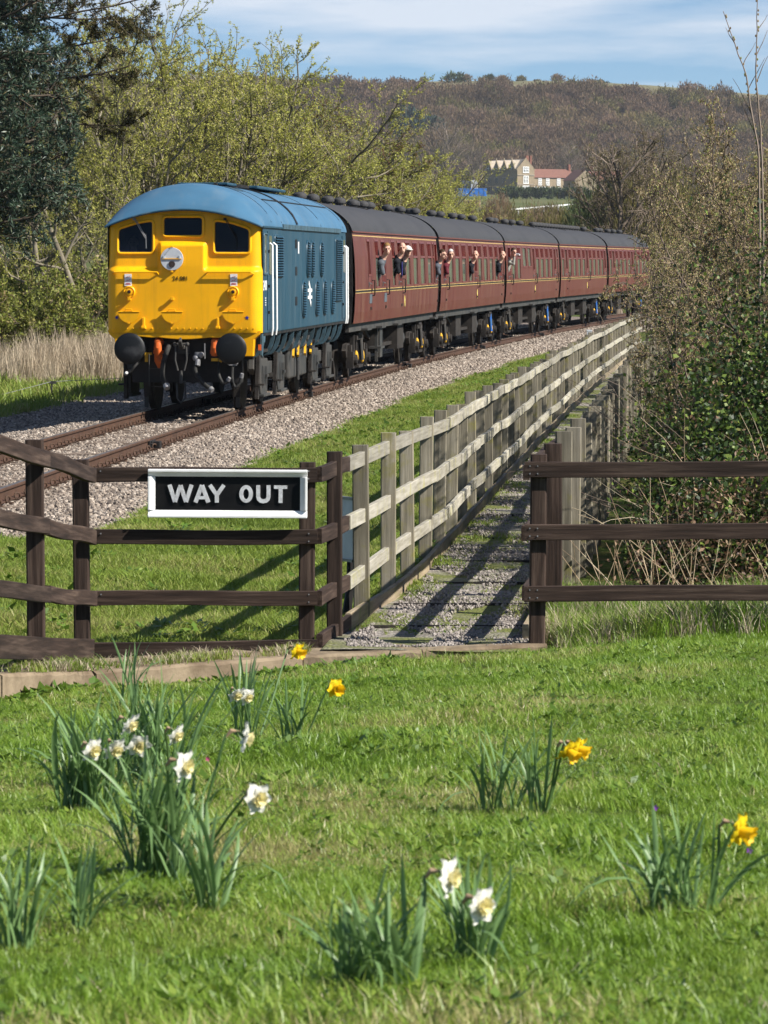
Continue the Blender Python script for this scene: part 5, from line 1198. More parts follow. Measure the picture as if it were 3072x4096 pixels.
for args in ((0, 1548, 996, R(14), 'blond', grey, dict(label='person with short blond hair and grey hooded jacket leaning from the first coach')),
             (0, 1610, 992, R(6), 'grey', dark, dict(label='person with grey hair in a dark uniform and blue tie leaning from the first coach', tie=True, cover=0.6)),
             (0, 1631, 1006, R(30), 'grey', dark, dict(label='person in a white cap close behind the grey haired one in uniform', cap_=whitec)),
             (0, 1770, 1018, R(62), 'brown', denim, dict(label='person with wavy brown hair in profile at the end door of the first coach')),
             (1, 1803, 1017, R(16), 'grey', maroonc, dict(label='person with white hair and glasses leaning from the front door of the second coach', glasses=True)),
             (1, 1902, 1020, R(4), None, dark, dict(label='bald person in dark clothes at the middle door of the second coach')),
             (1, 2011, 1020, R(2), 'brown', dark, dict(label='balding person with dark rim of hair at the rear door of the second coach', cover=0.6)),
             (2, 2055, 1008, R(40), 'brown', pale, dict(label='person in a pale jacket holding a camera out of the third coach', camera=True))):
    ci, x, y, yaw, hr, ct, kw = args; p, a_ = lean(ci, x, y); lab = kw.pop('label')
    person(lab, p, a_, yaw, hr, ct, sill_rel(p), **kw)
dp_ = Matrix.Rotation(lo_a, 4, 'Z') @ Vector((-0.98, 0.75, 2.90)) + lo_o
person('driver in dark clothes dimly seen behind the left windscreen of the locomotive', dp_, lo_a, 0.0, 'brown', dark, -0.5, driver=True)
# ------------------------------------------------------------------ plants: shared machinery
def tubes_np(groups, sides=3):
    """groups: {n: [(points n x 3, radii n), ...]} -> vertices, quads"""
    VV, FF, off = [], [], 0
    for n, lst in groups.items():
        P = np.array([a for a, _ in lst], float); Rr = np.array([b_ for _, b_ in lst], float); m_ = len(P)
        T = np.gradient(P, axis=1); T /= np.linalg.norm(T, axis=2, keepdims=True) + 1e-9
        ref = np.where(np.abs(T[..., 2:3]) > 0.9, np.array([1.0, 0, 0]), np.array([0, 0, 1.0]))
        A = np.cross(T, ref); A /= np.linalg.norm(A, axis=2, keepdims=True) + 1e-9; B_ = np.cross(T, A)
        an = 2 * np.pi * np.arange(sides) / sides
        V = P[:, :, None, :] + Rr[:, :, None, None] * (A[:, :, None, :] * np.cos(an)[None, None, :, None] + B_[:, :, None, :] * np.sin(an)[None, None, :, None])
        idx = off + np.arange(m_ * n * sides).reshape(m_, n, sides)
        nx_ = np.roll(idx, -1, axis=2)
        F_ = np.stack([idx[:, :-1], nx_[:, :-1], nx_[:, 1:], idx[:, 1:]], -1).reshape(-1, 4)
        VV.append(V.reshape(-1, 3)); FF.append(F_); off += m_ * n * sides
    return np.concatenate(VV), np.concatenate(FF)
def leaves_np(C, U, Wd, ln, wd):
    """diamond leaves at C along U, half width along Wd"""
    U = U / (np.linalg.norm(U, axis=1, keepdims=True) + 1e-9); Wd = np.cross(U, Wd); Wd /= np.linalg.norm(Wd, axis=1, keepdims=True) + 1e-9
    ln = np.asarray(ln)[:, None]; wd = np.asarray(wd)[:, None]
    Nn = np.cross(U, Wd)
    V = np.stack([C, C + U * ln * 0.45 + Wd * wd * 0.5 + Nn * wd * 0.15, C + U * ln, C + U * ln * 0.45 - Wd * wd * 0.5 + Nn * wd * 0.15], 1).reshape(-1, 3)
    return V, np.arange(len(C) * 4).reshape(-1, 4)
class Plant:
    def __init__(s, seed): s.r = np.random.default_rng(seed); s.t = {}; s.thin = {}; s.sites = []
    def grow(s, p, d, L, rad, lv, prm):
        r = s.r; n = prm['seg'][lv]; pts_ = [np.array(p, float)]; d = np.array(d, float); d /= np.linalg.norm(d); dirs = [d]
        for k in range(n - 1):
            d = d + r.normal(0, prm['wander'][lv], 3) + np.array([0, 0, prm['up'][lv]]); d /= np.linalg.norm(d); pts_.append(pts_[-1] + d * L / (n - 1)); dirs.append(d)
        last = lv == len(prm['seg']) - 1
        rr = np.linspace(rad, rad * (0.35 if last else 0.45), n)
        (s.thin if lv >= prm.get('thinfrom', 2) else s.t).setdefault(n, []).append((np.array(pts_), rr))
        if last or lv >= prm.get('leaffrom', 99):
            for k in range(prm['leaves']):
                f = r.uniform(0.15, 1) * (n - 1); i_ = min(int(f), n - 2); s.sites.append((pts_[i_] + (pts_[i_ + 1] - pts_[i_]) * (f - i_), dirs[i_]))
        if last: return
        kids = prm['kids'][lv]
        for k in range(kids):
            f = (prm['from'][lv] + (1 - prm['from'][lv]) * (k + r.uniform(0, 1)) / kids) * (n - 1); i_ = min(int(f), n - 2)
            q = pts_[i_] + (pts_[i_ + 1] - pts_[i_]) * (f - i_); dd = dirs[i_]
            side = r.normal(0, 1, 3); side -= dd * side.dot(dd); side /= np.linalg.norm(side); a = R(prm['ang'][lv]) * r.uniform(0.65, 1.3)
            s.grow(q, dd * math.cos(a) + side * math.sin(a), L * prm['ratio'][lv] * r.uniform(0.7, 1.25) * (1.15 - 0.45 * f / (n - 1)), rad * prm['rr'][lv], lv + 1, prm)
    def wood(s, sides=5): 
        VV, FF, off = [], [], 0
        for g, k in ((s.t, sides), (s.thin, 3)):
            if g: V, F_ = tubes_np(g, k); VV.append(V); FF.append(F_ + off); off += len(V)
        return np.concatenate(VV), np.concatenate(FF)
    def leaf(s, ln, wd, spread=0.8, jit=0.02):
        C = np.array([a for a, _ in s.sites]); D_ = np.array([b_ for _, b_ in s.sites]); n = len(C)
        U = D_ * (1 - spread) + s.r.normal(0, spread, (n, 3)); return leaves_np(C + s.r.normal(0, jit, (n, 3)), U, s.r.normal(0, 1, (n, 3)), s.r.uniform(ln * .6, ln * 1.3, n), s.r.uniform(wd * .6, wd * 1.3, n))
def plant_thing(name, label, cat, loc, woodme, leafme, group=None, rz=0, sc=(1, 1, 1), crown='crown', trunk='trunk'):
    e = empty(name, loc, rz, label, cat, group); e.scale = sc if isinstance(sc, tuple) else (sc, sc, sc)
    if woodme is not None: link(trunk, woodme, None, e)
    if leafme is not None: link(crown, leafme, None, e)
    return e

M['bark'] = pmat('tree_bark', (0.13, 0.11, 0.075), (0.24, 0.21, 0.155), 6, (1, 1, .3), rough=0.9, bmp=0.4)
M['barkd'] = pmat('dark_bark', (0.075, 0.058, 0.042), (0.12, 0.095, 0.07), 6, rough=0.9)
M['willow'] = leafmat('willow_leaf', [(0.0, (0.23, 0.24, 0.045)), (0.4, (0.40, 0.40, 0.075)), (0.8, (0.52, 0.51, 0.12)), (1.0, (0.40, 0.33, 0.13))], trans=0.4, varscale=0.5)
M['willowb'] = leafmat('dead_leaf', [(0.0, (0.10, 0.045, 0.018)), (0.45, (0.16, 0.075, 0.03)), (0.55, (0.20, 0.21, 0.03)), (1.0, (0.28, 0.28, 0.05))], trans=0.3)
M['needle'] = leafmat('pine_needle', [(0.0, (0.012, 0.028, 0.016)), (0.5, (0.038, 0.070, 0.040)), (0.85, (0.095, 0.135, 0.085)), (1.0, (0.13, 0.10, 0.04))], trans=0.15, spec=0.4, rough=0.45)
M['needleb'] = leafmat('bronzed_needle', [(0.0, (0.03, 0.035, 0.01)), (0.6, (0.075, 0.07, 0.018)), (1.0, (0.12, 0.085, 0.025))], trans=0.2)
M['twig'] = leafmat('hedge_twig', [(0.0, (0.085, 0.060, 0.044)), (0.6, (0.16, 0.12, 0.09)), (1.0, (0.27, 0.21, 0.165))], trans=0.0, rough=0.8)
M['bud'] = leafmat('hedge_bud', [(0.0, (0.20, 0.13, 0.06)), (0.45, (0.38, 0.28, 0.14)), (0.72, (0.54, 0.44, 0.24)), (0.8, (0.24, 0.27, 0.06)), (1.0, (0.34, 0.36, 0.09))], trans=0.25)
M['bramble'] = leafmat('bramble_leaf', [(0.0, (0.012, 0.026, 0.006)), (0.5, (0.035, 0.065, 0.012)), (0.78, (0.09, 0.15, 0.024)), (0.92, (0.20, 0.26, 0.045)), (1.0, (0.11, 0.05, 0.03))], trans=0.25, rough=0.5, spec=0.35)
M['deadleaf'] = leafmat('dead_bramble_leaf', [(0.0, (0.07, 0.04, 0.024)), (0.5, (0.19, 0.11, 0.065)), (0.85, (0.36, 0.24, 0.15)), (1.0, (0.07, 0.10, 0.025))], trans=0.2)
M['deadstem'] = leafmat('dry_stem', [(0.0, (0.24, 0.16, 0.09)), (0.5, (0.42, 0.32, 0.20)), (1.0, (0.55, 0.46, 0.32))], trans=0.0)
M['farwood'] = leafmat('far_twigs', [(0.0, (0.085, 0.058, 0.034)), (0.5, (0.165, 0.115, 0.068)), (0.85, (0.24, 0.17, 0.10)), (1.0, (0.20, 0.17, 0.065))], trans=0.35, rough=0.9, spec=0.05, varscale=0.016, iw=0.35)
M['farolive'] = leafmat('far_olive_twigs', [(0.0, (0.10, 0.085, 0.03)), (0.5, (0.165, 0.145, 0.05)), (1.0, (0.22, 0.19, 0.075))], trans=0.35, rough=0.9, spec=0.1)
M['farmauve'] = leafmat('far_mauve_twigs', [(0.0, (0.10, 0.064, 0.042)), (0.5, (0.19, 0.127, 0.083)), (1.0, (0.26, 0.185, 0.125))], trans=0.35, rough=0.9, spec=0.05, varscale=0.02, iw=0.35)
M['farpine'] = leafmat('far_pine', [(0.0, (0.014, 0.028, 0.020)), (1.0, (0.035, 0.06, 0.04))], trans=0.0, rough=0.8)
M['fargreen'] = leafmat('far_bush_green', [(0.0, (0.03, 0.045, 0.014)), (1.0, (0.075, 0.10, 0.03))], trans=0.1, rough=0.8)

# willows beyond the line
WP = dict(seg=[7, 6, 5, 4], wander=[0.10, 0.16, 0.2, 0.22], up=[0.02, 0.07, 0.10, 0.12], kids=[8, 8, 7], ang=[38, 42, 45], ratio=[0.55, 0.50, 0.42], rr=[0.5, 0.45, 0.5], leaves=19, thinfrom=2, leaffrom=3)
WP['from'] = [0.22, 0.15, 0.12]
willow = []
for k in range(4):
    pl = Plant(40 + k); ns = (3, 4, 3, 4)[k]
    for j in range(ns):
        a = 6.283 * j / ns + k; pl.grow((0.15 * math.cos(a), 0.15 * math.sin(a), -0.2), (0.34 * math.cos(a), 0.34 * math.sin(a), 1.0), 7.6 if j else 8.8, 0.095, 0, WP)
    wv, wf = pl.wood(5); lv, lf_ = pl.leaf(0.10, 0.044, 0.75, 0.015)
    a = npmesh('willow_wood', wv, wf, True); a.materials.append(M['bark']); b_ = npmesh('willow_leaves', lv, lf_); b_.materials.append(M['willow'])
    c_ = b_.copy(); c_.materials.clear(); c_.materials.append(M['willowb'])
    ht = np.percentile(lv[:, 2], 99.6); willow.append((a, b_, c_, ht))
wl = [(215, 117, 560, 'pale green willow with leaning trunks beneath the dark pine'), (450, 126, 190, 'tall pale green willow rising just right of the dark pine'), (640, 131, 95, 'tallest pale green willow above the left half of the yellow cab'),
      (840, 129, 130, 'feathery pale green willow above the right half of the yellow cab'), (1000, 133, 205, 'pale green willow whose top ends at the edge of open sky'), (1190, 143, 400, 'willow with rusty dead leaves above the locomotive roof'),
      (1330, 152, 500, 'bright green willow above the back of the locomotive'), (1470, 166, 590, 'bright green willow behind the front of the first coach'), (1590, 180, 680, 'low bright green willow behind the middle of the first coach'), (1700, 196, 775, 'rightmost and lowest bright green willow behind the first coach'),
      (330, 150, 330, 'pale green willow further back behind the pine and the yellow cab'), (740, 158, 260, 'willow further back between the two tallest ones'), (1090, 165, 470, 'willow further back showing between the sky edge and the rusty one'), (930, 170, 380, 'willow in the back row behind the cab roof'), (1260, 178, 560, 'willow in the back row behind the rusty leaved one'),
      (60, 128, 700, 'leftmost willow low behind the pine branches'), (560, 175, 420, 'willow deep in the back row left of the cab centre'), (1540, 215, 735, 'far low willow at the back above the first coach roof'), (1400, 172, 540, 'bright green willow squeezed between the locomotive roof and the first coach'), (1640, 205, 715, 'low bushy willow behind the grey roof vents'), (1770, 222, 820, 'smallest willow at the foot of the wooded hill'), (1140, 150, 440, 'leafy willow just left of the rusty one')]
for k, (px, D, topy, lab) in enumerate(wl):
    p = at(px, topy, D); zg = gz(p.x, D); a, b_, c_, ht = willow[k % 4]; sc = (p.z - zg) / ht * 1.08
    plant_thing('willow_tree', lab, 'tree', (p.x, D, zg), a, c_ if k == 5 else b_, 'willows beyond the railway', random.uniform(0, 6.28), (sc * (0.95 if k < 5 else 1.3),) * 2 + (sc,))
# leaning trunks at the foot of the left bank
for k, (xa, ya, xb, yb, D, lab) in enumerate(((205, 1345, 40, 985, 112, 'slanting bare trunk low on the left under the pine'), (270, 1370, 130, 1000, 113, 'second slanting trunk just right of the lowest one under the pine'), (405, 1310, 300, 880, 111, 'steep dark trunk close beside the yellow cab'))):
    a, b_ = at(xa, ya, D), at(xb, yb, D + 1); a.z = gz(a.x, D) - 0.1; pl = Plant(90 + k)
    pl.grow(a, b_ - a, (b_ - a).length * 1.15, 0.13, 0, dict(seg=[9, 6, 5, 4], wander=[0.05, 0.18, 0.2, 0.2], up=[0.03, 0.05, 0.08, 0.1], kids=[6, 6, 5], ang=[50, 45, 45], ratio=[0.38, 0.5, 0.5], rr=[0.4, 0.5, 0.5], leaves=10, thinfrom=2, **{'from': [0.4, 0.2, 0.2]}))
    wv, wf = pl.wood(7); lv, lf_ = pl.leaf(0.08, 0.035); o3 = np.array(a)
    w_ = npmesh('leaning_wood', wv - o3, wf, True); w_.materials.append(M['bark']); l_ = npmesh('leaning_leaves', lv - o3, lf_); l_.materials.append(M['willow'])
    plant_thing('leaning_tree', lab, 'tree', a, w_, l_)

# dark pine at the left edge
def tuft_field(sites, rng, nn, ln, wd):
    C = np.repeat(np.array([a for a, _ in sites]), nn, 0); D_ = np.repeat(np.array([b_ for _, b_ in sites]), nn, 0); n = len(C)
    U = D_ * 0.55 + rng.normal(0, 0.6, (n, 3)); return leaves_np(C, U, rng.normal(0, 1, (n, 3)), rng.uniform(ln * .7, ln * 1.25, n), np.full(n, wd))
pine = empty('pine_tree', at(-330, 1300, 95), 0, 'big dark blue green pine filling the upper left corner', 'tree'); pine.location.z = gz(pine.location.x, 95); pine.location.y = 95
PP = dict(seg=[7, 5, 4], wander=[0.07, 0.14, 0.18], up=[0.05, 0.04, 0.05], kids=[13, 7], ang=[50, 45], ratio=[0.34, 0.5], rr=[0.4, 0.5], leaves=3, thinfrom=1, leaffrom=1, **{'from': [0.3, 0.15]})
pl = Plant(5); rng = np.random.default_rng(3); pl.t[8] = [(np.array([[0.1 * math.sin(k), 0.1 * math.cos(k), k * 1.75] for k in range(8)]), np.linspace(0.28, 0.06, 8))]
hs = np.concatenate([np.linspace(3.7, 6.4, 34), np.linspace(7.0, 13.0, 66)])
for k, h in enumerate(hs):
    a = k * 2.39996 + rng.uniform(-.3, .3); L = 3.9 if h < 6.4 else np.interp(h, [7, 9.5, 13], [3.9, 3.6, 2.4]); L *= rng.uniform(0.72, 1.05)
    pl.grow((0, 0, h), (math.cos(a), math.sin(a), -0.05 + 0.15 * (h > 7)), L, 0.06, 0, PP)
wv, wf = pl.wood(6); lv, lf_ = tuft_field(pl.sites, rng, 8, 0.17, 0.034)
w_ = npmesh('pine_wood', wv, wf, True); w_.materials.append(M['barkd']); l_ = npmesh('pine_needles', lv, lf_); l_.materials.append(M['needle']); link('trunk', w_, None, pine); link('crown', l_, None, pine)
lp = empty('larch_tree', (pine.location.x - 0.6, 99, gz(-9, 99)), 0, 'conifer with bronzed drooping boughs reaching right behind the dark pine', 'tree')
pl = Plant(15); pl.t[8] = [(np.array([[0, 0, k * 1.9] for k in range(8)]), np.linspace(0.2, 0.05, 8))]
for h, a, L in ((9.9, -0.05, 4.6), (9.3, 0.2, 4.9), (8.5, -0.15, 5.2), (8.2, 0.1, 4.4), (6.6, 0.0, 4.6), (10.6, 0.15, 4.2), (11.3, -0.1, 3.8), (7.5, -0.25, 4.8), (12.0, 0.1, 3.4)):
    pl.grow((0, 0, h), (math.cos(a), math.sin(a), -0.02), L + 1.0, 0.045, 0, dict(seg=[9, 5, 4], wander=[0.05, 0.12, 0.15], up=[0.02, 0.0, 0.0], kids=[16, 6], ang=[48, 40], ratio=[0.2, 0.5], rr=[0.4, 0.5], leaves=8, thinfrom=1, leaffrom=1, **{'from': [0.35, 0.1]}))
wv, wf = pl.wood(6); lv, lf_ = tuft_field(pl.sites, rng, 6, 0.12, 0.022)
w_ = npmesh('larch_wood', wv, wf, True); w_.materials.append(M['barkd']); l_ = npmesh('larch_needles', lv, lf_); l_.materials.append(M['needleb']); link('trunk', w_, None, lp); link('crown', l_, None, lp)

# right hedge: budding blackthorn bushes
HP = dict(seg=[6, 6, 5, 4], wander=[0.14, 0.24, 0.28, 0.3], up=[0.03, 0.03, 0.02, 0.02], kids=[10, 10, 9], ang=[42, 50, 58], ratio=[0.50, 0.46, 0.40], rr=[0.5, 0.5, 0.55], leaves=15, thinfrom=2, leaffrom=2, **{'from': [0.2, 0.15, 0.1]})
bt = []
for k in range(2):
    pl = Plant(60 + k)
    for j in range(6):
        a = 6.283 * j / 6 + k; pl.grow((0.2 * math.cos(a), 0.2 * math.sin(a), -0.1), (0.55 * math.cos(a), 0.55 * math.sin(a), 1.0), 2.6, 0.030, 0, HP)
    wv, wf = pl.wood(5); lv, lf_ = pl.leaf(0.021, 0.014, 0.9, 0.004)
    a = npmesh('blackthorn_wood', wv, wf); a.materials.append(M['twig']); b_ = npmesh('blackthorn_buds', lv, lf_); b_.materials.append(M['bud']); bt.append((a, b_, np.percentile(lv[:, 2], 99.5)))
hb_ = [(3.2, 34.0, 3.0, 'blackthorn bush nearest the camera at the right edge'), (3.55, 37.5, 3.6, 'blackthorn bush just behind the nearest one at the right edge'), (3.85, 41.5, 4.15, 'tall blackthorn bush beneath the two bare whips'), (4.05, 45.0, 3.6, 'blackthorn bush behind the dark weathered fence posts'),
       (4.65, 48.5, 4.3, 'tallest blackthorn bush at the right edge of the picture'), (4.3, 51.0, 3.2, 'blackthorn bush whose twigs hang over the weathered fence'), (4.9, 55.5, 3.7, 'blackthorn bush in the middle of the hedge mass'), (5.0, 61.0, 3.4, 'blackthorn bush hiding the end of the curved grey fence'), (5.95, 66.0, 4.1, 'blackthorn bush high behind the hedge middle'), (5.75, 72.0, 3.6, 'blackthorn bush in front of the rearmost coach'), (6.5, 80.0, 3.9, 'blackthorn bush beside the last visible wheels of the train'), (7.7, 92.0, 4.3, 'most distant blackthorn bush hiding the tail of the train')]
for k, (x, D, h, lab) in enumerate(hb_):
    a, b_, ht = bt[k % 2]; sc = h / ht; x += 0.0085 * D; plant_thing('blackthorn_bush', lab, 'bush', (x, D, gz(x, D)), a, b_, 'budding hedge bushes', k * 1.9, (sc * 0.62, sc * 0.62, sc), 'buds', 'branches')
for k, (xa, ya, xb, yb, xm, lab) in enumerate(((3035, 620, 2893, 45, 2985, 'bare whip leaning left above the hedge against the sky'), (3050, 640, 3033, -30, 3022, 'bare upright whip above the hedge at the right edge'))):
    D = 36.5; a, m_, b_ = at(xa, ya, D), at(xm, (ya * .45 + yb * .55), D), at(xb, yb, D); base = Vector((a.x + 0.05, D, gz(a.x, D)))
    e = empty('sapling', base, 0, lab, 'sapling'); pts_ = []
    ctl = [base, a, m_, b_]
    for j in range(3):
        for f in range(6): pts_.append(ctl[j].lerp(ctl[j + 1], f / 6) - base + Vector((random.uniform(-.006, .006), 0, 0)))
    pts_.append(b_ - base); n_ = len(pts_); MB().tube(pts_, [0.011 * (1 - i_ / n_) + 0.003 for i_ in range(n_)], 6).build('stem', M['twig'], e, smooth=True)
    q = MB()
    for i_ in range(6, n_):
        for j in range(2): c_ = pts_[i_ - 1].lerp(pts_[i_], random.random()); q.ball(c_ + Vector((random.choice((-.012, .012)), 0, 0)), (0.008, 0.008, 0.013), 5, 4)
    q.build('buds', M['bud'], e)
    pl = Plant(70 + k)
    for j in range(5): pl.grow(pts_[7 + j * 2], (random.choice((-1, 1)) * 0.5, 0.1, 1), 0.5 - j * 0.08, 0.006, 0, dict(seg=[5], wander=[0.1], up=[0.02], leaves=8))
    wv, wf = pl.wood(3); w_ = npmesh('side_twigs', wv, wf); link('side_twigs', w_, M['twig'], e)

# brambles under the hedge
def mound(c, rad, hgt, n, ln, wd, rng, shell=0.55):
    a = rng.uniform(0, 6.283, n); u = rng.uniform(0, 1, n); rr = (shell + (1 - shell) * rng.uniform(0, 1, n)); el = np.arccos(u)
    bmp = 1 + 0.16 * np.sin(3 * a + c[0]) + 0.12 * np.sin(7 * a + 5 * u) + rng.normal(0, 0.06, n)
    C = np.stack([np.cos(a) * np.sin(el) * rad * rr * bmp, np.sin(a) * np.sin(el) * rad * rr * bmp, np.cos(el) * hgt * rr * bmp], -1)
    U = rng.normal(0, 1, (n, 3)) + np.array([0, 0, -0.2]); return leaves_np(C, U, rng.normal(0, 1, (n, 3)) + np.array([0.2, -0.2, 0.6]), rng.uniform(ln * .6, ln * 1.3, n), rng.uniform(wd * .6, wd * 1.2, n))
rng = np.random.default_rng(21)
bl = [(2.85, 29.4, 0.98, 1.15, 'bramble thicket just behind the right brown fence beside the posts'), (3.6, 29.9, 1.1, 1.5, 'bramble thicket behind the right end of the brown fence'), (3.0, 32.0, 1.05, 2.0, 'bramble thicket leaning on the weathered fence posts'), (3.6, 32.8, 1.25, 2.9, 'tall bramble thicket climbing into the hedge at the right edge'), (3.45, 35.6, 1.05, 2.3, 'bramble thicket under the blackthorn at the bend'), (4.0, 38.8, 1.25, 3.0, 'bramble thicket deep under the middle of the hedge'), (3.7, 44.5, 1.0, 1.7, 'far bramble thicket along the weathered fence')]
for k, (x, D, rad, h, lab) in enumerate(bl):
    e = empty('bramble_thicket', (x, D, gz(x, D)), 0, lab, 'bramble')
    n = int(7000 * rad * max(1, h * 0.6)); V, F_ = mound((x, D), rad, h, n, 0.050, 0.036, rng); l_ = npmesh('bramble_leaves', V, F_); link('leaves', l_, M['bramble'], e)
    nd = int(n * (1.3 if k < 2 else 0.14)); V, F_ = mound((x, D), rad * 1.05, h * (0.8 if k < 2 else 0.85), nd, 0.045, 0.026, rng, 0.7); l_ = npmesh('dead_leaves', V, F_); link('dead_leaves', l_, M['deadleaf'], e)
    pl = Plant(80 + k)
    for j in range(26 if k < 2 else 40):
        a = rng.uniform(0, 6.283); r0 = rng.uniform(0, 0.7) * rad; pl.grow((r0 * math.cos(a), r0 * math.sin(a), 0), (math.cos(a) * 0.6, math.sin(a) * 0.6, 1.0), h * rng.uniform(0.9, 1.45) * (1.0 if k < 2 else 0.62), 0.005, 0, dict(seg=[9], wander=[0.12], up=[-0.09], leaves=0, thinfrom=0))
    wv, wf = pl.wood(3); link('stems', npmesh('bramble_stems', wv, wf), M['deadstem'] if k < 2 else M['twig'], e)
# dry hogweed and grass stalks in front of the brambles
for k, (x, D, n, h, lab) in enumerate(((1.78, 28.3, 16, 1.0, 'sheaf of pale dry stalks leaning across the weathered posts'), (2.25, 28.0, 22, 0.85, 'tangle of pale dry stalks in the middle of the bramble bank'), (2.9, 27.9, 15, 0.7, 'scatter of pale dry stalks behind the right end of the brown fence'))):
    pl = Plant(120 + k)
    for j in range(n): pl.grow((rng.normal(0, .2), rng.normal(0, .15), 0), (rng.normal(-.15, .45), rng.normal(0, .3), 1), h * rng.uniform(.5, 1.25), 0.0045, 0, dict(seg=[6], wander=[0.05], up=[-0.03], leaves=0, thinfrom=0))
    wv, wf = pl.wood(3); o = link('dry_stalks', npmesh('dry_stalks', wv, wf), M['deadstem']); o.location = (x, D, gz(x, D)); tag(o, lab, 'dry stalks')

# ------------------------------------------------------------------ grass
def blade_tuft(name, seed, n, h, w, spread, mat, lean_=0.35):
    r = np.random.default_rng(seed); V = []; F_ = []
    for k in range(n):
        b0 = np.array([r.normal(0, spread), r.normal(0, spread), -0.005]); a = r.uniform(0, 6.283); ww = w * r.uniform(.7, 1.3); hh = h * r.uniform(.5, 1.3); ld = np.array([math.cos(a), math.sin(a), 0]) * lean_ * hh * r.uniform(.3, 1.6)
        sd = np.array([-math.sin(a + r.normal(0, .6)), math.cos(a), 0]) * ww / 2; o_ = len(V)
        V += [b0 - sd, b0 + sd, b0 + ld * 0.35 + sd * 0.85 + [0, 0, hh * .6], b0 + ld * 0.35 - sd * 0.85 + [0, 0, hh * .6], b0 + ld + [0, 0, hh * 0.95]]
        F_ += [(o_, o_ + 1, o_ + 2), (o_, o_ + 2, o_ + 3), (o_ + 3, o_ + 2, o_ + 4)]
    me = npmesh(name, np.array(V), np.array(F_)); return proto(name, me, mat)
M['grass'] = leafmat('lawn_grass', [(0.0, (0.070, 0.130, 0.011)), (0.35, (0.135, 0.245, 0.018)), (0.7, (0.21, 0.33, 0.033)), (0.97, (0.31, 0.39, 0.07)), (1.0, (0.40, 0.36, 0.15))], trans=0.4, rough=0.42, spec=0.45, varscale=0.9)
M['grassy'] = leafmat('rough_grass', [(0.0, (0.085, 0.135, 0.016)), (0.4, (0.17, 0.245, 0.032)), (0.8, (0.24, 0.31, 0.05)), (1.0, (0.34, 0.33, 0.11))], trans=0.4, rough=0.5, varscale=0.5)
M['drygrass'] = leafmat('dry_grass', [(0.0, (0.24, 0.18, 0.12)), (0.5, (0.42, 0.34, 0.24)), (0.85, (0.55, 0.46, 0.34)), (1.0, (0.13, 0.16, 0.04))], trans=0.3, rough=0.7)
M['weed'] = leafmat('weed_leaf', [(0.0, (0.06, 0.12, 0.014)), (0.5, (0.12, 0.21, 0.026)), (0.9, (0.20, 0.29, 0.04)), (1.0, (0.28, 0.33, 0.06))], trans=0.35, rough=0.4, spec=0.5)
def scatter_xy(n, d0, d1, fx0, fx1, pw=1.0):
    D = d0 + (d1 - d0) * RNG.uniform(0, 1, n) ** pw; u = RNG.uniform(0, 1, n); a, b_ = fx0(D), fx1(D); return a + (b_ - a) * u, D
def field(name, label, X, D, protos, smin, smax, dz=0.0, patch=0.0):
    if patch:
        m_ = (np.sin(X * 3.1 + D * 1.7) + np.sin(X * 1.3 - D * 2.3 + 1) + np.sin(X * 7 + 2 * np.sin(D * 3)) * .6) / 2.6 + RNG.normal(0, 0.25, len(X)) > patch; X, D = X[m_], D[m_]
    n = len(X); z = ground_z(X, D) + dz
    wv = np.sin(X * 1.7 + D * 0.9) * np.sin(D * 1.3 - X * 0.6); z = z + wv * np.where(D < 24, 0.012, 0.015)
    cl = 0.75 + 0.35 * (np.sin(X * 2.2 + D * 1.1) * np.sin(D * 1.9 - X * 1.4))
    o = instancer(name, np.stack([X, D, z], -1), np.stack([RNG.normal(0, .12, n), RNG.normal(0, .12, n), RNG.uniform(0, 6.28, n)], -1), RNG.uniform(smin, smax, n) * cl, protos, RNG.integers(0, len(protos), n))
    return tag(o, label, 'grass', kind='stuff')
side0, side1 = (lambda D: -0.108 * D - 0.25), (lambda D: 0.108 * D + 0.25)
LT = [blade_tuft(f'lawn_tuft_{k}', 200 + k, 16, 0.058, 0.0042, 0.018, M['grass'], 0.7) for k in range(6)]
X1, D1 = scatter_xy(30000, 6.8, 13.5, side0, side1, 0.85); X2, D2 = scatter_xy(46000, 13.5, 25.2, side0, side1, 0.8)
X = np.concatenate([X1, X2]); D = np.concatenate([D1, D2]); ok = D < np.where(X > 1.1, 26, kerbD(np.clip(X, -2.6, 1.07)) - 0.07); X, D = X[ok], D[ok]
field('lawn_grass', 'short sunlit green lawn grass across the foreground', X, D, LT, 0.5, 1.2, patch=-0.62)
ST = [blade_tuft(f'thatch_{k}', 210 + k, 9, 0.035, 0.004, 0.022, M['drygrass'], 1.6) for k in range(3)]
X, D = scatter_xy(5200, 7, 25, side0, side1, 0.85); ok = D < np.where(X > 1.1, 25, kerbD(np.clip(X, -2.6, 1.07)) - 0.05); field('lawn_thatch', 'bits of straw coloured dead grass lying in the lawn', X[ok], D[ok], ST, 0.5, 1.2, 0.004, patch=-0.1)
TT = [blade_tuft(f'long_tuft_{k}', 220 + k, 12, 0.12, 0.005, 0.02, M['grass'], 0.55) for k in range(3)]
X, D = scatter_xy(5200, 7, 24.5, side0, side1, 0.8); ok = D < kerbD(np.clip(X, -2.6, 1.07)) - 0.1; field('longer_grass', 'longer grass tufts standing out of the lawn', X[ok], D[ok], TT, 0.5, 1.0, patch=0.15)
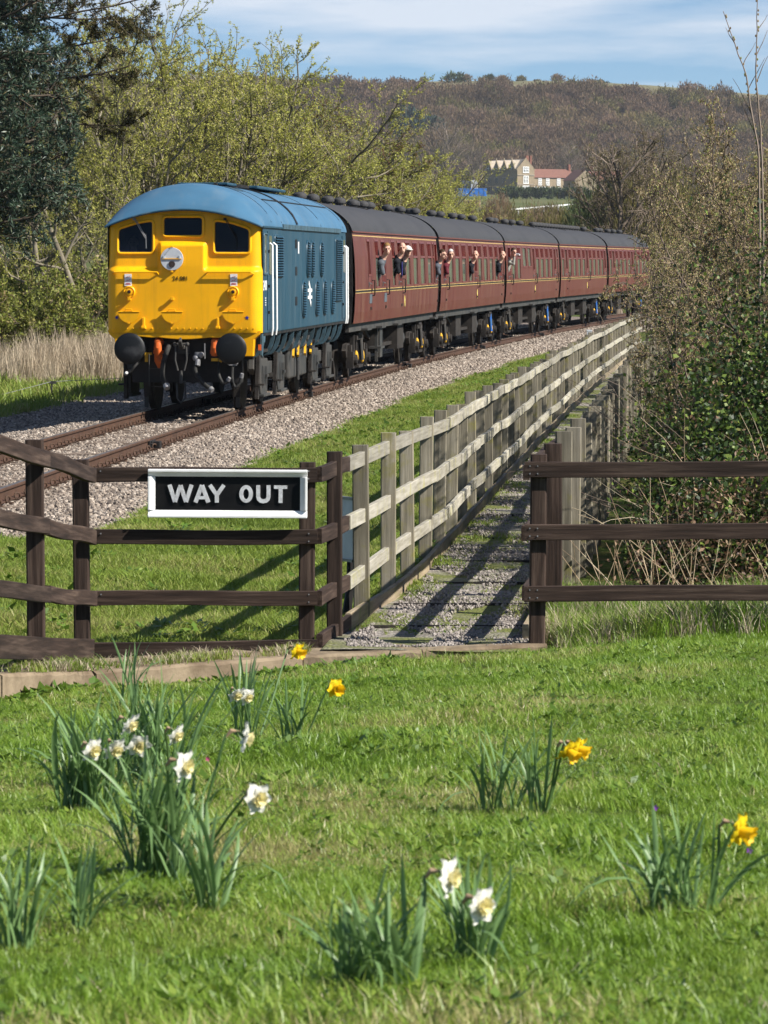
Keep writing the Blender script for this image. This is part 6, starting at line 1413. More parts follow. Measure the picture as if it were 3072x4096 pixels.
def weed_proto(name, seed):
    r = np.random.default_rng(seed); n = 9; a = r.uniform(0, 6.283, n); C = np.stack([np.cos(a) * 0.012, np.sin(a) * 0.012, np.full(n, 0.012) + r.uniform(0, .02, n)], -1); U = np.stack([np.cos(a), np.sin(a), r.uniform(.1, .7, n)], -1)
    V, F_ = leaves_np(C, U, np.tile([0, 0, 1.0], (n, 1)) + r.normal(0, .3, (n, 3)), r.uniform(.02, .04, n), r.uniform(.014, .024, n)); return proto(name, npmesh(name, V, F_), M['weed'])
WT = [weed_proto(f'weed_{k}', 230 + k) for k in range(4)]
X, D = scatter_xy(9000, 7, 25, side0, side1, 0.85); ok = D < np.where(X > 1.1, 25, kerbD(np.clip(X, -2.6, 1.07)) - 0.02); field('lawn_weeds', 'low broad leaved weeds spread through the lawn', X[ok], D[ok], WT, 0.7, 1.5, 0.008, patch=0.02)
X = np.concatenate([RNG.uniform(-2.6, -1.85, 700), RNG.uniform(-0.75, 0.1, 420), RNG.uniform(-1.9, -0.7, 160)]); D = kerbD(X) - 0.06 - np.abs(RNG.normal(0, 0.22, len(X))); field('kerb_weeds', 'weedy tuft of broad leaves along the foot of the kerb', X, D, WT, 1.0, 2.4, 0.01)
KT = [blade_tuft(f'kerb_tuft_{k}', 235 + k, 12, 0.05, 0.005, 0.025, M['grassy'] if k else M['drygrass'], 1.0) for k in range(3)]
n = 1500; X = RNG.uniform(-2.5, -0.5, n); D = kerbD(X) + 0.1 + np.abs(RNG.normal(0, 0.28, n)); z = np.interp(X, [-2.75, -2.18, -1.75, -0.52], [0.36, 0.235, 0.10, 0.055]) - 0.004
ok = (D < kerbD(X) + 0.58) & (np.sin(X * 9) + RNG.normal(0, .7, n) > 0.2); X, D, z = X[ok], D[ok], z[ok]; n = len(X)
tag(instancer('kerb_grass', np.stack([X, D, z], -1), np.stack([np.zeros(n), np.zeros(n), RNG.uniform(0, 6.28, n)], -1), RNG.uniform(.5, 1.2, n), KT, RNG.integers(0, 3, n)), 'wisps of grass growing on top of the concrete kerb', 'grass', kind='stuff')
RT = [blade_tuft(f'rough_tuft_{k}', 240 + k, 14, 0.075, 0.008, 0.035, M['grassy'], 0.9) for k in range(5)]
def rough(n, d0, d1, sc):
    D = RNG.uniform(d0, d1, n); lo_ = np.where(D > 40, Xc(D) + 2.35, np.where(D > 36, -4.2, -4.4)); hi_ = np.where(D < 26.4, -0.45, XL(D) - 0.04); hi_ = np.where(D < 25.5, -0.5, hi_)
    X = lo_ + (hi_ - lo_) * RNG.uniform(0, 1, n); return X, D
X1, D1 = rough(44000, 25.36, 45, 1); X2, D2 = rough(36000, 45, 125, 1); X = np.concatenate([X1, X2]); D = np.concatenate([D1, D2])
field('trackside_grass', 'rough green grass between the grey fence and the ballast', X, D, RT, 0.7, 1.5)
X, D = rough(3800, 25.4, 110, 1); field('trackside_weeds', 'broad leaved weeds in the rough trackside grass', X, D, WT, 1.4, 3.0, 0.02, patch=0.05)
n = 5200; D = RNG.uniform(25.15, 70, n); u = RNG.uniform(0, 1, n); u = np.where(RNG.uniform(0, 1, n) < 0.55, u ** 3, u); X = np.maximum(XL(D) + 0.10, np.where(D < 25.6, -0.4, -9)) + u * 1.15
field('path_weeds', 'tufts of grass and weeds growing in the gravel path', X, D, WT[:2] + RT[:2], 0.45, 0.95, 0.03, patch=0.12)
X = RNG.uniform(1.15, 3.6, 9000); D = RNG.uniform(24.6, 29.0, 9000); GT = [blade_tuft(f'verge_tuft_{k}', 260 + k, 12, 0.20, 0.006, 0.03, M['grass'] if k < 4 else M['drygrass'], 0.6) for k in range(6)]
ok = (D > 24.9 + RNG.uniform(0, 1, 9000) * 0.7) & (X > 1.12); field('verge_grass', 'long green and straw coloured grass under the right brown fence', X[ok], D[ok], GT, 0.5, 1.35)
# left bank: grass, reeds
FT = [blade_tuft(f'bank_tuft_{k}', 270 + k, 12, 0.28, 0.02, 0.10, M['grassy'], 0.6) for k in range(4)]
n = 26000; D = RNG.uniform(60, 135, n); s_ = -RNG.uniform(0, 1, n) * 14 - 4.6; X = Xc(D) + s_; ok = (X > -0.108 * D - 1) & (D > 62); field('bank_grass', 'green grass bank left of the train', X[ok], D[ok], FT, 0.6, 1.4)
DR = [blade_tuft(f'reed_{k}', 280 + k, 9, 1.25, 0.024, 0.14, M['drygrass'], 0.18) for k in range(4)]
n = 3400; px = RNG.uniform(120, 470, n); D = RNG.uniform(94, 112, n); X = (px - 1536) / 15450 * D; field('dry_reeds', 'stand of pale dry reeds left of the yellow cab', X, D, DR, 0.4, 1.0)
n = 900; px = RNG.uniform(-60, 230, n); D = RNG.uniform(92, 104, n); field('sparse_reeds', 'scattered dry stems in the left bank', (px - 1536) / 15450 * D, D, DR, 0.3, 0.9)

# signal wire stake on the left
wp = at(207, 1530, 84); st = empty('wire_stake', (wp.x, 84, gz(wp.x, 84)), 0, 'thin metal stake carrying a slack signal wire on the left bank', 'stake')
hz = wp.z - st.location.z; MB().cyl((0, 0, -0.1), (0, 0, hz), 0.018, n=8).box((0.02, 0, hz), (0.14, 0.06, 0.06)).build('stake', M['bogie'], st)
MB().tube([(-2.4, -3, hz - 0.45), (-1.2, -1.5, hz - 0.28), (0, 0, hz + 0.02), (1.4, 4, hz - 0.02), (3.5, 12, hz + 0.1)], 0.006, 5).build('wire', M['silver'], st)
wm = at(2357, 1300, 118); mp_ = MB().box((0, 0, 0.35), (0.16, 0.05, 0.9)).box((0, 0, 0.82), (0.18, 0.06, 0.05)).build('marker_post', M['discgrey'], None, bevel=0.01); mp_.location = (wm.x, 118, gz(wm.x, 118)); tag(mp_, 'small pale marker post beside the ballast near the bend of the fence', 'post')

# shrubs on the left bank
SP = dict(seg=[5, 5, 4], wander=[0.15, 0.2, 0.25], up=[0.04, 0.05, 0.05], kids=[9, 8], ang=[45, 50], ratio=[0.55, 0.5], rr=[0.5, 0.5], leaves=16, thinfrom=1, leaffrom=1, **{'from': [0.15, 0.1]})
pl = Plant(300)
for j in range(9): a = 6.283 * j / 9; pl.grow((0.25 * math.cos(a), 0.25 * math.sin(a), -0.1), (0.6 * math.cos(a), 0.6 * math.sin(a), 1), 1.7, 0.03, 0, SP)
wv, wf = pl.wood(4); lv, lf_ = pl.leaf(0.085, 0.045); sw = npmesh('shrub_wood', wv, wf); sw.materials.append(M['barkd']); slf = npmesh('shrub_leaves', lv, lf_); slf.materials.append(leafmat('shrub_leaf', [(0.0, (0.09, 0.11, 0.02)), (0.4, (0.19, 0.215, 0.035)), (0.8, (0.29, 0.31, 0.06)), (1.0, (0.30, 0.22, 0.11))], trans=0.35, varscale=0.6))
for k, (px, py, D, sc, lab) in enumerate(((40, 1480, 101, 1.3, 'leafy green shrub at the left edge of the bank'), (150, 1460, 104, 1.1, 'leafy green shrub in front of the slanting trunks'), (240, 1420, 110, 1.4, 'leafy green shrub between slanting trunks and reeds'), (350, 1400, 116, 1.5, 'dark leafy shrub behind the dry reeds'), (100, 1380, 117, 1.7, 'leafy shrub behind the slanting trunks on the left'))):
    p = at(px, py, D); plant_thing('bank_shrub', lab, 'shrub', (p.x, D, gz(p.x, D)), sw, slf, 'shrubs on the left bank', k * 1.3, sc, 'leaves', 'stems')
# ------------------------------------------------------------------ daffodils
M['daffleaf'] = leafmat('daffodil_leaf', [(0.0, (0.10, 0.19, 0.055)), (0.6, (0.165, 0.275, 0.095)), (1.0, (0.25, 0.36, 0.165))], trans=0.3, rough=0.42, spec=0.5)
M['petalw'] = leafmat('white_petal', [(0.0, (0.78, 0.77, 0.70)), (1.0, (0.84, 0.82, 0.72))], trans=0.35)
M['petaly'] = leafmat('yellow_petal', [(0.0, (0.84, 0.60, 0.01)), (1.0, (0.88, 0.68, 0.02))], trans=0.3)
M['trumpw'] = leafmat('pale_trumpet', [(0.0, (0.82, 0.70, 0.25)), (1.0, (0.84, 0.78, 0.48))], trans=0.3)
M['trumpy'] = leafmat('deep_yellow_trumpet', [(0.0, (0.84, 0.50, 0.006)), (1.0, (0.86, 0.55, 0.01))], trans=0.3)
M['spathe'] = pmat('papery_sheath', (0.32, 0.20, 0.12), (0.42, 0.3, 0.2), 20, rough=0.8)
def lawn_at(x, y):
    D = 12.0
    for _ in range(40):
        p = at(x, y, D); e = (p.z - gz(p.x, D)); D += e * 6
    return at(x, y, D)
def leaf_mesh(rr, L, w, az, bend, tw):
    V = []; F_ = []; n = 8; d = Vector((math.cos(az), math.sin(az), 0)); s = Vector((-math.sin(az + tw), math.cos(az + tw), 0))
    for k in range(n + 1):
        f = k / n; ang_ = bend * f * f; p = d * (L * (0.10 * f + math.sin(ang_) * f * 0.75)) + Vector((0, 0, L * f * math.cos(ang_ * 0.75)))
        ww = w * (0.75 + 0.5 * f) * (1 if f < 0.75 else max(0.12, 1 - ((f - 0.75) / 0.25) ** 1.6)); nn = d * 0.22 * ww
        V += [p - s * ww / 2 + nn, p, p + s * ww / 2 + nn]
    for k in range(n): F_ += [(k * 3, k * 3 + 1, k * 3 + 4, k * 3 + 3), (k * 3 + 1, k * 3 + 2, k * 3 + 5, k * 3 + 4)]
    return npmesh('daffodil_leaf', np.array(V), np.array(F_), True)
LEAVES = []
rr = random.Random(4)
for k in range(26): LEAVES.append(leaf_mesh(rr, rr.uniform(0.25, 0.36), rr.uniform(0.008, 0.0115), rr.uniform(0, 6.283), rr.uniform(0.05, 0.5) if k % 9 else rr.uniform(1.0, 1.5), rr.uniform(-.7, .7)))
for m_ in LEAVES: m_.materials.append(M['daffleaf'])
def petal_mesh(L, w, curl):
    V = []; F_ = []; n = 6
    for k in range(n + 1):
        f = k / n; ww = w * math.sin(math.pi * min(1, 0.12 + 0.88 * f) ** 0.85) + 0.001; 
        for j in (-1, -0.4, 0.4, 1): V.append((f * L, j * ww / 2, curl * f * f * L + 0.12 * ww * (1 - abs(j)) - 0.004 * math.sin(f * 9 + j * 3)))
    for k in range(n):
        for j in range(3): F_.append((k * 4 + j, k * 4 + j + 1, k * 4 + 5 + j, k * 4 + 4 + j))
    return npmesh('petal', np.array(V), np.array(F_), True)
def trumpet_mesh(L, r0, r1, frill):
    V = []; F_ = []; n = 24; m_ = 6
    for k in range(m_ + 1):
        f = k / m_
        for j in range(n):
            a = 6.283 * j / n; r = r0 + (r1 - r0) * f ** 1.6; r *= 1 + (frill * math.sin(a * 8) * f ** 4); V.append((r * math.cos(a), r * math.sin(a), f * L * (1 + 0.06 * math.sin(a * 8 + 1) * f)))
    for k in range(m_):
        for j in range(n): F_.append((k * n + j, k * n + (j + 1) % n, (k + 1) * n + (j + 1) % n, (k + 1) * n + j))
    return npmesh('trumpet', np.array(V), np.array(F_), True)
PET = {c: [petal_mesh(0.042, 0.036, cu) for cu in (-0.15, 0.0, 0.12)] for c in 'wy'}
for c in 'wy':
    for m_ in PET[c]: m_.materials.append(M['petal' + c])
TRU = {'w': trumpet_mesh(0.018, 0.008, 0.019, 0.12), 'y': trumpet_mesh(0.036, 0.011, 0.022, 0.14)}; TRU['w'].materials.append(M['trumpw']); TRU['y'].materials.append(M['trumpy'])
def flower(parent, p, face, kind, seed, base=(0, 0, 0), sc=1.0):
    r_ = random.Random(seed); p = Vector(p); f = Vector(face).normalized(); b_ = Vector(base)
    back = p - f * 0.022 * sc; neck = back - f * 0.02 + Vector((0, 0, 0.012)); top = neck + Vector((-f.x * 0.03, -f.y * 0.03, -0.012))
    pts_ = [b_, b_.lerp(top, 0.35) + Vector((0.008, 0, 0.01)), b_.lerp(top, 0.7) + Vector((0.006, 0, 0.015)), top, neck, back]
    st_ = MB().tube(pts_, [0.0045, 0.0042, 0.004, 0.0036, 0.003, 0.006], 7).build('stem', M['daffleaf'], parent, smooth=True)
    MB().tube([top + Vector((0, 0, -0.005)), neck.lerp(top, .5) + Vector((0, 0, 0.006)), neck + f * 0.008], [0.003, 0.0065, 0.002], 6).build('sheath', M['spathe'], st_, smooth=True)
    Q = f.to_track_quat('Z', 'Y').to_matrix()
    for k in range(6):
        m_ = Matrix.Rotation(6.283 * k / 6 + r_.uniform(-.12, .12), 3, 'Z') @ Matrix.Rotation(r_.uniform(-0.12, 0.06), 3, 'Y')
        o = link('petal', PET[kind][r_.randrange(3)], None, st_); o.matrix_local = Matrix.Translation(back + f * (0.004 if k % 2 else 0.001)) @ (Q @ m_).to_4x4() @ Matrix.Diagonal((sc, sc, sc, 1))
    o = link('trumpet', TRU[kind], None, st_); o.matrix_local = Matrix.Translation(back + f * 0.002) @ Q.to_4x4() @ Matrix.Diagonal((sc, sc, sc, 1))
    if kind == 'w':
        o = link('inner_petals', TRU['w'], None, st_); o.matrix_local = Matrix.Translation(back + f * 0.004) @ Q.to_4x4() @ Matrix.Diagonal((0.6 * sc, 0.6 * sc, 1.15 * sc, 1))
def clump(x, y, n, hw, label, hs=1.0, flowers=(), spread_px=60, seed=0, lean_=0.0):
    """leaves rooted round the pixel (x, y) on the lawn"""
    b_ = lawn_at(x, y); r_ = random.Random(seed); e = empty('daffodil_clump', b_, 0, label, 'daffodils')
    wpx = spread_px / (FPX / b_.y)
    for k in range(int(n * 2.0)):
        m_ = r_.choice(LEAVES); ox, oy = r_.uniform(-1, 1) * wpx, r_.uniform(-1, 1) * wpx * 0.7
        o = link('leaf', m_, None, e, (ox, oy, gz(b_.x + ox, b_.y + oy) - b_.z - 0.01)); s = hs * r_.uniform(0.75, 1.2)
        o.rotation_euler = (r_.gauss(0, 0.10), r_.gauss(lean_, 0.10) + ox / max(wpx, .01) * 0.22, r_.uniform(0, 6.28)); o.scale = (1.05, 1.05, s)
    for (fx, fy, kind, face, dd) in flowers:
        p = at(fx, fy, b_.y + dd - (0.28 if kind == 'w' else 0.12)); ox = max(-wpx, min(wpx, (p.x - b_.x) * 0.5)); flower(e, p - b_, face, kind, int(fx), (ox, 0, 0), 1.08 if kind == 'w' else 1.12)
    return e
W1, W2 = (0.8, -0.45, -0.35), (0.35, -0.8, -0.25)
clump(625, 3550, 52, 0, 'large daffodil clump with white flowers in the left foreground', 1.18, [(764, 3068, 'w', (0.85, -0.4, -0.1), 0.05), (1047, 3200, 'w', (0.55, -0.75, -0.1), 0.0), (1009, 2958, 'w', (0.8, 0.1, -0.25), 0.25)], 95, 1, 0.05)
clump(330, 3275, 44, 0, 'daffodil clump with four white flowers behind the largest one on the left', 1.1, [(387, 3008, 'w', (0.7, -0.6, -0.3), 0), (473, 3010, 'w', (0.5, -0.6, -0.5), 0.1), (561, 2992, 'w', (0.3, -0.85, -0.35), 0.15), (540, 2908, 'w', (0.75, -0.3, -0.4), 0.3)], 95, 2, 0.05)
clump(600, 3160, 46, 0, 'tall leafy daffodil clump at the back left with one small pale flower', 1.25, [(722, 2950, 'w', (0.75, -0.4, -0.45), 0.0)], 130, 3, 0.08)
clump(830, 3672, 14, 0, 'narrow daffodil tuft just right of the large white flowered clump', 0.95, [], 45, 4)
clump(60, 3800, 12, 0, 'daffodil leaves cut by the left edge of the picture', 0.72, [], 60, 5); clump(310, 3735, 10, 0, 'small daffodil tuft without flowers at the lower left', 0.68, [], 50, 6)
clump(1500, 4005, 36, 0, 'wide daffodil tuft with two white flowers at the bottom of the picture', 0.74, [(1832, 3512, 'w', (0.85, -0.35, 0.0), 0.3)], 150, 7)
clump(1880, 3870, 16, 0, 'daffodil tuft beside the bottom one with a white flower facing right', 0.78, [(1951, 3628, 'w', (0.7, -0.7, -0.1), 0.0)], 70, 8, 0.1)
clump(2720, 3690, 24, 0, 'daffodil tuft with one yellow flower at the lower right', 0.86, [(2985, 3335, 'y', (0.8, -0.35, -0.35), 0.1)], 120, 9)
clump(1990, 3255, 14, 0, 'small leafy daffodil tuft without flowers on the right of the lawn', 0.95, [], 70, 10); clump(2145, 3262, 8, 0, 'small daffodil tuft with a nodding yellow flower on the right of the lawn', 0.95, [(2290, 3020, 'y', (0.6, -0.45, -0.6), 0), (2335, 3005, 'y', (0.85, -0.2, -0.4), 0.05)], 35, 11)
clump(985, 2945, 14, 0, 'daffodil tuft with a pair of white flowers below the kerb', 1.15, [(955, 2790, 'w', (0.5, -0.6, -0.6), 0.0), (1000, 2795, 'w', (0.6, -0.7, -0.4), 0.05), (1203, 2612, 'y', (0.75, -0.45, -0.35), 0.4)], 55, 12, 0.1)
clump(1165, 2985, 9, 0, 'slim daffodil tuft with one yellow flower at the middle of the lawn', 0.95, [(1352, 2757, 'y', (0.5, -0.8, -0.2), 0)], 40, 13)
clump(520, 2845, 7, 0, 'three tall daffodil leaves standing against the kerb', 1.2, [], 50, 14)
for k, (x, y, lab) in enumerate(((2998, 3447, 'tiny purple violet flower near the lower right yellow daffodil'), (2621, 3268, 'tiny violet flower behind the lower right daffodil tuft'), (832, 3062, 'tiny pink flower in the grass by the white daffodils'))):
    b_ = lawn_at(x, y + 25); e = empty('violet', b_, 0, lab, 'flower'); q = MB(); q.tube([(0, 0, -0.005), (0, 0, 0.05)], 0.0015, 5); q.build('stalk', M['daffleaf'], e)
    q = MB()
    for j in range(5): a = 6.283 * j / 5; q.add([(0, -0.002, 0.05), (0.007 * math.cos(a - .5), -0.004, 0.05 + 0.007 * math.sin(a - .5)), (0.011 * math.cos(a), -0.005, 0.05 + 0.011 * math.sin(a)), (0.007 * math.cos(a + .5), -0.004, 0.05 + 0.007 * math.sin(a + .5))], [(0, 1, 2, 3)])
    q.build('petals', pmat('violet_petal%d' % k, (0.25, 0.03, 0.45) if k < 2 else (0.5, 0.05, 0.2), None, 5), e)

# ------------------------------------------------------------------ far country: house, sheds, hedges, wood
M['hstone'] = pmat('house_stone', (0.30, 0.235, 0.155), (0.22, 0.175, 0.115), 1.2, rough=0.9); M['hroof'] = pmat('stone_tiles', (0.40, 0.34, 0.27), (0.32, 0.27, 0.21), 1.5, rough=0.9)
M['htile'] = pmat('red_tiles', (0.20, 0.098, 0.072), (0.155, 0.075, 0.056), 1.5, rough=0.9); M['hglass'] = glassmat('house_glass', (0.05, 0.055, 0.06), 0.15); M['brick'] = pmat('chimney_brick', (0.22, 0.09, 0.06), (0.16, 0.07, 0.045), 2, rough=0.9)
hp = at(2069, 776, 1330); HZ = gz(hp.x, 1330) - 0.2
H = empty('manor_house', (hp.x, 1330, HZ), R(32), 'old stone manor house with a row of gables and a red roofed wing', 'house')
s_h = 1.0
MB().box((3.55, 10, 4.6), (7.1, 20, 9.2)).prism([(0, 9.2), (7.1, 9.2), (3.55, 12.8)], lambda a, b_, e: Vector((a, e, b_)), (0.0, 0.5)).build('wall', M['hstone'], H)
rf2 = MB().add([(-0.2, 0.3, 9.1), (3.55, 0.3, 12.6), (7.3, 0.3, 9.1), (-0.2, 20.2, 9.1), (3.55, 20.2, 12.6), (7.3, 20.2, 9.1)], [(0, 1, 4, 3), (1, 2, 5, 4), (3, 4, 5)]).build('roof', M['hroof'], H)
MB().add([(-0.3, -0.05, 9.0), (3.55, -0.05, 13.0), (7.4, -0.05, 9.0), (-0.3, 0.45, 9.0), (3.55, 0.45, 13.0), (7.4, 0.45, 9.0), (-0.3, -0.05, 8.7), (3.55, -0.05, 12.65), (7.4, -0.05, 8.7)], [(0, 1, 4, 3), (1, 2, 5, 4), (0, 6, 7, 1), (1, 7, 8, 2)]).build('coping', M['hstone'], rf2)
for k in range(4):
    y0 = 0.8 + k * 4.8; y1 = y0 + 4.6; ym = (y0 + y1) / 2
    g_ = MB().prism([(y0, 8.4), (y1, 8.4), (ym, 12.4)], lambda a, b_, e: Vector((e, a, b_)), (-0.25, 0.1)).build('gable', M['hstone'], H)
    MB().add([(-0.2, y0, 8.4), (-0.2, ym, 12.3), (-0.2, y1, 8.4), (4.2, y0, 8.4), (4.2, ym, 12.3), (4.2, y1, 8.4)], [(0, 1, 4, 3), (1, 2, 5, 4)]).build('gable_roof', M['hroof'], g_)
    MB().box((-0.2, ym, 12.7), (0.35, 0.35, 0.7)).build('finial', M['hstone'], g_)
    w = MB().box((-0.27, ym, 9.6), (0.08, 1.1, 1.1)).build('window', M['hglass'], H); MB().box((-0.33, ym, 9.6), (0.06, 0.12, 1.1)).box((-0.33, ym, 9.6), (0.06, 1.1, 0.1)).build('frame', M['white'], w)
    for z in (5.4, 2.2):
        w = MB().box((-0.02, ym, z), (0.08, 2.0, 1.9)).build('window', M['hglass'], H); q = MB()
        for f in (-1, -.5, 0, .5, 1): q.box((-0.09, ym + f, z), (0.06, 0.16, 2.0))
        q.box((-0.09, ym, z + 1), (0.06, 2.1, 0.14)); q.build('frame', M['hroof'], w)
for z, hh, ww in ((8.9, 1.9, 2.2), (5.5, 2.5, 1.9), (2.0, 2.7, 2.5)):
    w = MB().box((3.55, -0.02, z), (ww, 0.1, hh)).build('window', M['hglass'], H); q = MB()
    for f in (-.5, -.17, .17, .5): q.box((3.55 + ww * f, -0.10, z), (0.28, 0.08, hh + 0.2))
    q.box((3.55, -0.10, z + hh * .1), (ww, 0.08, 0.2)).box((3.55, -0.10, z - hh / 2), (ww + .4, 0.1, 0.3)).box((3.55, -0.10, z + hh / 2), (ww + .3, 0.1, 0.25)); q.build('frame', M['white'], w)
q = MB(); q.box((3.55, -0.12, 7.1), (7.2, 0.2, 0.25)).box((3.55, -0.12, 3.9), (7.2, 0.2, 0.2)); q.build('string_course', M['hroof'], H)
for x, y in ((5.2, 2.2), (6.0, 2.6), (6.9, 2.2)): MB().box((x, y, 12.2), (0.6, 0.7, 3.2)).build('chimney', M['brick'], rf2)
# red-roofed wing
MB().box((16.2, 5.5, 3.2), (18.4, 8, 6.4)).build('wing_wall', M['hstone'], H)
wr_ = MB().add([(6.8, 1.1, 6.3), (6.8, 5.5, 9.4), (6.8, 9.9, 6.3), (25.6, 1.1, 6.3), (25.6, 5.5, 9.4), (25.6, 9.9, 6.3)], [(0, 1, 4, 3), (1, 2, 5, 4), (3, 4, 5), (0, 2, 1)]).build('wing_roof', M['htile'], H)
MB().box((25.0, 5.0, 9.8), (0.8, 0.8, 2.6)).build('chimney', M['brick'], wr_)
for x in (10.4, 13.6, 18.2, 21.4):
    w = MB().box((x, 1.47, 4.9), (1.3, 0.1, 2.2)).build('window', M['hglass'], H); q = MB()
    for f in (-.65, -.22, .22, .65): q.box((x + f, 1.38, 4.9), (0.2, 0.08, 2.3))
    for f in (-1.15, -.35, .4, 1.15): q.box((x, 1.36, 4.9 + f), (1.5, 0.08, 0.2))
    q.build('frame', M['white'], w)
for x, ww in ((8.6, 1.0), (11.4, 2.4), (15.4, 1.3), (18.6, 1.3), (21.8, 1.3)):
    w = MB().box((x, 1.47, 1.7), (ww, 0.1, 2.9)).build('window', M['hglass'], H); q = MB()
    for f in (-.5, -.17, .17, .5): q.box((x + f * ww, 1.38, 1.7), (0.22, 0.08, 3.0))
    q.box((x, 1.36, 3.1), (ww, 0.08, 0.2)).box((x, 1.36, 1.9), (ww, 0.08, 0.16)); q.build('frame', M['white'], w)
# outbuildings
bp = at(2295, 776, 1322); BZ = gz(bp.x, 1322)
Bn = empty('red_roofed_barn', (bp.x, 1322, BZ), R(20), 'low red roofed stone outbuilding right of the manor house', 'barn')
MB().box((4, 4, 2.6), (8, 10, 5.2)).prism([(0, 5.2), (8, 5.2), (4, 8.6)], lambda a, b_, e: Vector((a, e, b_)), (-1.0, -0.6)).build('wall', M['hstone'], Bn)
MB().add([(-.4, -1.2, 5.0), (4, -1.2, 8.8), (8.4, -1.2, 5.0), (-.4, 9.4, 5.0), (4, 9.4, 8.8), (8.4, 9.4, 5.0)], [(0, 1, 4, 3), (1, 2, 5, 4), (3, 4, 5)]).build('roof', M['htile'], Bn)
MB().box((13, 7, 2.6), (14, 8, 5.2)).build('side_wall', M['hstone'], Bn); MB().add([(5.5, 2.6, 5.0), (5.5, 7, 8.4), (5.5, 11.4, 5.0), (20.5, 2.6, 5.0), (20.5, 7, 8.4), (20.5, 11.4, 5.0)], [(0, 1, 4, 3), (1, 2, 5, 4), (3, 4, 5), (0, 2, 1)]).build('side_roof', M['htile'], Bn)
MB().box((9.5, 7, 9), (0.9, 0.9, 2)).build('chimney', M['brick'], Bn)
MB().box((9.2, -0.9, 1.9), (1.2, 0.1, 1.4)).build('window', M['white'], Bn)
def far_box(name, label, cat, x0, x1, y0, y1, D, dep, mat, extra=None):
    a, b_ = at(x0, y1, D), at(x1, y0, D); zb = min(a.z, gz((a.x + b_.x) / 2, D)) - 0.3; w = b_.x - a.x; h = b_.z - zb
    e = empty(name, ((a.x + b_.x) / 2, D, zb), 0, label, cat); MB().box((0, dep / 2, h / 2), (w, dep, h)).build('body', mat, e, bevel=0.15)
    MB().box((0, dep / 2, h + 0.1), (w * 1.03, dep * 1.03, 0.25)).build('lid', mat, e)
    q = MB()
    for k in range(6): q.box((-w / 2 + w * (k + .5) / 6, -0.06, h / 2), (0.18, 0.1, h * 0.9))
    q.build('rib', mat, e); return e
M['skipblue'] = pmat('blue_skip', (0.03, 0.19, 0.62), (0.02, 0.14, 0.45), 0.6, rough=0.6); M['sheetw'] = pmat('white_sheeting', (0.72, 0.72, 0.70), (0.6, 0.6, 0.6), 0.4, rough=0.7); M['sheetg'] = pmat('grey_sheeting', (0.20, 0.21, 0.21), None, 0.4, rough=0.8); M['tan'] = pmat('tan_boards', (0.42, 0.30, 0.18), (0.35, 0.25, 0.15), 0.5, rough=0.8)
far_box('blue_container', 'bright blue container lying left of the manor house', 'container', 1834, 1946, 756, 784, 1290, 5, M['skipblue']); far_box('white_shed', 'small white shed above the blue container', 'shed', 1884, 1910, 724, 758, 1300, 4, M['sheetw']); far_box('grey_shed', 'dull grey shed left of the white one above the container', 'shed', 1850, 1882, 726, 758, 1303, 4, M['sheetg'])
far_box('tan_shed', 'low tan shed in the field below the blue container', 'shed', 1853, 1922, 804, 826, 960, 5, M['tan'])
wf_ = empty('white_fence', (0, 0, 0), 0, 'thin white rail fence crossing the far field', 'fence'); a, b_ = at(2030, 842, 760), at(2290, 820, 830); wf_.location = a
for k in range(14): p = a.lerp(b_, k / 13); MB().box((0, 0, 0), (0.22, 0.22, 1.2)).build('post', M['white'], wf_, loc=p - a + Vector((0, 0, -0.3)))
MB().bar((0, 0, 0.15), b_ - a + Vector((0, 0, 0.15)), 0.15, 0.3).build('rail', M['white'], wf_)

def puff(name, seed, n, rx, rz_, size, mat, thin=0.3, up=0.55, trunk=True):
    r = np.random.default_rng(seed); a = r.uniform(0, 6.283, n); u = r.uniform(-0.75, 1, n); rr = r.uniform(0.25, 1, n) ** 0.5; s = np.sqrt(np.clip(1 - u * u, 0, 1))
    b_ = 1 + 0.18 * np.sin(3 * a + seed) + 0.15 * np.sin(5 * a + 4 * u + seed); C = np.stack([np.cos(a) * s * rx * rr * b_, np.sin(a) * s * rx * rr * b_, rz_ * 1.15 + u * rz_ * rr * b_], -1)
    U = C - np.array([0, 0, rz_ * 0.4]); U = U / (np.linalg.norm(U, axis=1, keepdims=True) + .1) + r.normal(0, 0.45, (n, 3)) + np.array([0, 0, up])
    V, F_ = leaves_np(C, U, r.normal(0, 1, (n, 3)), r.uniform(size * .6, size * 1.5, n), r.uniform(size * thin * .6, size * thin * 1.3, n))
    if trunk:
        g_ = {4: [(np.array([[0, 0, -0.5], [0.1, 0, rz_ * .5], [0.1, .1, rz_], [0, 0.2, rz_ * 1.7]]), np.array([.03, .026, .02, .008]) * rz_ * 1.6)]}
        for k in range(5): q = r.uniform(0, 6.283); g_[4].append((np.array([[0.1, 0, rz_ * .6], [math.cos(q) * rx * .3, math.sin(q) * rx * .3, rz_ * 1.0], [math.cos(q) * rx * .5, math.sin(q) * rx * .5, rz_ * 1.4], [math.cos(q) * rx * .6, math.sin(q) * rx * .6, rz_ * 1.8]]), np.array([.014, .011, .008, .004]) * rz_ * 1.6))
        wv, wf = tubes_np(g_, 4); F_ = np.concatenate([F_, wf + len(V)]); V = np.concatenate([V, wv])
    me = npmesh(name, V, F_); me.materials.append(mat); return me
woodm = [puff('wood_tree_%d' % k, 400 + k, 900, 3.6, 4.6, 1.1, M[('farwood', 'farmauve', 'farwood', 'farolive', 'farwood', 'farmauve')[k]]) for k in range(6)]
prs = [bpy.data.objects.new('wood_kind_%d' % k, me) for k, me in enumerate(woodm)]
